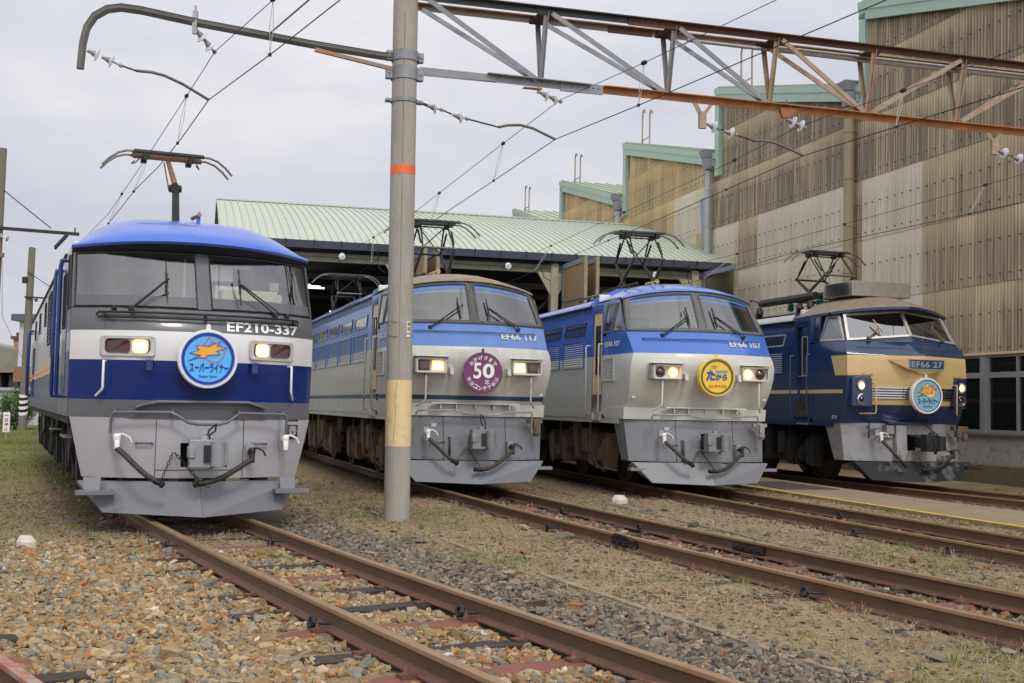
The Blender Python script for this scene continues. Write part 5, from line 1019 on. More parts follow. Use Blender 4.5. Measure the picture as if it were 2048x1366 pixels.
for i,s in enumerate(J):
    lat = galv if i < 3 else tanst
    b = MB()
    for d in (-HD,HD):
        if i: b.bar(gp(s,ZB+.03,0),gp(s+(.03 if d>0 else -.12)*0,ZT,d),.065,.012,up=GFW); b.bar(gp(s+.03,ZB+.03,0),gp(s+.03,ZT,d),.012,.065,up=GFW)
    if i < len(J)-1:
        dn = i <= 3
        for d in (-HD,HD):
            p,q = (gp(s+.08,ZT-.03,d),gp(J[i+1]-.07,ZB+.05,d*.12)) if dn else (gp(s+.08,ZB+.05,d*.12),gp(J[i+1]-.07,ZT-.03,d))
            b.bar(p,q,.012,.07,up=GFW); b.bar(p+GFW*.03,q+GFW*.03,.07,.012,up=GFW)
    gb(b,'lattice_member',lat)
    if i:
        b = MB(); b.bar(gp(s-.12,ZT+.0,-HD),gp(s+.12,ZT+.0,-HD),.02,.12); b.hexa([gp(s-.13,ZT-.055,-HD),gp(s+.13,ZT-.055,-HD),gp(s+.13,ZT-.055,HD),gp(s-.13,ZT-.055,HD)],[gp(s-.13,ZT-.045,-HD),gp(s+.13,ZT-.045,-HD),gp(s+.13,ZT-.045,HD),gp(s-.13,ZT-.045,HD)]); gb(b,'gusset_plate',rustd)
b = MB(); b.tube([gp(4.1,ZT-.13,-.05),gp(4.05,ZT-.2,-.05),gp(4.12,ZT-.22,-.05)],.012,6); b.tube([gp(4.1,ZT-.1,-.05),gp(7.5,ZT-.12,-.05),gp(14,ZT-.12,-.05)],.028,8); b.tube([gp(5.5,ZT-.07,-.0),gp(14,ZT-.08,-.0)],.022,8); gb(b,'cable_conduit',STEEL,smooth=60)
# curved bracket arm to the left
arm = [(-.02,6.16),(-.6,6.18),(-1.5,6.24),(-2.95,6.37),(-3.7,6.46),(-3.95,6.47),(-4.12,6.43),(-4.27,6.32),(-4.36,6.16),(-4.40,5.95),(-4.42,5.62)]
b = MB(); rows = []
for i,(s,z) in enumerate(arm):
    a = arm[max(0,i-1)]; c = arm[min(len(arm)-1,i+1)]; t = Vector((c[0]-a[0],c[1]-a[1])).normalized(); n_ = Vector((-t.y,t.x))
    rows.append([gp(s+n_.x*h,z+n_.y*h,d+.2) for h,d in ((-.042,.045),(-.042,.036),(-.008,.03),(.008,.03),(.045,.0),(.045,-.045),(-.042,-.045),(-.042,.045))])
b.grid(rows); gb(b,'bracket_arm',mat('grey_arm_steel',(.13,.125,.115),.5,.3,.2,5),smooth=30)
b = MB(); b.bar(gp(-1.45,6.17,.2),gp(-.25,5.99,.2),.05,.05); gb(b,'arm_brace',MATS['rust_streaked_steel'])
def insulator(p, q, n=2, r=.085, sp=.15):
    """string of bell insulators from p toward q"""
    p = Vector(p); d = (Vector(q)-p).normalized(); b = MB(); g = MB(); x = 0
    for k in range(n):
        o_ = p+d*x; g.lathe(o_,d,[(0,-.01),(.022,-.01),(.024,.03),(.045,.09),(.05,.11),(0,.11)],12); b.lathe(o_+d*.10,d,[(.04,-.012),(.055,.0),(r,.014),(r*1.02,.024),(r*.7,.022),(0,.022)],20); x += sp
    g.tube([p+d*(x-.06),p+d*(x+.05)],.013,6); g.lathe(p+d*(x+.03),d,[(0,0),(.026,0),(.026,.04),(0,.04)],8)
    e = gb(g,'insulator_cap',mat('insulator_grey',(.25,.25,.245),.45,.2,.2,8),smooth=40); gb(b,'porcelain_disc',PORC,e,smooth=35); return p+d*(x+.06)
def pulloff(p0, d0, ins, rodpts, armpts):
    b = MB(); b.tube(rodpts,.012,6); gb(b,'link_rod',DKM); b = MB(); b.tube(armpts,.02,8); gb(b,'steady_arm',PANG,smooth=60)
F = .2
e = insulator(gp(-4.33,5.86,F),gp(-3.9,5.70,F),2,.085,.19); pulloff(None,None,None,[e,gp(-3.74,5.66,F)],[gp(-3.74,5.66,F),gp(-3.55,5.67,F*.8),gp(-3.38,5.65,F*.6),gp(-3.15,5.57,F*.4),gp(-2.81,5.41,0)])
insulator(gp(-3.0,6.27,F),gp(-2.72,6.02,.0),2,.085,.16); b = MB(); b.bar(gp(-3.02,6.22,F),gp(-3.02,6.52,F),.06,.06); b.tube([gp(-3.02,6.5,F),gp(-3.02,6.6,F)],.015,6); gb(b,'arm_clamp',STEEL)
e = insulator(gp(.15,5.58,.05),gp(.55,5.50,.05),1,.085,.15); b = MB(); b.tube([gp(.0,5.62,.05),gp(.17,5.58,.05)],.02,6); b.tube([e,gp(.5,5.49,.05)],.012,6); gb(b,'link_rod',DKM)
e = insulator(gp(.52,5.48,.05),gp(.75,5.44,.04),1,.085,.15); pulloff(0,0,0,[e,gp(1.18,5.37,.03)],[gp(1.18,5.37,.03),gp(1.32,5.41,.02),gp(1.51,5.43,.02),gp(1.7,5.40,.01),gp(2.04,5.27,0)])
b = MB(); b.bar(gp(1.78,ZB-.04,0),gp(1.78,ZB-.13,0),.06,.05); b.bar(gp(1.55,ZB-.07,0),gp(1.82,ZB-.07,0),.10,.012); gb(b,'hanger_bracket',tanst); insulator(gp(1.80,5.93,0),gp(2.10,5.83,0),2,.085,.14)
for vs,hs in ((4.34,5.72),(9.45,11.0)):
    b = MB(); b.bar(gp(vs-.16,ZB-.0,.0),gp(vs-.03,5.84,0),.07,.012,up=GFW); b.bar(gp(vs+.18,ZB-.0,.0),gp(vs+.03,5.84,0),.05,.012,up=GFW); b.hexa([gp(vs-.055,5.62,-.03),gp(vs+.055,5.62,-.03),gp(vs+.055,5.62,.03),gp(vs-.055,5.62,.03)],[gp(vs-.055,5.87,-.03),gp(vs+.055,5.87,-.03),gp(vs+.055,5.87,.03),gp(vs-.055,5.87,.03)]); gb(b,'pull_off_bracket',tanst)
    e = insulator(gp(vs+.08,5.69,0),gp(vs+.42,5.60,0),1,.09,.15); b = MB(); b.tube([e,gp(vs+.36,5.62,0)],.012,6); gb(b,'link_rod',DKM); e = insulator(gp(vs+.36,5.61,0),gp(vs+.6,5.56,0),1,.09,.15)
    pulloff(0,0,0,[e,gp(vs+.85,5.50,0)],[gp(vs+.85,5.50,0),gp(vs+1.0,5.52,0),gp(vs+1.2,5.50,0),gp(vs+1.4,5.44,0),gp(vs+1.69,5.34,0)])
    b = MB(); b.hexa([gp(hs-.06,5.9,-.03),gp(hs+.05,5.9,-.03),gp(hs+.05,5.9,.03),gp(hs-.06,5.9,.03)],[gp(hs-.12,ZB,-.05),gp(hs+.2,ZB,-.05),gp(hs+.2,ZB,.05),gp(hs-.12,ZB,.05)]); b.tube([gp(hs,ZB+.05,.03),gp(hs,ZB+.12,.03)],.015,6); gb(b,'hanger_bracket',rustb); insulator(gp(hs+.02,5.88,0),gp(hs+.28,5.79,0),2,.095,.14)
# wires (world points)
wirem = mat('contact_wire_black',(.016,.016,.02),.5,.4,.1); wirg = mat('catenary_wire_grey',(.035,.037,.045),.5,.4,.1); dropm = mat('dropper_wire',(.42,.42,.42),.5,.3,.1)
def overhead(label, con, mes, drops):
    o_ = thing('overhead_line', label, 'overhead wire', con[0], 0, 'overhead lines'); O = Vector(con[0])
    def rel(P): return [Vector(p)-O for p in P]
    b = MB(); b.tube(rel(con),.007,6); b.build('contact_wire',wirem,o_,smooth=60)
    b = MB(); b.tube(rel(mes),.0055,6); b.build('messenger_wire',wirg,o_,smooth=60)
    def at(P,y):
        for a,c in zip(P,P[1:]):
            if (a[1]-y)*(c[1]-y) <= 0: return Vector(a).lerp(Vector(c),(y-a[1])/(c[1]-a[1]))
        return Vector(P[-1])
    for y in drops:
        p = at(mes,y); q = at(con,y); b = MB(); d = GAX*.022
        b.tube(rel([p,p.lerp(q,.5)+d,q]),.0042,5); b.tube(rel([p,p.lerp(q,.5)-d,q]),.0042,5); h = b.build('dropper',dropm,o_)
        b = MB(); v = (Vector(at(mes,y+.2))-p).normalized(); b.lathe(p-O-v*.04,v,[(0,0),(.026,0),(.03,.02),(.03,.06),(.026,.08),(0,.08)],10); b.build('dropper_clamp',BLK,h); b = MB(); b.box(*[c for k in range(3) for c in ((q-O)[k]-.018,(q-O)[k]+.018)]); b.build('dropper_clamp',BLK,h)
def sagged(a, c, sag, n=8): return [tuple(Vector(a).lerp(Vector(c),i/n)-Vector((0,0,sag*4*(i/n)*(1-i/n)))) for i in range(n+1)]
cA = gp(-2.81,5.41); cB = gp(2.04,5.27); cC = gp(6.03,5.34); cD = gp(11.1,5.32); 
# directions are taken along each track; far ends run into the shed
def along(k,u,v,z): return frame_pt(k,u,v,z)
overhead('black contact wire and messenger above the nearest locomotive, leftmost of the wire pairs', [(1.5,7.2,6.0),(-1.872,12.301,5.62),(-2.836,13.764,5.5),tuple(cA),(-4.898,17.303,5.22),(-5.616,18.667,5.08),(-6.641,20.735,5.06),(-9.077,26.212,5.1),(-12.5,34,5.1)],
    [(0.4,8.6,6.9),(-2.959,13.986,6.15),(-4.03,15.69,6.05),(-4.948,17.615,5.9),(-6.729,21.513,5.75),(-9.518,27.78,5.7),(-12.6,34.2,5.75)], (13.9,17.5,20.9,25))
overhead('contact wire and messenger above the faded blue locomotive, passing the pole on its right', [(7.2,4.6,5.9),(3.63,11.626,5.5),(1.7,15.083,5.35),tuple(cB),(-.292,19.389,5.14),(-1.16,22.14,5.09),(-4.743,34.62,5.03),(-8.5,47.5,5.0)],
    [(5.8,7.4,6.3),(2.868,13.117,6.0),(1.623,15.331,5.9),(.623,17.069,5.85),(-.327,19.945,5.75),(-1.514,23.938,5.7),(-2.141,26.161,5.7),(-4.992,35.201,5.8),(-5.55,38.0,5.95)], (15.3,19.6,24.0,31))
overhead('contact wire and messenger above the bright blue locomotive, crossing the right half of the beam', [(9.4,7.6,5.5),(6.136,14.286,5.4),tuple(cC),(2.684,23.513,5.1),(.188,33.484,5.05),(-2.6,44,5.0)],
    [(9.6,7.2,6.2),(6.208,14.451,5.95),(5.335,16.299,5.88),(4.35,18.136,5.8),(3.773,20.565,5.75),(2.775,24.37,5.7),(-.141,36.864,5.8),(-.45,38.8,5.95)], (16.3,20.5,26,32))
overhead('lowest contact wire and messenger above the navy locomotive, in front of the workshop wall', [(11.6,15.2,5.3),(8.978,20.92,5.2),(6.526,26.613,5.07),(5.132,32.733,5.0),(3,42,5.0)],
    [(11.6,15.2,5.9),(9.087,21.17,5.75),(8.76,22.106,5.72),(6.334,31.566,5.7),(4.58,38.509,5.8),(4.3,39.6,5.95)], (22.1,27,32.5))
b = MB(); b.tube([(-2.0,13.3,6.3),(-3.404,15.842,6.30),(-3.45,15.9,6.32)],.012,6); b.tube([(-2.0,13.3,6.3),(3,6,6.5)],.012,6); fw_ = b.build('feeder_wire',mat('grey_feeder',(.17,.17,.18),.5),None); tag(fw_,'thin grey feeder wire running to the bracket arm, upper left','wire')

# ---------------------------------------------------------------- workshop with saw-tooth roof
BT = .26; BAX = Vector((math.cos(BT),math.sin(BT),0)); BFW = Vector((math.sin(BT),-math.cos(BT),0)); V0 = 18.146
def bp(s, a=0., z=0.):
    """s along the wall toward the viewer, a outward from the wall (to the left is negative)"""
    return BFW*s+BAX*(V0+a)+Vector((0,0,z))
SB = Vector(bp(-24,0,GZ))
shop = thing('workshop_building','tall corrugated workshop with saw-tooth green edged roof, stained brown and pale sheets','building',SB)
def sb(b, name, m, parent=shop, **k):
    b.v = [tuple(Vector(q)-SB) for q in b.v]; return b.build(name, m, parent, **k)
mint = mat('mint_green_trim',(.40,.54,.45),.5,0,.05,2,coat=.1); roofg = mat('pale_green_roof',(.36,.42,.31),.5,0,.06,1.2,col2=(.30,.36,.28),fac2=.4)
sheetm = bpy.data.materials.new('fibre_cement_sheet'); sheetm.use_nodes = True
def sheet_nodes(m):
    t = m.node_tree; n = t.nodes; l = t.links.new; bs = n['Principled BSDF']; bs.inputs['Roughness'].default_value = .85; bs.inputs['Specular IOR Level'].default_value = .2
    at = n.new('ShaderNodeAttribute'); at.attribute_name = 'sheet'; at2 = n.new('ShaderNodeAttribute'); at2.attribute_name = 'age'
    co = n.new('ShaderNodeTexCoord'); ma = n.new('ShaderNodeMapping'); ma.inputs['Scale'].default_value = (9,9,.35); l(co.outputs['Object'],ma.inputs[0])
    nz = n.new('ShaderNodeTexNoise'); nz.inputs['Scale'].default_value = 1.0; nz.inputs['Detail'].default_value = 6; l(ma.outputs[0],nz.inputs['Vector'])
    n2 = n.new('ShaderNodeTexNoise'); n2.inputs['Scale'].default_value = 26; n2.inputs['Detail'].default_value = 3; l(co.outputs['Object'],n2.inputs['Vector'])
    sp = n.new('ShaderNodeSeparateColor'); l(at2.outputs['Color'],sp.inputs[0])    # r = age 0..1, g = height within sheet, b = groove shade painted in
    # soot streaks grow with age and run down from the bolts, plus painted groove shade
    r1 = n.new('ShaderNodeMapRange'); r1.inputs['From Min'].default_value = .36; r1.inputs['From Max'].default_value = .66; l(nz.outputs['Fac'],r1.inputs['Value'])
    r2 = n.new('ShaderNodeMapRange'); r2.inputs['From Min'].default_value = 1.0; r2.inputs['From Max'].default_value = .55; l(sp.outputs[1],r2.inputs['Value'])
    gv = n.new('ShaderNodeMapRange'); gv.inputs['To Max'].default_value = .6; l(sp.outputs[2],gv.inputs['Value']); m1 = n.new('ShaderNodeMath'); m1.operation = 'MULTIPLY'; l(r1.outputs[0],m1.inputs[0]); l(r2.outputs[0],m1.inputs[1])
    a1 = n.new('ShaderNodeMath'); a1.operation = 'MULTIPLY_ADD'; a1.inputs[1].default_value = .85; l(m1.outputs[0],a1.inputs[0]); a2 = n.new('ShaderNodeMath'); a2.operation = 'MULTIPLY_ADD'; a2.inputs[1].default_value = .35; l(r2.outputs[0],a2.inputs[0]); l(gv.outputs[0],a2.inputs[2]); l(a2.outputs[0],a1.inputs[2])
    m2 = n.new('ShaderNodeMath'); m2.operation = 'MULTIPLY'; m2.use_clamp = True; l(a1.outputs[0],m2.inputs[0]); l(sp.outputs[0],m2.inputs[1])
    sc = n.new('ShaderNodeMapRange'); sc.inputs['To Min'].default_value = .86; sc.inputs['To Max'].default_value = 1.12; l(n2.outputs['Fac'],sc.inputs['Value'])
    v = n.new('ShaderNodeVectorMath'); v.operation = 'SCALE'; l(at.outputs['Color'],v.inputs[0]); l(sc.outputs[0],v.inputs['Scale'])
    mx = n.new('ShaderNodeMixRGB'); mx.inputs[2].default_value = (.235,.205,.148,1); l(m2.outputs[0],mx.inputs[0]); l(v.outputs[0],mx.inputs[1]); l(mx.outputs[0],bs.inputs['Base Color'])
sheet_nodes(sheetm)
TOOTH = [-20.0,-29.71,-39.40,-49.0,-58.4,-67.8]; ZR, ZV = 13.02, 10.62
def roof_z(s):
    for i in range(len(TOOTH)-1):
        if TOOTH[i+1] <= s < TOOTH[i]: return lerp(ZR,ZV,(s-TOOTH[i+1])/(TOOTH[i]-TOOTH[i+1]))
    return lerp(ZR,ZV,(s+29.71)/9.7+0) if s >= -20 else ZV
def corrugated(s0, s1, W_=.722, pitch=.12, amp=.025):
    rows_z = [2.86,4.58,6.325,8.05,9.765,11.47,13.1]; V = []; Fs = []; COL = []; AGE_SHADE = []; bolts = MB(); r_ = random.Random(21); ns = 5
    n = int(round((s1-s0)/W_)); colage = [r_.random() for _ in range(n)]
    for j in range(len(rows_z)-1):
        for i in range(n):
            a = s1-(i+1)*W_; z0, z1 = rows_z[j], rows_z[j+1]; mid = a+W_/2
            top = lambda s: min(z1+.04, roof_z(s)-.38)
            if top(mid) < z0+.05: continue
            new = False
            if j in (0,1,2):
                if mid > -38.0: new = mid < -26.7
                else: new = (j==2 and not -37.9 < mid < -36.3) if mid > -39.7 else (j <= 2 or (j == 3 and mid < -44.0)) and r_.random() < .8
                if j == 2 and -37.7 < mid < -36.15: new = False
                if -30.6 < mid < -29.8: new = False
            elif j == 3 and mid < -40.5 and mid > -43.6: new = True
            far = mid < -40
            if new: c = Vector((.78,.72,.57))*r_.uniform(.94,1.05); age = r_.uniform(.0,.22)
            elif far: c = Vector((.72,.54,.29))*r_.uniform(.85,1.12); age = r_.uniform(.25,.65)
            else: c = Vector((.70,.58,.365))*r_.uniform(.85,1.12); age = r_.uniform(.75,1.0) if j >= 3 else r_.uniform(.5,.8)
            K = int(W_/pitch*ns); base = len(V); zz = [(z0-.03,0.),(z0+.3*(z1-z0),.3),(z0+.62*(z1-z0),.62),(z0+.86*(z1-z0),.86),(z1,1.)]
            for (z,g) in zz:
                for k in range(K+1):
                    s = a+W_*k/K; zc = min(z, top(s)) if z > z0 else z
                    V.append(tuple(bp(s,-(.02+amp*math.sin(2*math.pi*(s-a)/pitch)+.018*(1-g)),zc)-SB)); e_ = .55 if k in (0,K) else 1.; COL.append((*(c*e_),1)); AGE_SHADE.append((max(age,.6) if e_ < 1 else max(age,.3),g,.5+.5*math.sin(2*math.pi*(s-a)/pitch+math.pi),1))  # blue channel: shade painted into the valleys so the corrugation shows
            for q in range(len(zz)-1):
                for k in range(K): Fs.append((base+q*(K+1)+k,base+q*(K+1)+k+1,base+(q+1)*(K+1)+k+1,base+(q+1)*(K+1)+k))
            for zf in (.10,.58):
                for x in (.26,.74):
                    zc = z0+zf*(z1-z0)
                    if zc < top(a+W_*x)-.1: 
                        o_ = bp(a+W_*x,-.035,zc)-SB; bolts.lathe(o_,-BAX,[(.019,0),(.02,.012),(.009,.016),(.009,.035),(0,.035)],6)
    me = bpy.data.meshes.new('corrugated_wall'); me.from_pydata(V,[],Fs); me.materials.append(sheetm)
    for nm,D in (('sheet',COL),('age',AGE_SHADE)):
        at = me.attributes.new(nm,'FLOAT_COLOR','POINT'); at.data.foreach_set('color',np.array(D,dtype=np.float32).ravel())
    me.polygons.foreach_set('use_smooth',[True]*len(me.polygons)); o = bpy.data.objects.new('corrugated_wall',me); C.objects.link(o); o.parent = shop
    bo = bolts.build('sheet_bolts',mat('dark_bolt',(.11,.085,.06),.8),o); return o
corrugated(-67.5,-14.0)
b = MB(); b.hexa([bp(-67.5,.05,2.86),bp(-14,.05,2.86),bp(-14,.3,2.86),bp(-67.5,.3,2.86)],[bp(-67.5,.05,9.9),bp(-14,.05,9.9),bp(-14,.3,9.9),bp(-67.5,.3,9.9)]); sb(b,'wall_core',mat('wall_core',(.12,.11,.1),.9))
for i in range(len(TOOTH)-1):
    near, far = TOOTH[i], TOOTH[i+1]; D_ = 24.
    b = MB(); K = 30
    for (a0,a1) in ((-.16,D_),): b.hexa([bp(far-.12,a0,ZR+.04),bp(near+.0,a0,ZV+.04),bp(near,a1,ZV+.04),bp(far-.12,a1,ZR+.04)],[bp(far-.12,a0,ZR+.10),bp(near,a0,ZV+.10),bp(near,a1,ZV+.10),bp(far-.12,a1,ZR+.10)])
    for k in range(40): a_ = -.1+k*.6; b.bar(bp(far-.1,a_,ZR+.12),bp(near,a_,ZV+.12),.03,.05)
    sb(b,'saw_tooth_roof',roofg)
    b = MB(); P_ = [bp(far-.14,0,ZR+.06),bp(near-.02,0,ZV+.06),bp(near-.02,0,ZV-.40),bp(far-.14,0,ZR-.42)]; b.prism(P_,BAX*-.20,BAX*-.10); P_ = [bp(far-.14,0,ZR+.08),bp(near-.02,0,ZV+.08),bp(near-.02,0,ZV-.12),bp(far-.14,0,ZR-.14)]; b.prism(P_,BAX*-.235,BAX*-.20); sb(b,'green_fascia',mint)
    b = MB(); b.hexa([bp(far-.13,-.20,ZV-.75),bp(far+.20,-.20,ZV-.75),bp(far+.20,-.02,ZV-.75),bp(far-.13,-.02,ZV-.75)],[bp(far-.13,-.20,ZR-.3),bp(far+.20,-.20,ZR-.3),bp(far+.20,-.02,ZR-.3),bp(far-.13,-.02,ZR-.3)]); sb(b,'corner_trim',mint)
    b = MB(); b.hexa([bp(far-.08,-.02,ZV-.5),bp(far,-.02,ZV-.5),bp(far,D_,ZV-.5),bp(far-.08,D_,ZV-.5)],[bp(far-.08,-.02,ZR),bp(far,-.02,ZR),bp(far,D_,ZR),bp(far-.08,D_,ZR)]); sb(b,'north_light_glazing',mat('frosted_glazing',(.35,.38,.38),.3))
    pipem = mat('tan_downpipe',(.33,.27,.16),.6,0,.1,3) if i == 1 else mat('grey_downpipe',(.40,.42,.42),.55,0,.08,3)
    if 1 <= i <= 4:
        sN = far_ = near-.48; zb_ = {1:2.9,2:7.05,3:9.0,4:9.2}[i]
        b = MB(); b.hexa([bp(sN-.20,-.48,ZV-.02),bp(sN+.20,-.48,ZV-.02),bp(sN+.20,-.03,ZV-.02),bp(sN-.20,-.03,ZV-.02)],[bp(sN-.27,-.56,ZV+.26),bp(sN+.27,-.56,ZV+.26),bp(sN+.27,-.03,ZV+.26),bp(sN-.27,-.03,ZV+.26)])
        b.hexa([bp(sN-.15,-.42,ZV-.45),bp(sN+.15,-.42,ZV-.45),bp(sN+.15,-.06,ZV-.45),bp(sN-.15,-.06,ZV-.45)],[bp(sN-.19,-.47,ZV-.04),bp(sN+.19,-.47,ZV-.04),bp(sN+.26,-.03,ZV-.04),bp(sN-.26,-.03,ZV-.04)]); sb(b,'rainwater_head',mat('grey_rainwater_head',(.24,.245,.28),.5),bevel=.01)
        b = MB(); r_ = .15 if i == 1 else .11; P_ = [bp(sN,-.28,ZV-.5),bp(sN,-.28,zb_)]
        if i == 2: P_ += [bp(sN-.03,-.3,6.9),bp(sN-.22,-.45,6.82),bp(sN-.45,-.5,6.80)]
        b.tube(P_,r_,14); z = ZV-1.2
        while z > zb_: b.tube([bp(sN,-.28,z),bp(sN,-.28,z+.04)],r_+.018,14); b.bar(bp(sN,-.28,z+.02),bp(sN,-.02,z+.02),.03,.03); z -= 1.35
        sb(b,'downpipe',pipem,smooth=50)
    if i in (1,2,3,4):
        for s_ in ((far+1.45,),):
            b = MB(); zt = lerp(ZR,ZV,1.45/9.7)
            for d in (-.42,.42):
                q = far+1.6+d; zz = roof_z(q); b.tube([bp(q,.2,zz),bp(q,.2,zz+1.35),bp(q+.05,.2,zz+1.5),bp(q+.18,.2,zz+1.56),bp(q+.28,.2,zz+1.48),bp(q+.3,.2,zz+1.4)],.035,8)
            b.tube([bp(far+1.18,.2,roof_z(far+1.6)+.35),bp(far+2.02,.2,roof_z(far+1.6)+.35)],.025,6); sb(b,'roof_ladder_rail',mat('rusty_ladder',(.36,.26,.20),.7,0,.2,5))
b = MB(); b.hexa([bp(-40.6,-.10,6.2),bp(-39.95,-.10,6.2),bp(-39.95,-.02,6.2),bp(-40.6,-.02,6.2)],[bp(-41.0,-.10,9.3),bp(-39.95,-.10,9.3),bp(-39.95,-.02,9.3),bp(-41.0,-.02,9.3)]); sb(b,'patch_panel',mat('blue_grey_panel',(.27,.31,.36),.5))
# windows, sill and plinth of the ground storey
wf = mat('aluminium_window_frame',(.36,.37,.39),.45,.3,.06,4); wg_ = mat('dark_workshop_glass',(.012,.013,.012),.04,0,.1,2,spec=.7)
s = -14.0
for k in range(11):
    s1 = -14.0-k*2.37+(-24.56+14.0+4*2.37+.0); s0 = s1-2.19
    b = MB(); zs_ = (1.10,2.32,2.45,2.80)
    def ub(a0,a1,z0,z1,d=.0): b.hexa([bp(a0,-.06-d,z0),bp(a1,-.06-d,z0),bp(a1,.04,z0),bp(a0,.04,z0)],[bp(a0,-.06-d,z1),bp(a1,-.06-d,z1),bp(a1,.04,z1),bp(a0,.04,z1)])
    m_ = (s0+s1)/2
    for a in (s0,s1-.07,m_-.04): ub(a,a+.07,1.10,2.32,.003); ub(a,a+.07,2.45,2.80,.003)
    ub(s0,s1,1.02,1.10); ub(s0,s1,2.32,2.45); ub(s0,s1,2.80,2.88); ub(s1,s1+.18,1.02,2.88,.03); w_ = sb(b,'window_frame',wf)
    for a0,a1 in ((s0+.07,m_-.04),(m_+.03,s1-.07)):
        for z0,z1 in ((1.10,2.32),(2.45,2.80)): b = MB(); b.add([bp(a0,-.01,z0),bp(a1,-.01,z0),bp(a1,-.01,z1),bp(a0,-.01,z1)],[(0,1,2,3)]); sb(b,'pane',wg_,w_)
b = MB(); b.hexa([bp(-40,-.12,2.86),bp(-14,-.12,2.86),bp(-14,.02,2.86),bp(-40,.02,2.86)],[bp(-40,-.09,2.92),bp(-14,-.09,2.92),bp(-14,.02,2.92),bp(-40,.02,2.92)]); sb(b,'flashing',mat('tan_flashing',(.45,.34,.2),.6))
b = MB(); b.hexa([bp(-40,-.10,.98),bp(-14,-.10,.98),bp(-14,.05,.98),bp(-40,.05,.98)],[bp(-40,-.12,1.03),bp(-14,-.12,1.03),bp(-14,.05,1.03),bp(-40,.05,1.03)]); sb(b,'window_sill',wf)
b = MB(); b.hexa([bp(-40,-.0,-.3),bp(-14,-.0,-.3),bp(-14,.2,-.3),bp(-40,.2,-.3)],[bp(-40,-.0,.98),bp(-14,-.0,.98),bp(-14,.2,.98),bp(-40,.2,.98)]); sb(b,'dado_wall',mat('peeling_white_wall',(.44,.42,.39),.85,0,.12,2.5,col2=(.20,.17,.12),fac2=.8,thr=(.50,.72),bump=.3))
b = MB(); b.hexa([bp(-40,-.16,-.3),bp(-14,-.16,-.3),bp(-14,-.003,-.3),bp(-40,-.003,-.3)],[bp(-40,-.13,.27),bp(-14,-.13,.27),bp(-14,-.003,.29),bp(-40,-.003,.29)]); sb(b,'plinth',mat('dirty_plinth',(.20,.16,.10),.9,0,.2,2,col2=(.09,.075,.05),fac2=.6,bump=.3))
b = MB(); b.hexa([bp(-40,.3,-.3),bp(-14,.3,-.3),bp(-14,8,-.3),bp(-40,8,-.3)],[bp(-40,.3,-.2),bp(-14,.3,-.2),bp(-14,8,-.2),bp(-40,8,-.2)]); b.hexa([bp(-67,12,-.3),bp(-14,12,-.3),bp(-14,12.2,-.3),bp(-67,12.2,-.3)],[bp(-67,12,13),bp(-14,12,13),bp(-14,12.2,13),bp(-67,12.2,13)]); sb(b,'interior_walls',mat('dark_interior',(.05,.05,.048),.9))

# ---------------------------------------------------------------- engine shed across the tracks
SS = -38.4; HB = Vector(bp(SS,-8,GZ))
shed = thing('engine_shed','long low engine shed with a pale green ribbed roof and dark open bays','building',HB)
def hb(b, name, m, parent=shed, **k):
    b.v = [tuple(Vector(q)-HB) for q in b.v]; return b.build(name, m, parent, **k)
def shr(t): return SS-.1-9.4*t, 6.60+2.68*(t**.92)+.10*math.sin(t*math.pi)
b = MB(); T_ = [0,.1,.2,.35,.5,.65,.8,.9,1]; b.grid([[bp(shr(t)[0],a,shr(t)[1]) for t in T_] for a in (-17.5,-.02)]); b.grid([[bp(2*shr(1)[0]-shr(t)[0],a,shr(t)[1]) for t in T_] for a in (-17.5,-.02)])
a = -17.45
while a < -.1:
    P_ = [bp(shr(t)[0],a,shr(t)[1]+.02) for t in T_]
    for p,q in zip(P_,P_[1:]): b.bar(p,q,.022,.022)
    a += .25
b.bar(bp(shr(1)[0],-17.5,shr(1)[1]+.03),bp(shr(1)[0],0,shr(1)[1]+.03),.22,.05); hb(b,'shed_roof',mat('shed_roof_green',(.455,.505,.425),.55,0,.05,1,col2=(.40,.45,.375),fac2=.4),smooth=30)
b = MB(); b.hexa([bp(SS+.0,-17.4,6.36),bp(SS+.0,-.05,6.36),bp(SS-.12,-.05,6.36),bp(SS-.12,-17.4,6.36)],[bp(SS+.12,-17.4,6.59),bp(SS+.12,-.05,6.59),bp(SS-.12,-.05,6.59),bp(SS-.12,-17.4,6.59)]); gt_ = hb(b,'eaves_gutter',mat('slate_gutter',(.115,.12,.155),.45,0,.06,2))
b = MB(); a = -17.2
while a < -.1: b.bar(bp(SS+.13,a,6.42),bp(SS+.14,a,6.62),.03,.02); a += .88
hb(b,'gutter_brackets',BLK,gt_)
cst = mat('cream_painted_steel',(.40,.37,.25),.6,0,.12,3,col2=(.22,.2,.13),fac2=.5); beam = mat('mossy_beam',(.23,.22,.14),.7,0,.25,2,col2=(.13,.13,.10),fac2=.6)
b = MB(); b.hexa([bp(SS-.35,-17.4,5.98),bp(SS-.35,-.1,5.98),bp(SS-.6,-.1,5.98),bp(SS-.6,-17.4,5.98)],[bp(SS-.35,-17.4,6.26),bp(SS-.35,-.1,6.26),bp(SS-.6,-.1,6.26),bp(SS-.6,-17.4,6.26)]); b.hexa([bp(SS-.30,-17.4,6.14),bp(SS-.30,-.1,6.14),bp(SS-.36,-.1,6.14),bp(SS-.36,-17.4,6.14)],[bp(SS-.30,-17.4,6.2),bp(SS-.30,-.1,6.2),bp(SS-.36,-.1,6.2),bp(SS-.36,-17.4,6.2)]); hb(b,'front_beam',beam)
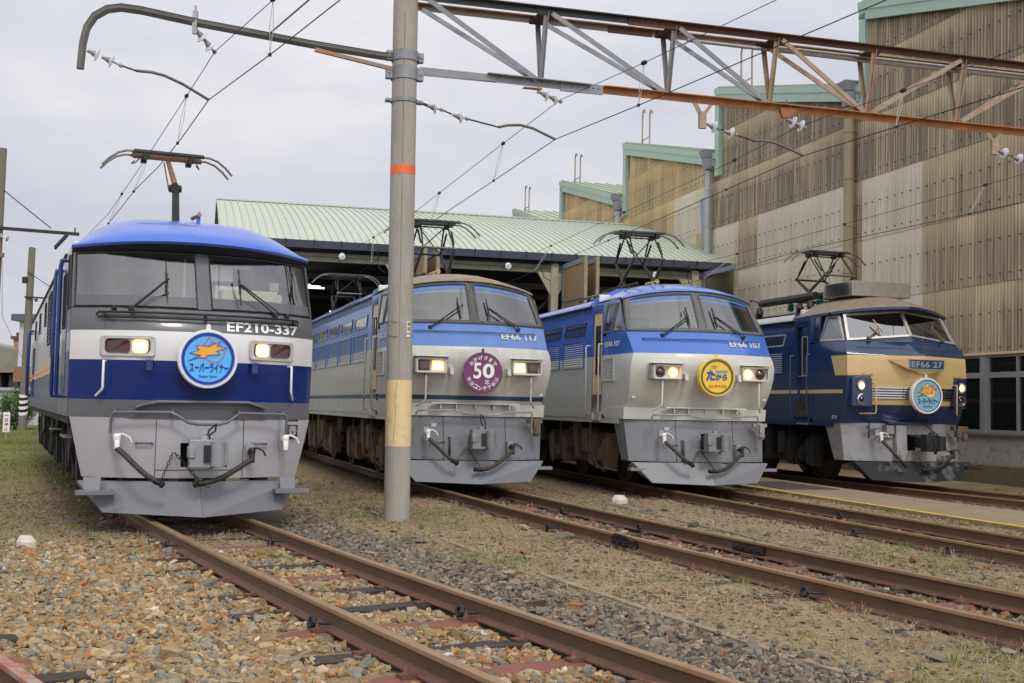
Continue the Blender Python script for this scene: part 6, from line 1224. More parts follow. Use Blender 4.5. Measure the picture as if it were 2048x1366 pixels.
for a in (-17.2,-11.6,-6.42,-1.28):
    b = MB(); b.hexa([bp(SS-.2,a-.13,-.2),bp(SS-.2,a+.13,-.2),bp(SS-.5,a+.13,-.2),bp(SS-.5,a-.13,-.2)],[bp(SS-.2,a-.13,6.3),bp(SS-.2,a+.13,6.3),bp(SS-.5,a+.13,6.3),bp(SS-.5,a-.13,6.3)])
    for s_ in (-1,1): b.prism([bp(SS-.3,a+s_*.13,5.2),bp(SS-.3,a+s_*.13,5.98),bp(SS-.3,a+s_*.6,5.98)],BFW*-.05,BFW*.05)
    b.hexa([bp(SS-.15,a-.22,4.3),bp(SS-.15,a+.22,4.3),bp(SS-.55,a+.22,4.3),bp(SS-.55,a-.22,4.3)],[bp(SS-.15,a-.22,4.36),bp(SS-.15,a+.22,4.36),bp(SS-.55,a+.22,4.36),bp(SS-.55,a-.22,4.36)]); hb(b,'column',cst,bevel=.01)
dfr = mat('blue_grey_door_frame',(.24,.27,.31),.55,0,.1,3); dpn = mat('tan_door_panel',(.36,.24,.11),.7,0,.12,3,streak=.7); dedge = mat('mossy_door_edge',(.26,.24,.14),.75,0,.25,3)
def leaf(a, s0, s1, zt=6.25, pm=None):
    b = MB(); 
    def q(s,z,d): return bp(s,a+d,z)
    for (x0,x1,z0,z1) in ((s0,s0+.14,.1,zt),(s1-.14,s1,.1,zt),(s0,s1,.1,.3),(s0,s1,zt-.16,zt),(s0,s1,4.95,5.03),(s0,s1,3.3,3.4),(s0,s1,1.6,1.7)): b.hexa([q(x0,z0,-.05),q(x1,z0,-.05),q(x1,z0,.05),q(x0,z0,.05)],[q(x0,z1,-.05),q(x1,z1,-.05),q(x1,z1,.05),q(x0,z1,.05)])
    b.hexa([q(s1-.12,.1,-.055),q(s1+.005,.1,-.055),q(s1+.005,.1,.055),q(s1-.12,.1,.055)],[q(s1-.12,zt+.02,-.055),q(s1+.005,zt+.02,-.055),q(s1+.005,zt+.02,.055),q(s1-.12,zt+.02,.055)],1)
    d = hb(b,'door_leaf',[dfr,dedge]); b = MB(); b.hexa([q(s0+.1,.2,-.02),q(s1-.1,.2,-.02),q(s1-.1,.2,.02),q(s0+.1,.2,.02)],[q(s0+.1,zt-.1,-.02),q(s1-.1,zt-.1,-.02),q(s1-.1,zt-.1,.02),q(s0+.1,zt-.1,.02)]); hb(b,'door_panel',pm or dpn,d)
trl = glass('dusty_door_glazing',(.62,.60,.52),.06,.3)
for a in (-6.15,-5.75): leaf(a,SS-.1,SS+2.3)
for a in (-11.35,-10.95): leaf(a,SS-.1,SS+2.3)
leaf(-1.0,SS-.1,SS+2.5,6.25,trl); leaf(-16.8,SS-.1,SS+2.3)
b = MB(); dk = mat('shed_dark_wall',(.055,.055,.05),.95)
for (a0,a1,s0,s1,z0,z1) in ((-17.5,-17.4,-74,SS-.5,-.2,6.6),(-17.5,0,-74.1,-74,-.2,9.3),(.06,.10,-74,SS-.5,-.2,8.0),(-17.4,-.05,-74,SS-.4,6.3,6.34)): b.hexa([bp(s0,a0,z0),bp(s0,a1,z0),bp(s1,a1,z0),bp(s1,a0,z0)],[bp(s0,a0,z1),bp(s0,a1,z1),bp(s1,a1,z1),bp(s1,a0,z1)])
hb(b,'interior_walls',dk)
b = MB()
for s_ in (-42,-46,-50,-55,-60):
    b.hexa([bp(s_,-17.4,5.75),bp(s_,-.1,5.75),bp(s_-.15,-.1,5.75),bp(s_-.15,-17.4,5.75)],[bp(s_,-17.4,5.95),bp(s_,-.1,5.95),bp(s_-.15,-.1,5.95),bp(s_-.15,-17.4,5.95)])
    for a in (-11.6,-6.42): b.hexa([bp(s_,a-.1,-.2),bp(s_,a+.1,-.2),bp(s_-.2,a+.1,-.2),bp(s_-.2,a-.1,-.2)],[bp(s_,a-.1,5.75),bp(s_,a+.1,5.75),bp(s_-.2,a+.1,5.75),bp(s_-.2,a-.1,5.75)]); b.bar(bp(s_-.1,a,4.6),bp(s_-.1,a+1.2,5.75),.08,.08); b.bar(bp(s_-.1,a,4.6),bp(s_-.1,a-1.2,5.75),.08,.08)
hb(b,'interior_frames',mat('interior_steel',(.16,.16,.13),.7))
lampm = mat('fluorescent_tube',(.9,.9,.85),.3,emit=((.95,1,.9),2.2))
for (s_,a,L_) in ((-43,-15.6,1.4),(-43.5,-15.2,1.4),(-44,-14.8,1.2),(-58,-9.6,.5),(-60,-9.0,.5),(-55,-12.2,.4),(-57,-7.7,.4),(-62,-12.8,.4),(-52,-7.2,.35)): b = MB(); b.tube([bp(s_,a,5.62),bp(s_,a+L_,5.62)],.03,6); hb(b,'ceiling_lamp',lampm)
for (s_,a,z0,z1) in ((-70,-14.6,3.9,4.5),(-70,-13.4,3.9,4.4),(-70,-12.7,3.9,4.4),(-72,-15.8,1.4,2.0)): b = MB(); b.add([bp(s_,a,z0),bp(s_,a+.55,z0),bp(s_,a+.55,z1),bp(s_,a,z1)],[(0,1,2,3)]); hb(b,'far_window',lampm)
# end-of-wire insulators under the eaves
for (a,zz) in ((-13.66,6.12),(-8.15,6.09),(-2.92,6.04)):
    b = MB(); o_ = bp(SS+.15,a,zz); b.lathe(o_,BFW,[(.03,-.22),(.035,-.12),(.06,-.04),(.10,-.02),(.108,.0),(.09,.008),(.05,.012),(.025,.03),(0,.03)],20); b2 = MB(); b2.tube([bp(SS-.4,a-.05,6.15),o_],.02,6); i_ = hb(b,'strain_insulator',PORC,smooth=40); hb(b2,'strain_rod',DKM,i_)
    b = MB(); pts = [bp(SS+.25,a+1.15,6.42-.06*k)+Vector((math.cos(k*1.7)*.05,math.sin(k*1.7)*.05,0)) for k in range(7)]+[bp(SS+.3,a+1.2,5.75),bp(SS+.5,a+1.35,5.62)]; b.tube(pts,.014,6); hb(b,'coiled_jumper',BLK)
# ---------------------------------------------------------------- ground sheet
def rel_np(k, x, y):
    X,Y,T = POSE[k]; c0,c1,c2 = TRK[k]; dx, dy = x-X, y-Y; u = dx*np.sin(T)-dy*np.cos(T); v = dx*np.cos(T)+dy*np.sin(T)
    return u, v-np.where(u>0, c0+c1*u+c2*u*u, 0.)
def vnoise(x, y, f, seed):
    r = np.random.default_rng(seed); G = r.random((257,257)); fx = (x*f)%256; fy = (y*f)%256; i = fx.astype(int); j = fy.astype(int); a = fx-i; b_ = fy-j; a = a*a*(3-2*a); b_ = b_*b_*(3-2*b_)
    return (G[i,j]*(1-a)+G[i+1,j]*a)*(1-b_)+(G[i,j+1]*(1-a)+G[i+1,j+1]*a)*b_
def fbm(x, y, f, seed): return vnoise(x+900,y+900,f,seed)*.5+vnoise(x+900,y+900,f*2.1,seed+1)*.3+vnoise(x+900,y+900,f*4.3,seed+2)*.2
def sstep(a,b,x): t = np.clip((x-a)/(b-a),0,1); return t*t*(3-2*t)
def zones(x, y):
    uA,vA = rel_np('A',x,y); uB,vB = rel_np('B',x,y); uC,vC = rel_np('C',x,y); n = (fbm(x,y,.8,5)-.5)
    tan = sstep(1.2,3.2,uA+n*3+.4*(vA<-.6))*sstep(.75,.5,vA+n*.1)*np.where(uA>-1,1,0)
    gra = sstep(.5,.75,vA)*sstep(2.05,1.55,vA+n*.5)*sstep(-6,-3,uA)*sstep(13,12,uA)
    inb = sstep(.62,.5,np.abs(vB))*np.where(uB>-1,1,0); inc = sstep(.62,.5,np.abs(vC))*np.where(uC>-1,1,0)
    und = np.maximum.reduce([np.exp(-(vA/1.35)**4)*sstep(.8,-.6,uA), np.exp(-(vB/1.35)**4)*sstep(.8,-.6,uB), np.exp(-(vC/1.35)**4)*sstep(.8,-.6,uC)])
    return tan, gra, inb, inc, und, (uA,vA,uB,vB,uC,vC,n)
def ground_colour(x, y):
    tan,gra,inb,inc,und,(uA,vA,uB,vB,uC,vC,n) = zones(x,y)
    m = fbm(x,y,1.7,40); k = fbm(x,y,.55,60)
    c = np.array([.25,.19,.115])[None]*(.75+.6*m[:,None]); dry = np.array([.30,.225,.135])[None]
    c = c*(1-sstep(.5,.7,k)[:,None]*.6)+dry*sstep(.5,.7,k)[:,None]*.6
    gr = np.array([.16,.165,.05])[None]; g = sstep(.52,.68,fbm(x,y,.9,80))*.45*(1-gra)*(1-tan)
    far = sstep(19,30,y)*sstep(-6.2,-8.5,x); g = np.maximum(g, far*.95)
    left = sstep(12.5,15,y)*sstep(-3.5,-5.,x)*(1-far); g = np.maximum(g,left*sstep(.45,.6,m)*.6)
    c = c*(1-g[:,None])+gr*(.8+.5*m[:,None])*g[:,None]
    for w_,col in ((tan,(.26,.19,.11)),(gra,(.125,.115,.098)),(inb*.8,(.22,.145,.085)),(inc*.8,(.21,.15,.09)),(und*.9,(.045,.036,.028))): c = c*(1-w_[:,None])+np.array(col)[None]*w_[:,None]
    p = np.exp(-((vB+2.27)/.06)**2)*sstep(3,5,uB); c = c*(1-p[:,None]*.8)+np.array([.33,.25,.16])[None]*p[:,None]*.8
    e = sstep(-2.25,-1.85,vC)*sstep(-1.05,-1.3,vC)*sstep(-4,-1,uC); c = c*(1-e[:,None]*.55)+np.array([.25,.195,.125])[None]*e[:,None]*.55
    return c
def ground_z(x, y):
    tan,gra,inb,inc,und,(uA,vA,uB,vB,uC,vC,n) = zones(x,y); near = sstep(60,40,np.hypot(x,y))
    z = GZ+.012+(fbm(x,y,1.2,9)-.5)*.05*near+(fbm(x,y,6,19)-.5)*.02*near
    z = z-.036*np.maximum(tan,np.maximum(gra*.5,np.maximum(inb,inc)))-.01*und
    z = z+.105*sstep(.80,1.15,vC)*sstep(1.6,1.45,vC)*np.where(uC>-22,1,0)
    for v_,u_ in ((vA,uA),(vB,uB),(vC,uC)): z = np.where((np.abs(v_)<.72)&(u_>-22)&(u_<16), np.minimum(z,-.166), z)
    return z
xs = np.concatenate([-np.geomspace(900,16,22),np.arange(-14,-5,.5),np.arange(-5,8.5,.085),np.arange(8.5,16,.5),np.geomspace(17,900,20)])
ys = np.concatenate([-np.geomspace(900,6,16)+5,np.arange(-.5,4.5,.5),np.arange(4.5,24,.1),np.arange(24,46,.6),np.geomspace(47,1500,26)])
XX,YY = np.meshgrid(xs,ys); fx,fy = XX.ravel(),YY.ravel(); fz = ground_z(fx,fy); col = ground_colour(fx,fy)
nx,ny = len(xs),len(ys); idx = np.arange(nx*ny).reshape(ny,nx); quads = np.stack([idx[:-1,:-1],idx[:-1,1:],idx[1:,1:],idx[1:,:-1]],-1).reshape(-1,4)
def np_mesh(name, V, Q, m, colr=None, cname='gcol', smooth=False):
    me = bpy.data.meshes.new(name); k = Q.shape[1]; me.vertices.add(len(V)); me.vertices.foreach_set('co',np.ascontiguousarray(V,dtype=np.float32).ravel())
    me.loops.add(Q.size); me.loops.foreach_set('vertex_index',np.ascontiguousarray(Q,dtype=np.int32).ravel()); me.polygons.add(len(Q))
    me.polygons.foreach_set('loop_start',np.arange(0,Q.size,k,dtype=np.int32)); me.polygons.foreach_set('loop_total',np.full(len(Q),k,dtype=np.int32))
    me.polygons.foreach_set('use_smooth',np.full(len(Q),bool(smooth)))
    me.update(calc_edges=True); me.materials.append(m)
    if colr is not None:
        a = me.attributes.new(cname,'FLOAT_COLOR','POINT'); a.data.foreach_set('color',np.concatenate([colr,np.ones((len(colr),1))],1).astype(np.float32).ravel())
    o = bpy.data.objects.new(name,me); C.objects.link(o); return o
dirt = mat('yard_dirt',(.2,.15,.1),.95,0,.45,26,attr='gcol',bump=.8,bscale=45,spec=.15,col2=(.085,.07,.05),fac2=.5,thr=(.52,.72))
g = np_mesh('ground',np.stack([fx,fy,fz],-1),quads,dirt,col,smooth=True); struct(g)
# ---------------------------------------------------------------- crushed stone
def rock():
    v = np.array([(x,y,z) for x in (-1,1) for y in (-1,1) for z in (-1,1)],float)*.72
    v = np.concatenate([v,np.array([(0,0,1.05),(1.0,.1,0),(-.9,-.2,.1),(.1,1.0,-.1)])])   # four broken-off faces
    f = np.array([(0,1,10),(1,3,10),(3,2,10),(2,0,10),(4,6,9),(6,7,9),(7,5,9),(5,4,9),(1,5,8),(5,7,8),(7,3,8),(3,1,8),(0,4,5),(0,5,1),(2,3,11),(3,7,11),(7,6,11),(6,2,11),(0,2,6),(0,6,4)]); return v,f
IV,IF = rock()
PAL_T = np.array([(.33,.225,.115),(.37,.27,.155),(.30,.195,.09),(.41,.32,.21),(.25,.22,.16),(.21,.20,.165),(.36,.16,.065),(.28,.25,.20),(.18,.165,.14),(.55,.50,.44)])
PAL_G = np.array([(.155,.138,.108),(.19,.168,.13),(.115,.103,.084),(.23,.20,.15),(.25,.19,.115),(.14,.13,.115),(.30,.245,.165),(.28,.14,.075)])
PAL_R = np.array([(.24,.15,.085),(.20,.12,.07),(.28,.19,.12),(.15,.115,.08),(.25,.11,.05),(.21,.18,.14)])
def stones(name, pts, size, pal, wts, seed, flat=.85):
    r = np.random.default_rng(seed); N = len(pts); S_ = size*r.lognormal(0,.27,N)
    ax = r.normal(size=(N,3)); ax /= np.linalg.norm(ax,axis=1)[:,None]; an = r.uniform(0,6.28,N); K = np.zeros((N,3,3)); K[:,0,1] = -ax[:,2]; K[:,0,2] = ax[:,1]; K[:,1,0] = ax[:,2]; K[:,1,2] = -ax[:,0]; K[:,2,0] = -ax[:,1]; K[:,2,1] = ax[:,0]
    R = np.eye(3)[None]+np.sin(an)[:,None,None]*K+(1-np.cos(an))[:,None,None]*(K@K)
    sc = np.stack([r.uniform(.8,1.35,N),r.uniform(.65,1.05,N),r.uniform(.55,1.0,N)],-1); jit = r.uniform(.70,1.22,(N,12)); skew = r.normal(0,.22,(N,3,3))
    loc = IV[None]*jit[:,:,None]; loc = (loc+np.einsum('nij,kj->nki',skew,IV))*sc[:,None,:]; V = np.einsum('nij,nkj->nki',R,loc); V[:,:,2] *= flat; V = V*(S_*.5)[:,None,None]+pts[:,None,:]
    V[:,:,2] += (S_*r.uniform(-.12,.34,N))[:,None]
    F_ = (IF[None]+12*np.arange(N)[:,None,None]).reshape(-1,3); c = pal[r.choice(len(pal),N,p=np.array(wts)/sum(wts))]*r.uniform(.72,1.22,(N,1)); c = np.repeat(c,12,0)
    o = np_mesh(name,V.reshape(-1,3),F_,stone_m,c,'gcol'); return struct(o,'stuff')
stone_m = mat('crushed_stone',(.3,.25,.2),.85,0,.22,38,attr='gcol',bump=.35,bscale=120,spec=.25)
SLA_U = np.array([(s-20)/1.006-(.0008*((s-20)**2) if s>20 else 0) for s,_ in slA])
def scatter(n, x0, x1, y0, y1, keep, seed):
    r = np.random.default_rng(seed); y = y0*(y1/y0)**r.random(n); x = lerp(x0,x1,r.random(n)); hw = y*.47+1.6   # frustum with a margin
    ok = (np.abs(x)<hw); x,y = x[ok],y[ok]; k = keep(x,y); ok = r.random(len(x)) < k; x,y = x[ok],y[ok]
    for t in 'ABCD': u,v = rel_np(t,x,y); ok = np.abs(np.abs(v)-.566)>(.075 if t!='A' else .068); x,y = x[ok],y[ok]
    uA,vA = rel_np('A',x,y); on = np.zeros(len(x),bool)
    for s_ in SLA_U: on |= (np.abs(uA-s_)<.15)&(np.abs(vA)<1.08)
    lt = np.array([.597,-.803]); q = np.stack([x+2.726,y-6.538],-1); ls = q@lt; lv = q@np.array([lt[1]*-1,lt[0]]); on |= (np.abs(lv)<.075)|((lv<.5)&(lv>-1.9)&np.any(np.abs(ls[:,None]+9-np.array([7.55,8.33,8.88,9.32,10.1])[None])<.12,axis=1))
    drop = on&(r.random(len(x))<.985); x,y = x[~drop],y[~drop]; return np.stack([x,y,ground_z(x,y)],-1)
kt = lambda x,y: zones(x,y)[0]; kg = lambda x,y: zones(x,y)[1]
def kd(x,y): t,g_,ib,ic,un,_ = zones(x,y); return np.clip(1-t-g_-un*.3,0,1)*np.where(y>9,.9,.6)*(.35+.65*sstep(.40,.6,fbm(x,y,.7,33)))
def kr(x,y): t,g_,ib,ic,un,_ = zones(x,y); return np.maximum(ib,ic)
stones('tan_ballast_stones',scatter(120000,-6,5,5.0,15.5,kt,1),.046,PAL_T,[6,6,5,3.5,3,2,2.2,2,1,.25],11)
stones('grey_ballast_stones',scatter(85000,-3,6,5.0,19,kg,2),.042,PAL_G,[5,5,4,4,3,4,2,.7],12)
stones('yard_gravel',scatter(150000,-8,14,6.5,26,kd,3),.029,np.concatenate([PAL_G,PAL_R,PAL_T[:5]]),[2]*8+[2]*6+[1]*5,13,.5)
stones('rusty_ballast_stones',scatter(80000,-3,14,7,24,kr,4),.048,np.concatenate([PAL_R,PAL_T[3:6]]),[3,3,3,3,2,2,1,1,1],14)
# scattered larger lumps lying on the dirt
stones('loose_rocks',scatter(900,-6,10,6.5,20,lambda x,y: np.clip(1-kt(x,y),0,1)*.55,6),.085,np.concatenate([PAL_G,PAL_R]),[1]*14,15,.6)
# ---------------------------------------------------------------- weeds, straw
def blades(name, P, n, h, spread, cols, seed, lean=.6, w_=.006):
    r = np.random.default_rng(seed); N = len(P); P = np.repeat(P,n,0)+np.concatenate([r.normal(0,spread,(N*n,2)),np.zeros((N*n,1))],1); M = len(P); H = h*r.uniform(.4,1.3,M); a = r.uniform(0,6.28,M); b_ = r.uniform(0,6.28,M); ln = lean*r.random(M)
    d = np.stack([np.cos(a),np.sin(a),0*a],-1); s = np.stack([np.cos(b_),np.sin(b_),0*a],-1)*(w_*r.uniform(.6,1.4,M))[:,None]
    mid = P+d*(H*ln*.35)[:,None]+np.stack([0*a,0*a,H*.6],-1); tip = P+d*(H*ln)[:,None]+np.stack([0*a,0*a,H*np.sqrt(np.clip(1-ln**2*.7,.1,1))],-1)
    V = np.stack([P-s,P+s,mid+s*.8,mid-s*.8,tip],1).reshape(-1,3); k = 5*np.arange(M)[:,None]; F_ = np.concatenate([k+np.array([[0,1,2]]),k+np.array([[0,2,3]]),k+np.array([[3,2,4]])],0)
    c = np.repeat(np.array(cols)[r.integers(0,len(cols),M)]*r.uniform(.75,1.25,(M,1)),5,0); o = np_mesh(name,V,F_,weed_m,c); return struct(o,'stuff')
weed_m = mat('weed_leaf',(.2,.3,.06),.7,0,.15,30,attr='gcol',spec=.2)
GRN = [(.17,.22,.045),(.22,.26,.06),(.13,.19,.04),(.28,.27,.09)]; STR = [(.34,.27,.16),(.28,.21,.12),(.40,.33,.22),(.22,.16,.10)]
def kweed(x,y): t,g_,ib,ic,un,_ = zones(x,y); return np.clip(1-t*1.0-g_*.85-ib*.7-un,0,1)*sstep(.50,.66,fbm(x,y,.9,80))
blades('green_weeds',scatter(3000,-7,12,6,22,kweed,21),16,.06,.032,GRN,22,.9,.0036)
blades('tall_weed_tufts',scatter(260,-5,10,6.5,20,lambda x,y: kweed(x,y)*.8,23),14,.10,.025,GRN+STR[:2],24,.7,.003)
def kst(x,y): t,g_,ib,ic,un,_ = zones(x,y); return np.clip(1-t*.95-g_*.8-ib*.5-un,0,1)
blades('dry_straw_litter',scatter(20000,-7,12,6,24,kst,25),3,.09,.028,STR,26,3.4,.0022)
rail_side = lambda x,y: np.clip(np.exp(-((np.abs(rel_np('B',x,y)[1])-.70)/.10)**2)+np.exp(-((np.abs(rel_np('C',x,y)[1])-.72)/.10)**2)+.5*np.exp(-((np.abs(rel_np('A',x,y)[1])-.72)/.06)**2)+1.2*np.exp(-((rel_np('C',x,y)[1]-1.28)/.14)**2),0,1)
blades('dry_weeds_along_rails',scatter(4200,-4,12,6,24,lambda x,y: rail_side(x,y)*sstep(.5,.62,fbm(x,y,1.1,77)),27),9,.11,.03,STR+GRN[3:],28,1.0,.0035)
sx_r = np.random.default_rng(31); PX = np.stack([sx_r.uniform(-34,-7.2,9000),sx_r.uniform(20,62,9000),np.zeros(9000)],-1); PX = PX[(PX[:,0]<-6.4-.08*(PX[:,1]-20))&(PX[:,0]>-PX[:,1]*.52-2)]; PX[:,2] = ground_z(PX[:,0],PX[:,1])
blades('lawn_grass',PX,7,.055,.12,[(.16,.20,.04),(.22,.24,.06),(.13,.17,.035),(.26,.25,.09)],32,.8,.010)

# ---------------------------------------------------------------- paved path with yellow edge, kerbs, marker stones
def ribbon(k, v0, v1, u0, u1, z0, z1, n=24, wob=0.):
    b = MB(); A_ = []
    for i in range(n+1):
        u = lerp(u0,u1,i/n); c = centre(k,u); r_ = (math.sin(i*2.1)*wob); A_.append([frame_pt(k,u,c+v0+r_,z0),frame_pt(k,u,c+v0+r_,z1),frame_pt(k,u,c+v1+r_,z1),frame_pt(k,u,c+v1+r_,z0)])
    b.grid(A_); b.add(A_[-1],[(0,1,2,3)]); b.add(A_[0],[(3,2,1,0)]); return b
struct(ribbon('C',1.42,3.18,-20,13,-.3,.0,40).build('path',mat('worn_concrete_path',(.245,.185,.115),.9,0,.12,1.6,col2=(.16,.115,.075),fac2=.6,thr=(.5,.75),bump=.2,bscale=60)))
struct(ribbon('C',1.425,1.52,-20,13,-.01,.004,40).build('path_edge_line',mat('worn_yellow_paint',(.66,.40,.03),.7,0,.12,5,col2=(.25,.19,.11),fac2=.9,thr=(.52,.62))))
plate = mat('dark_cover_plate',(.075,.055,.042),.7,.2,.2,4)
for (u,v) in ((-1.5,2.25),(-.35,2.3)):
    b = ribbon('C',v-.55,v+.55,u-.5,u+.5,-.002,.012,2); o = b.build('trench_cover_plate',plate); tag(o,'dark steel cover plate in the path, '+('farther from the yellow line end' if u<-1 else 'nearer the open end of the path'),'cover plate','cover plates in the path')
b = ribbon('B',-2.31,-2.235,2.5,18,-.3,-.150,30,.006); struct(b.build('kerb_strip',mat('sandy_kerb',(.29,.225,.145),.9,0,.15,4,col2=(.2,.15,.1),fac2=.7,thr=(.45,.65),bump=.3)))
b = ribbon('C',-2.16,-2.06,-6,13,-.3,-.145,30,.03); struct(b.build('kerb_strip',mat('old_concrete_kerb',(.20,.165,.12),.9,0,.2,4,col2=(.1,.09,.07),fac2=.6,bump=.3)))
mark = mat('white_limed_stone',(.60,.53,.47),.9,0,.1,14,bump=.4,bscale=50)
def marker(x, y, w_, h, label, seed):
    r_ = random.Random(seed); b = MB(); n = 7; R1 = [(w_*.5*math.cos(6.28*i/n)*r_.uniform(.9,1.08),w_*.42*math.sin(6.28*i/n)*r_.uniform(.9,1.08)) for i in range(n)]
    lv = [[(p[0],p[1],-.05) for p in R1],[(p[0],p[1],h*.5) for p in R1],[(p[0]*.62-.01,p[1]*.62,h*r_.uniform(.92,1.02)) for p in R1]]
    b.add([q for l_ in lv for q in l_],[(k*n+i,k*n+(i+1)%n,(k+1)*n+(i+1)%n,(k+1)*n+i) for k in (0,1) for i in range(n)]+[tuple(2*n+i for i in range(n))])
    o = b.build('marker_stone',mark,None,bevel=.008); o.location = (x,y,float(ground_z(np.array([x]),np.array([y]))[0])); tag(o,label,'marker stone','white marker stones')
marker(-5.11,12.80,.225,.125,'white painted stone on gravel left of the nearest locomotive',1)
marker(1.83,19.92,.27,.14,'white painted stone between the faded and the bright blue locomotive tracks',2)

# ---------------------------------------------------------------- far left: poles, cabin, viaduct, shrub, sign
wpole = mat('weathered_pole',(.20,.175,.14),.85,0,.15,3,streak=.8,col2=(.12,.11,.09),fac2=.5); rustc = mat('dark_crossarm',(.05,.035,.03),.7,.2,.3,4)
p1 = thing('line_pole','tall concrete line pole at the left edge with a long dark cross arm','pole',(-19.75,45,GZ))
b = MB(); b.tube([(.20,0,-.3),(.24,0,5),(.28,0,11.0)],[.15,.145,.13],16); b.build('pole',wpole,p1,smooth=60)
b = MB(); b.bar((.0,-.2,7.95),(3.35,-.2,7.75),.10,.12); b.bar((3.2,-.2,7.72),(3.2,-.2,8.0),.04,.04); b.build('cross_arm',rustc,p1)
b = MB(); b.tube([(.3,0,9.45),(2.3,-.2,7.95)],.02,6); b.build('stay_wire',DKM,p1)
b = MB(); b.tube([(.1,-.2,7.8),(.35,-.2,7.65)],.02,6); b.lathe((.3,-.2,7.66),(1,0,-.35),[(.03,0),(.05,.1),(.12,.11),(.03,.14),(.03,.3),(.05,.38),(.12,.39),(.03,.42),(0,.42)],12); b.tube([(.7,-.2,7.52),(2.4,-.2,7.0)],.012,6); b.build('insulator',PORC,p1,smooth=40)
b = MB(); b.bar((-.4,-.2,6.95),(.55,-.2,6.9),.16,.16); b.tube([(.5,-.2,6.8),(.6,-.2,4.6),(1.5,-.1,2.8)],.01,5); b.build('lower_bracket',mat('rust_bracket',(.25,.14,.08),.7),p1)
p2 = thing('line_pole','concrete line pole behind the tail of the nearest locomotive with striped base','pole',(-23.55,57,GZ))
b = MB(); b.tube([(.36,0,-.3),(.42,0,4),(.48,0,8.75)],[.20,.185,.155],16); b.build('pole',wpole,p2,smooth=60)
b = MB()
for k in range(7):
    z = .78+k*.14; n = 14; 
    for i in range(n): a0,a1 = 6.283*i/n,6.283*(i+1)/n; f = lambda a,dz: (.38+.205*math.cos(a),.205*math.sin(a),z+.07*math.sin(a*1)+dz); b.add([f(a0,0),f(a1,0),f(a1,.14),f(a0,.14)],[(0,1,2,3)],k%2)
b.build('striped_band',[WHP,BLK],p2)
b = MB(); b.bar((.3,-.2,6.35),(1.6,-.2,6.3),.08,.08); b.box(.2,.4,-.35,-.2,7.0,7.3); b.tube([(.4,-.2,7.55),(1.9,-.2,6.6)],.018,6); b.lathe((.75,-.2,6.25),(1,0,-.4),[(.03,0),(.04,.1),(.11,.12),(.03,.15),(0,.3)],10); b.build('cross_arm',rustc,p2)
cab_ = thing('signal_cabin','white box cabin with a dark flat roof on a brick base, far left','building',(-29.2,71,GZ))
b = MB(); b.box(-.1,2.2,0,2.5,3.4,6.1); b.build('wall',mat('cabin_white',(.52,.55,.60),.6,0,.05,2),cab_); b = MB(); b.box(-.45,2.6,-.4,2.9,6.1,6.5); b.build('roof',mat('cabin_dark_roof',(.10,.11,.13),.6),cab_); b = MB(); b.box(-.35,2.2,0,2.4,2.5,3.4); b.box(.1,.9,.3,2,0,2.5,1); b.build('base',[mat('brick_brown',(.24,.13,.075),.8,0,.2,6),mat('concrete_leg',(.4,.39,.36),.8)],cab_)
via = thing('viaduct','old concrete viaduct deck with a dark opening below, far left edge','bridge',(-31.5,76,GZ))
b = MB(); b.hexa([(-9,0,2.9),(2.0,0,3.2),(2.0,7,3.2),(-9,7,2.9)],[(-9,0,6.1),(2.0,0,4.3),(2.0,7,4.3),(-9,7,6.1)]); b.build('deck',mat('viaduct_concrete',(.27,.255,.22),.85,0,.15,1.2,col2=(.17,.16,.13),fac2=.5),via); b = MB(); b.box(-6,-1.1,.5,6,-.3,3.0); b.box(-.6,.0,.5,6,-.3,3.0); b.build('pier',mat('viaduct_dark',(.06,.06,.058),.9),via)
b = MB(); b.box(-.6,.7,1,2.2,4.6,5.3); b.box(-.75,.85,.85,2.35,5.3,5.5,1); b.box(-.5,.6,1.1,2.1,5.5,5.75,1); b.build('chimney',[mat('terracotta',(.38,.21,.14),.8),mat('dark_brick_cap',(.12,.06,.05),.8)],via)
hut = thing('low_grey_hut','low pale grey hut below the cabin, behind the green shrub','building',(-29.0,69,GZ)); b = MB(); b.box(-.9,2.2,0,3,-.1,1.95); b.build('wall',mat('hut_grey',(.46,.47,.48),.7,0,.06,2),hut); b = MB(); b.box(-1.1,2.4,-.2,3.2,1.95,2.12); b.build('roof',mat('hut_roof',(.36,.37,.38),.6),hut)
for i,(x,y,w_,h,lb) in enumerate(((-88,200,22,9,'pale distant apartment block seen through the viaduct opening'),(-72,170,9,6,'small distant white house beside the hut'),(-110,230,40,7,'long grey distant building on the horizon at far left'))):
    t = thing('distant_building',lb,'building',(x,y,GZ),0,'distant buildings at far left'); b = MB(); b.box(-w_/2,w_/2,0,8,0,h); wl_ = b.build('wall',mat('distant_wall_%d'%i,[(.5,.5,.5),(.55,.55,.53),(.38,.39,.42)][i],.8,0,.08,.4),t)
    b = MB(); k = -w_/2+1
    while k < w_/2-1.5:
        for z in range(1,int(h)-1,3): b.box(k,k+1.2,-.05,.02,z,z+1.3)
        k += 2.4
    b.build('windows',SGL,t); b = MB(); b.box(-w_/2-.3,w_/2+.3,-.3,8.3,h,h+.4); b.build('roof',mat('distant_roof',(.2,.2,.21),.8),t)
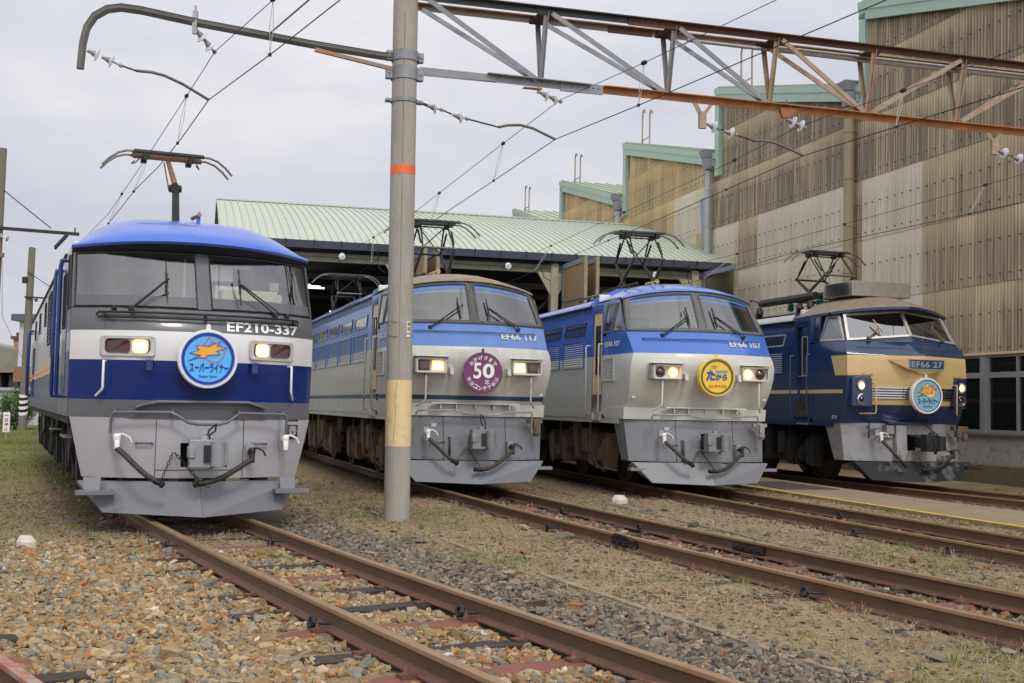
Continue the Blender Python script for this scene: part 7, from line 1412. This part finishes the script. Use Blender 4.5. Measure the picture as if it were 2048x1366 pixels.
def shrub(name, x, y, rx, h, label, n, seed, cols):
    r = np.random.default_rng(seed); t = thing(name,label,'shrub',(x,y,GZ)); cl = r.normal(size=(26,3)); cl /= np.linalg.norm(cl,axis=1)[:,None]; cl *= r.uniform(.35,.85,(26,1)); k = r.integers(0,26,n); P = cl[k]+r.normal(0,.17,(n,3)); P = P*np.array([rx,rx,h*.5])+np.array([0,0,h*.52]); P[:,2] = np.maximum(P[:,2],.05)
    a = r.normal(size=(n,3)); a /= np.linalg.norm(a,axis=1)[:,None]; c_ = np.cross(a,r.normal(size=(n,3))); c_ /= np.linalg.norm(c_,axis=1)[:,None]; s = r.uniform(.03,.065,n)[:,None]
    V = np.stack([P-a*s,P+c_*s*.5,P+a*s,P-c_*s*.5],1).reshape(-1,3); F_ = 4*np.arange(n)[:,None]+np.arange(4)[None]; cc = np.repeat(np.array(cols)[k%len(cols)]*r.uniform(.7,1.3,(n,1)),4,0)
    o = np_mesh('foliage',V,F_,weed_m,cc); o.parent = t; b = MB()
    for i in range(7): q = cl[i]*np.array([rx,rx,h*.5])*.9+np.array([0,0,h*.52]); b.tube([(0,0,0),(q[0]*.4,q[1]*.4,q[2]*.5),tuple(q)],[.03,.02,.008],6)
    b.build('stem',wood,t)
shrub('shrub',-23.95,57.4+.6,.95,2.0,'round green shrub beside the striped pole base',6500,41,[(.07,.14,.03),(.11,.19,.045),(.05,.10,.025),(.15,.22,.06)])
shrub('weed_clump',-23.3,53.5,.8,.75,'brownish dry weed clump in front of the green shrub',1200,42,[(.22,.17,.08),(.14,.15,.05),(.28,.22,.12)])
sg_ = thing('stop_sign','small white vertical sign with red lettering on the grass','sign',(-18.48,44,GZ)); b = MB(); b.box(-.13,.13,-.02,.01,.28,1.02); b.build('board',WHP,sg_,bevel=.02,seg=2); b = MB(); b.box(-.025,.025,.01,.05,-.2,.9); b.build('post',STEEL,sg_)
b = MB()
for i,ch in enumerate('一旦停止'): add_text(b,ch,0,.90-i*.165,width=.15,height=.13 if i else .03,at=lambda x,z:(x,-.024,z),bold=.02)
b.build('sign_lettering',mat('sign_red',(.40,.04,.05),.5),sg_)
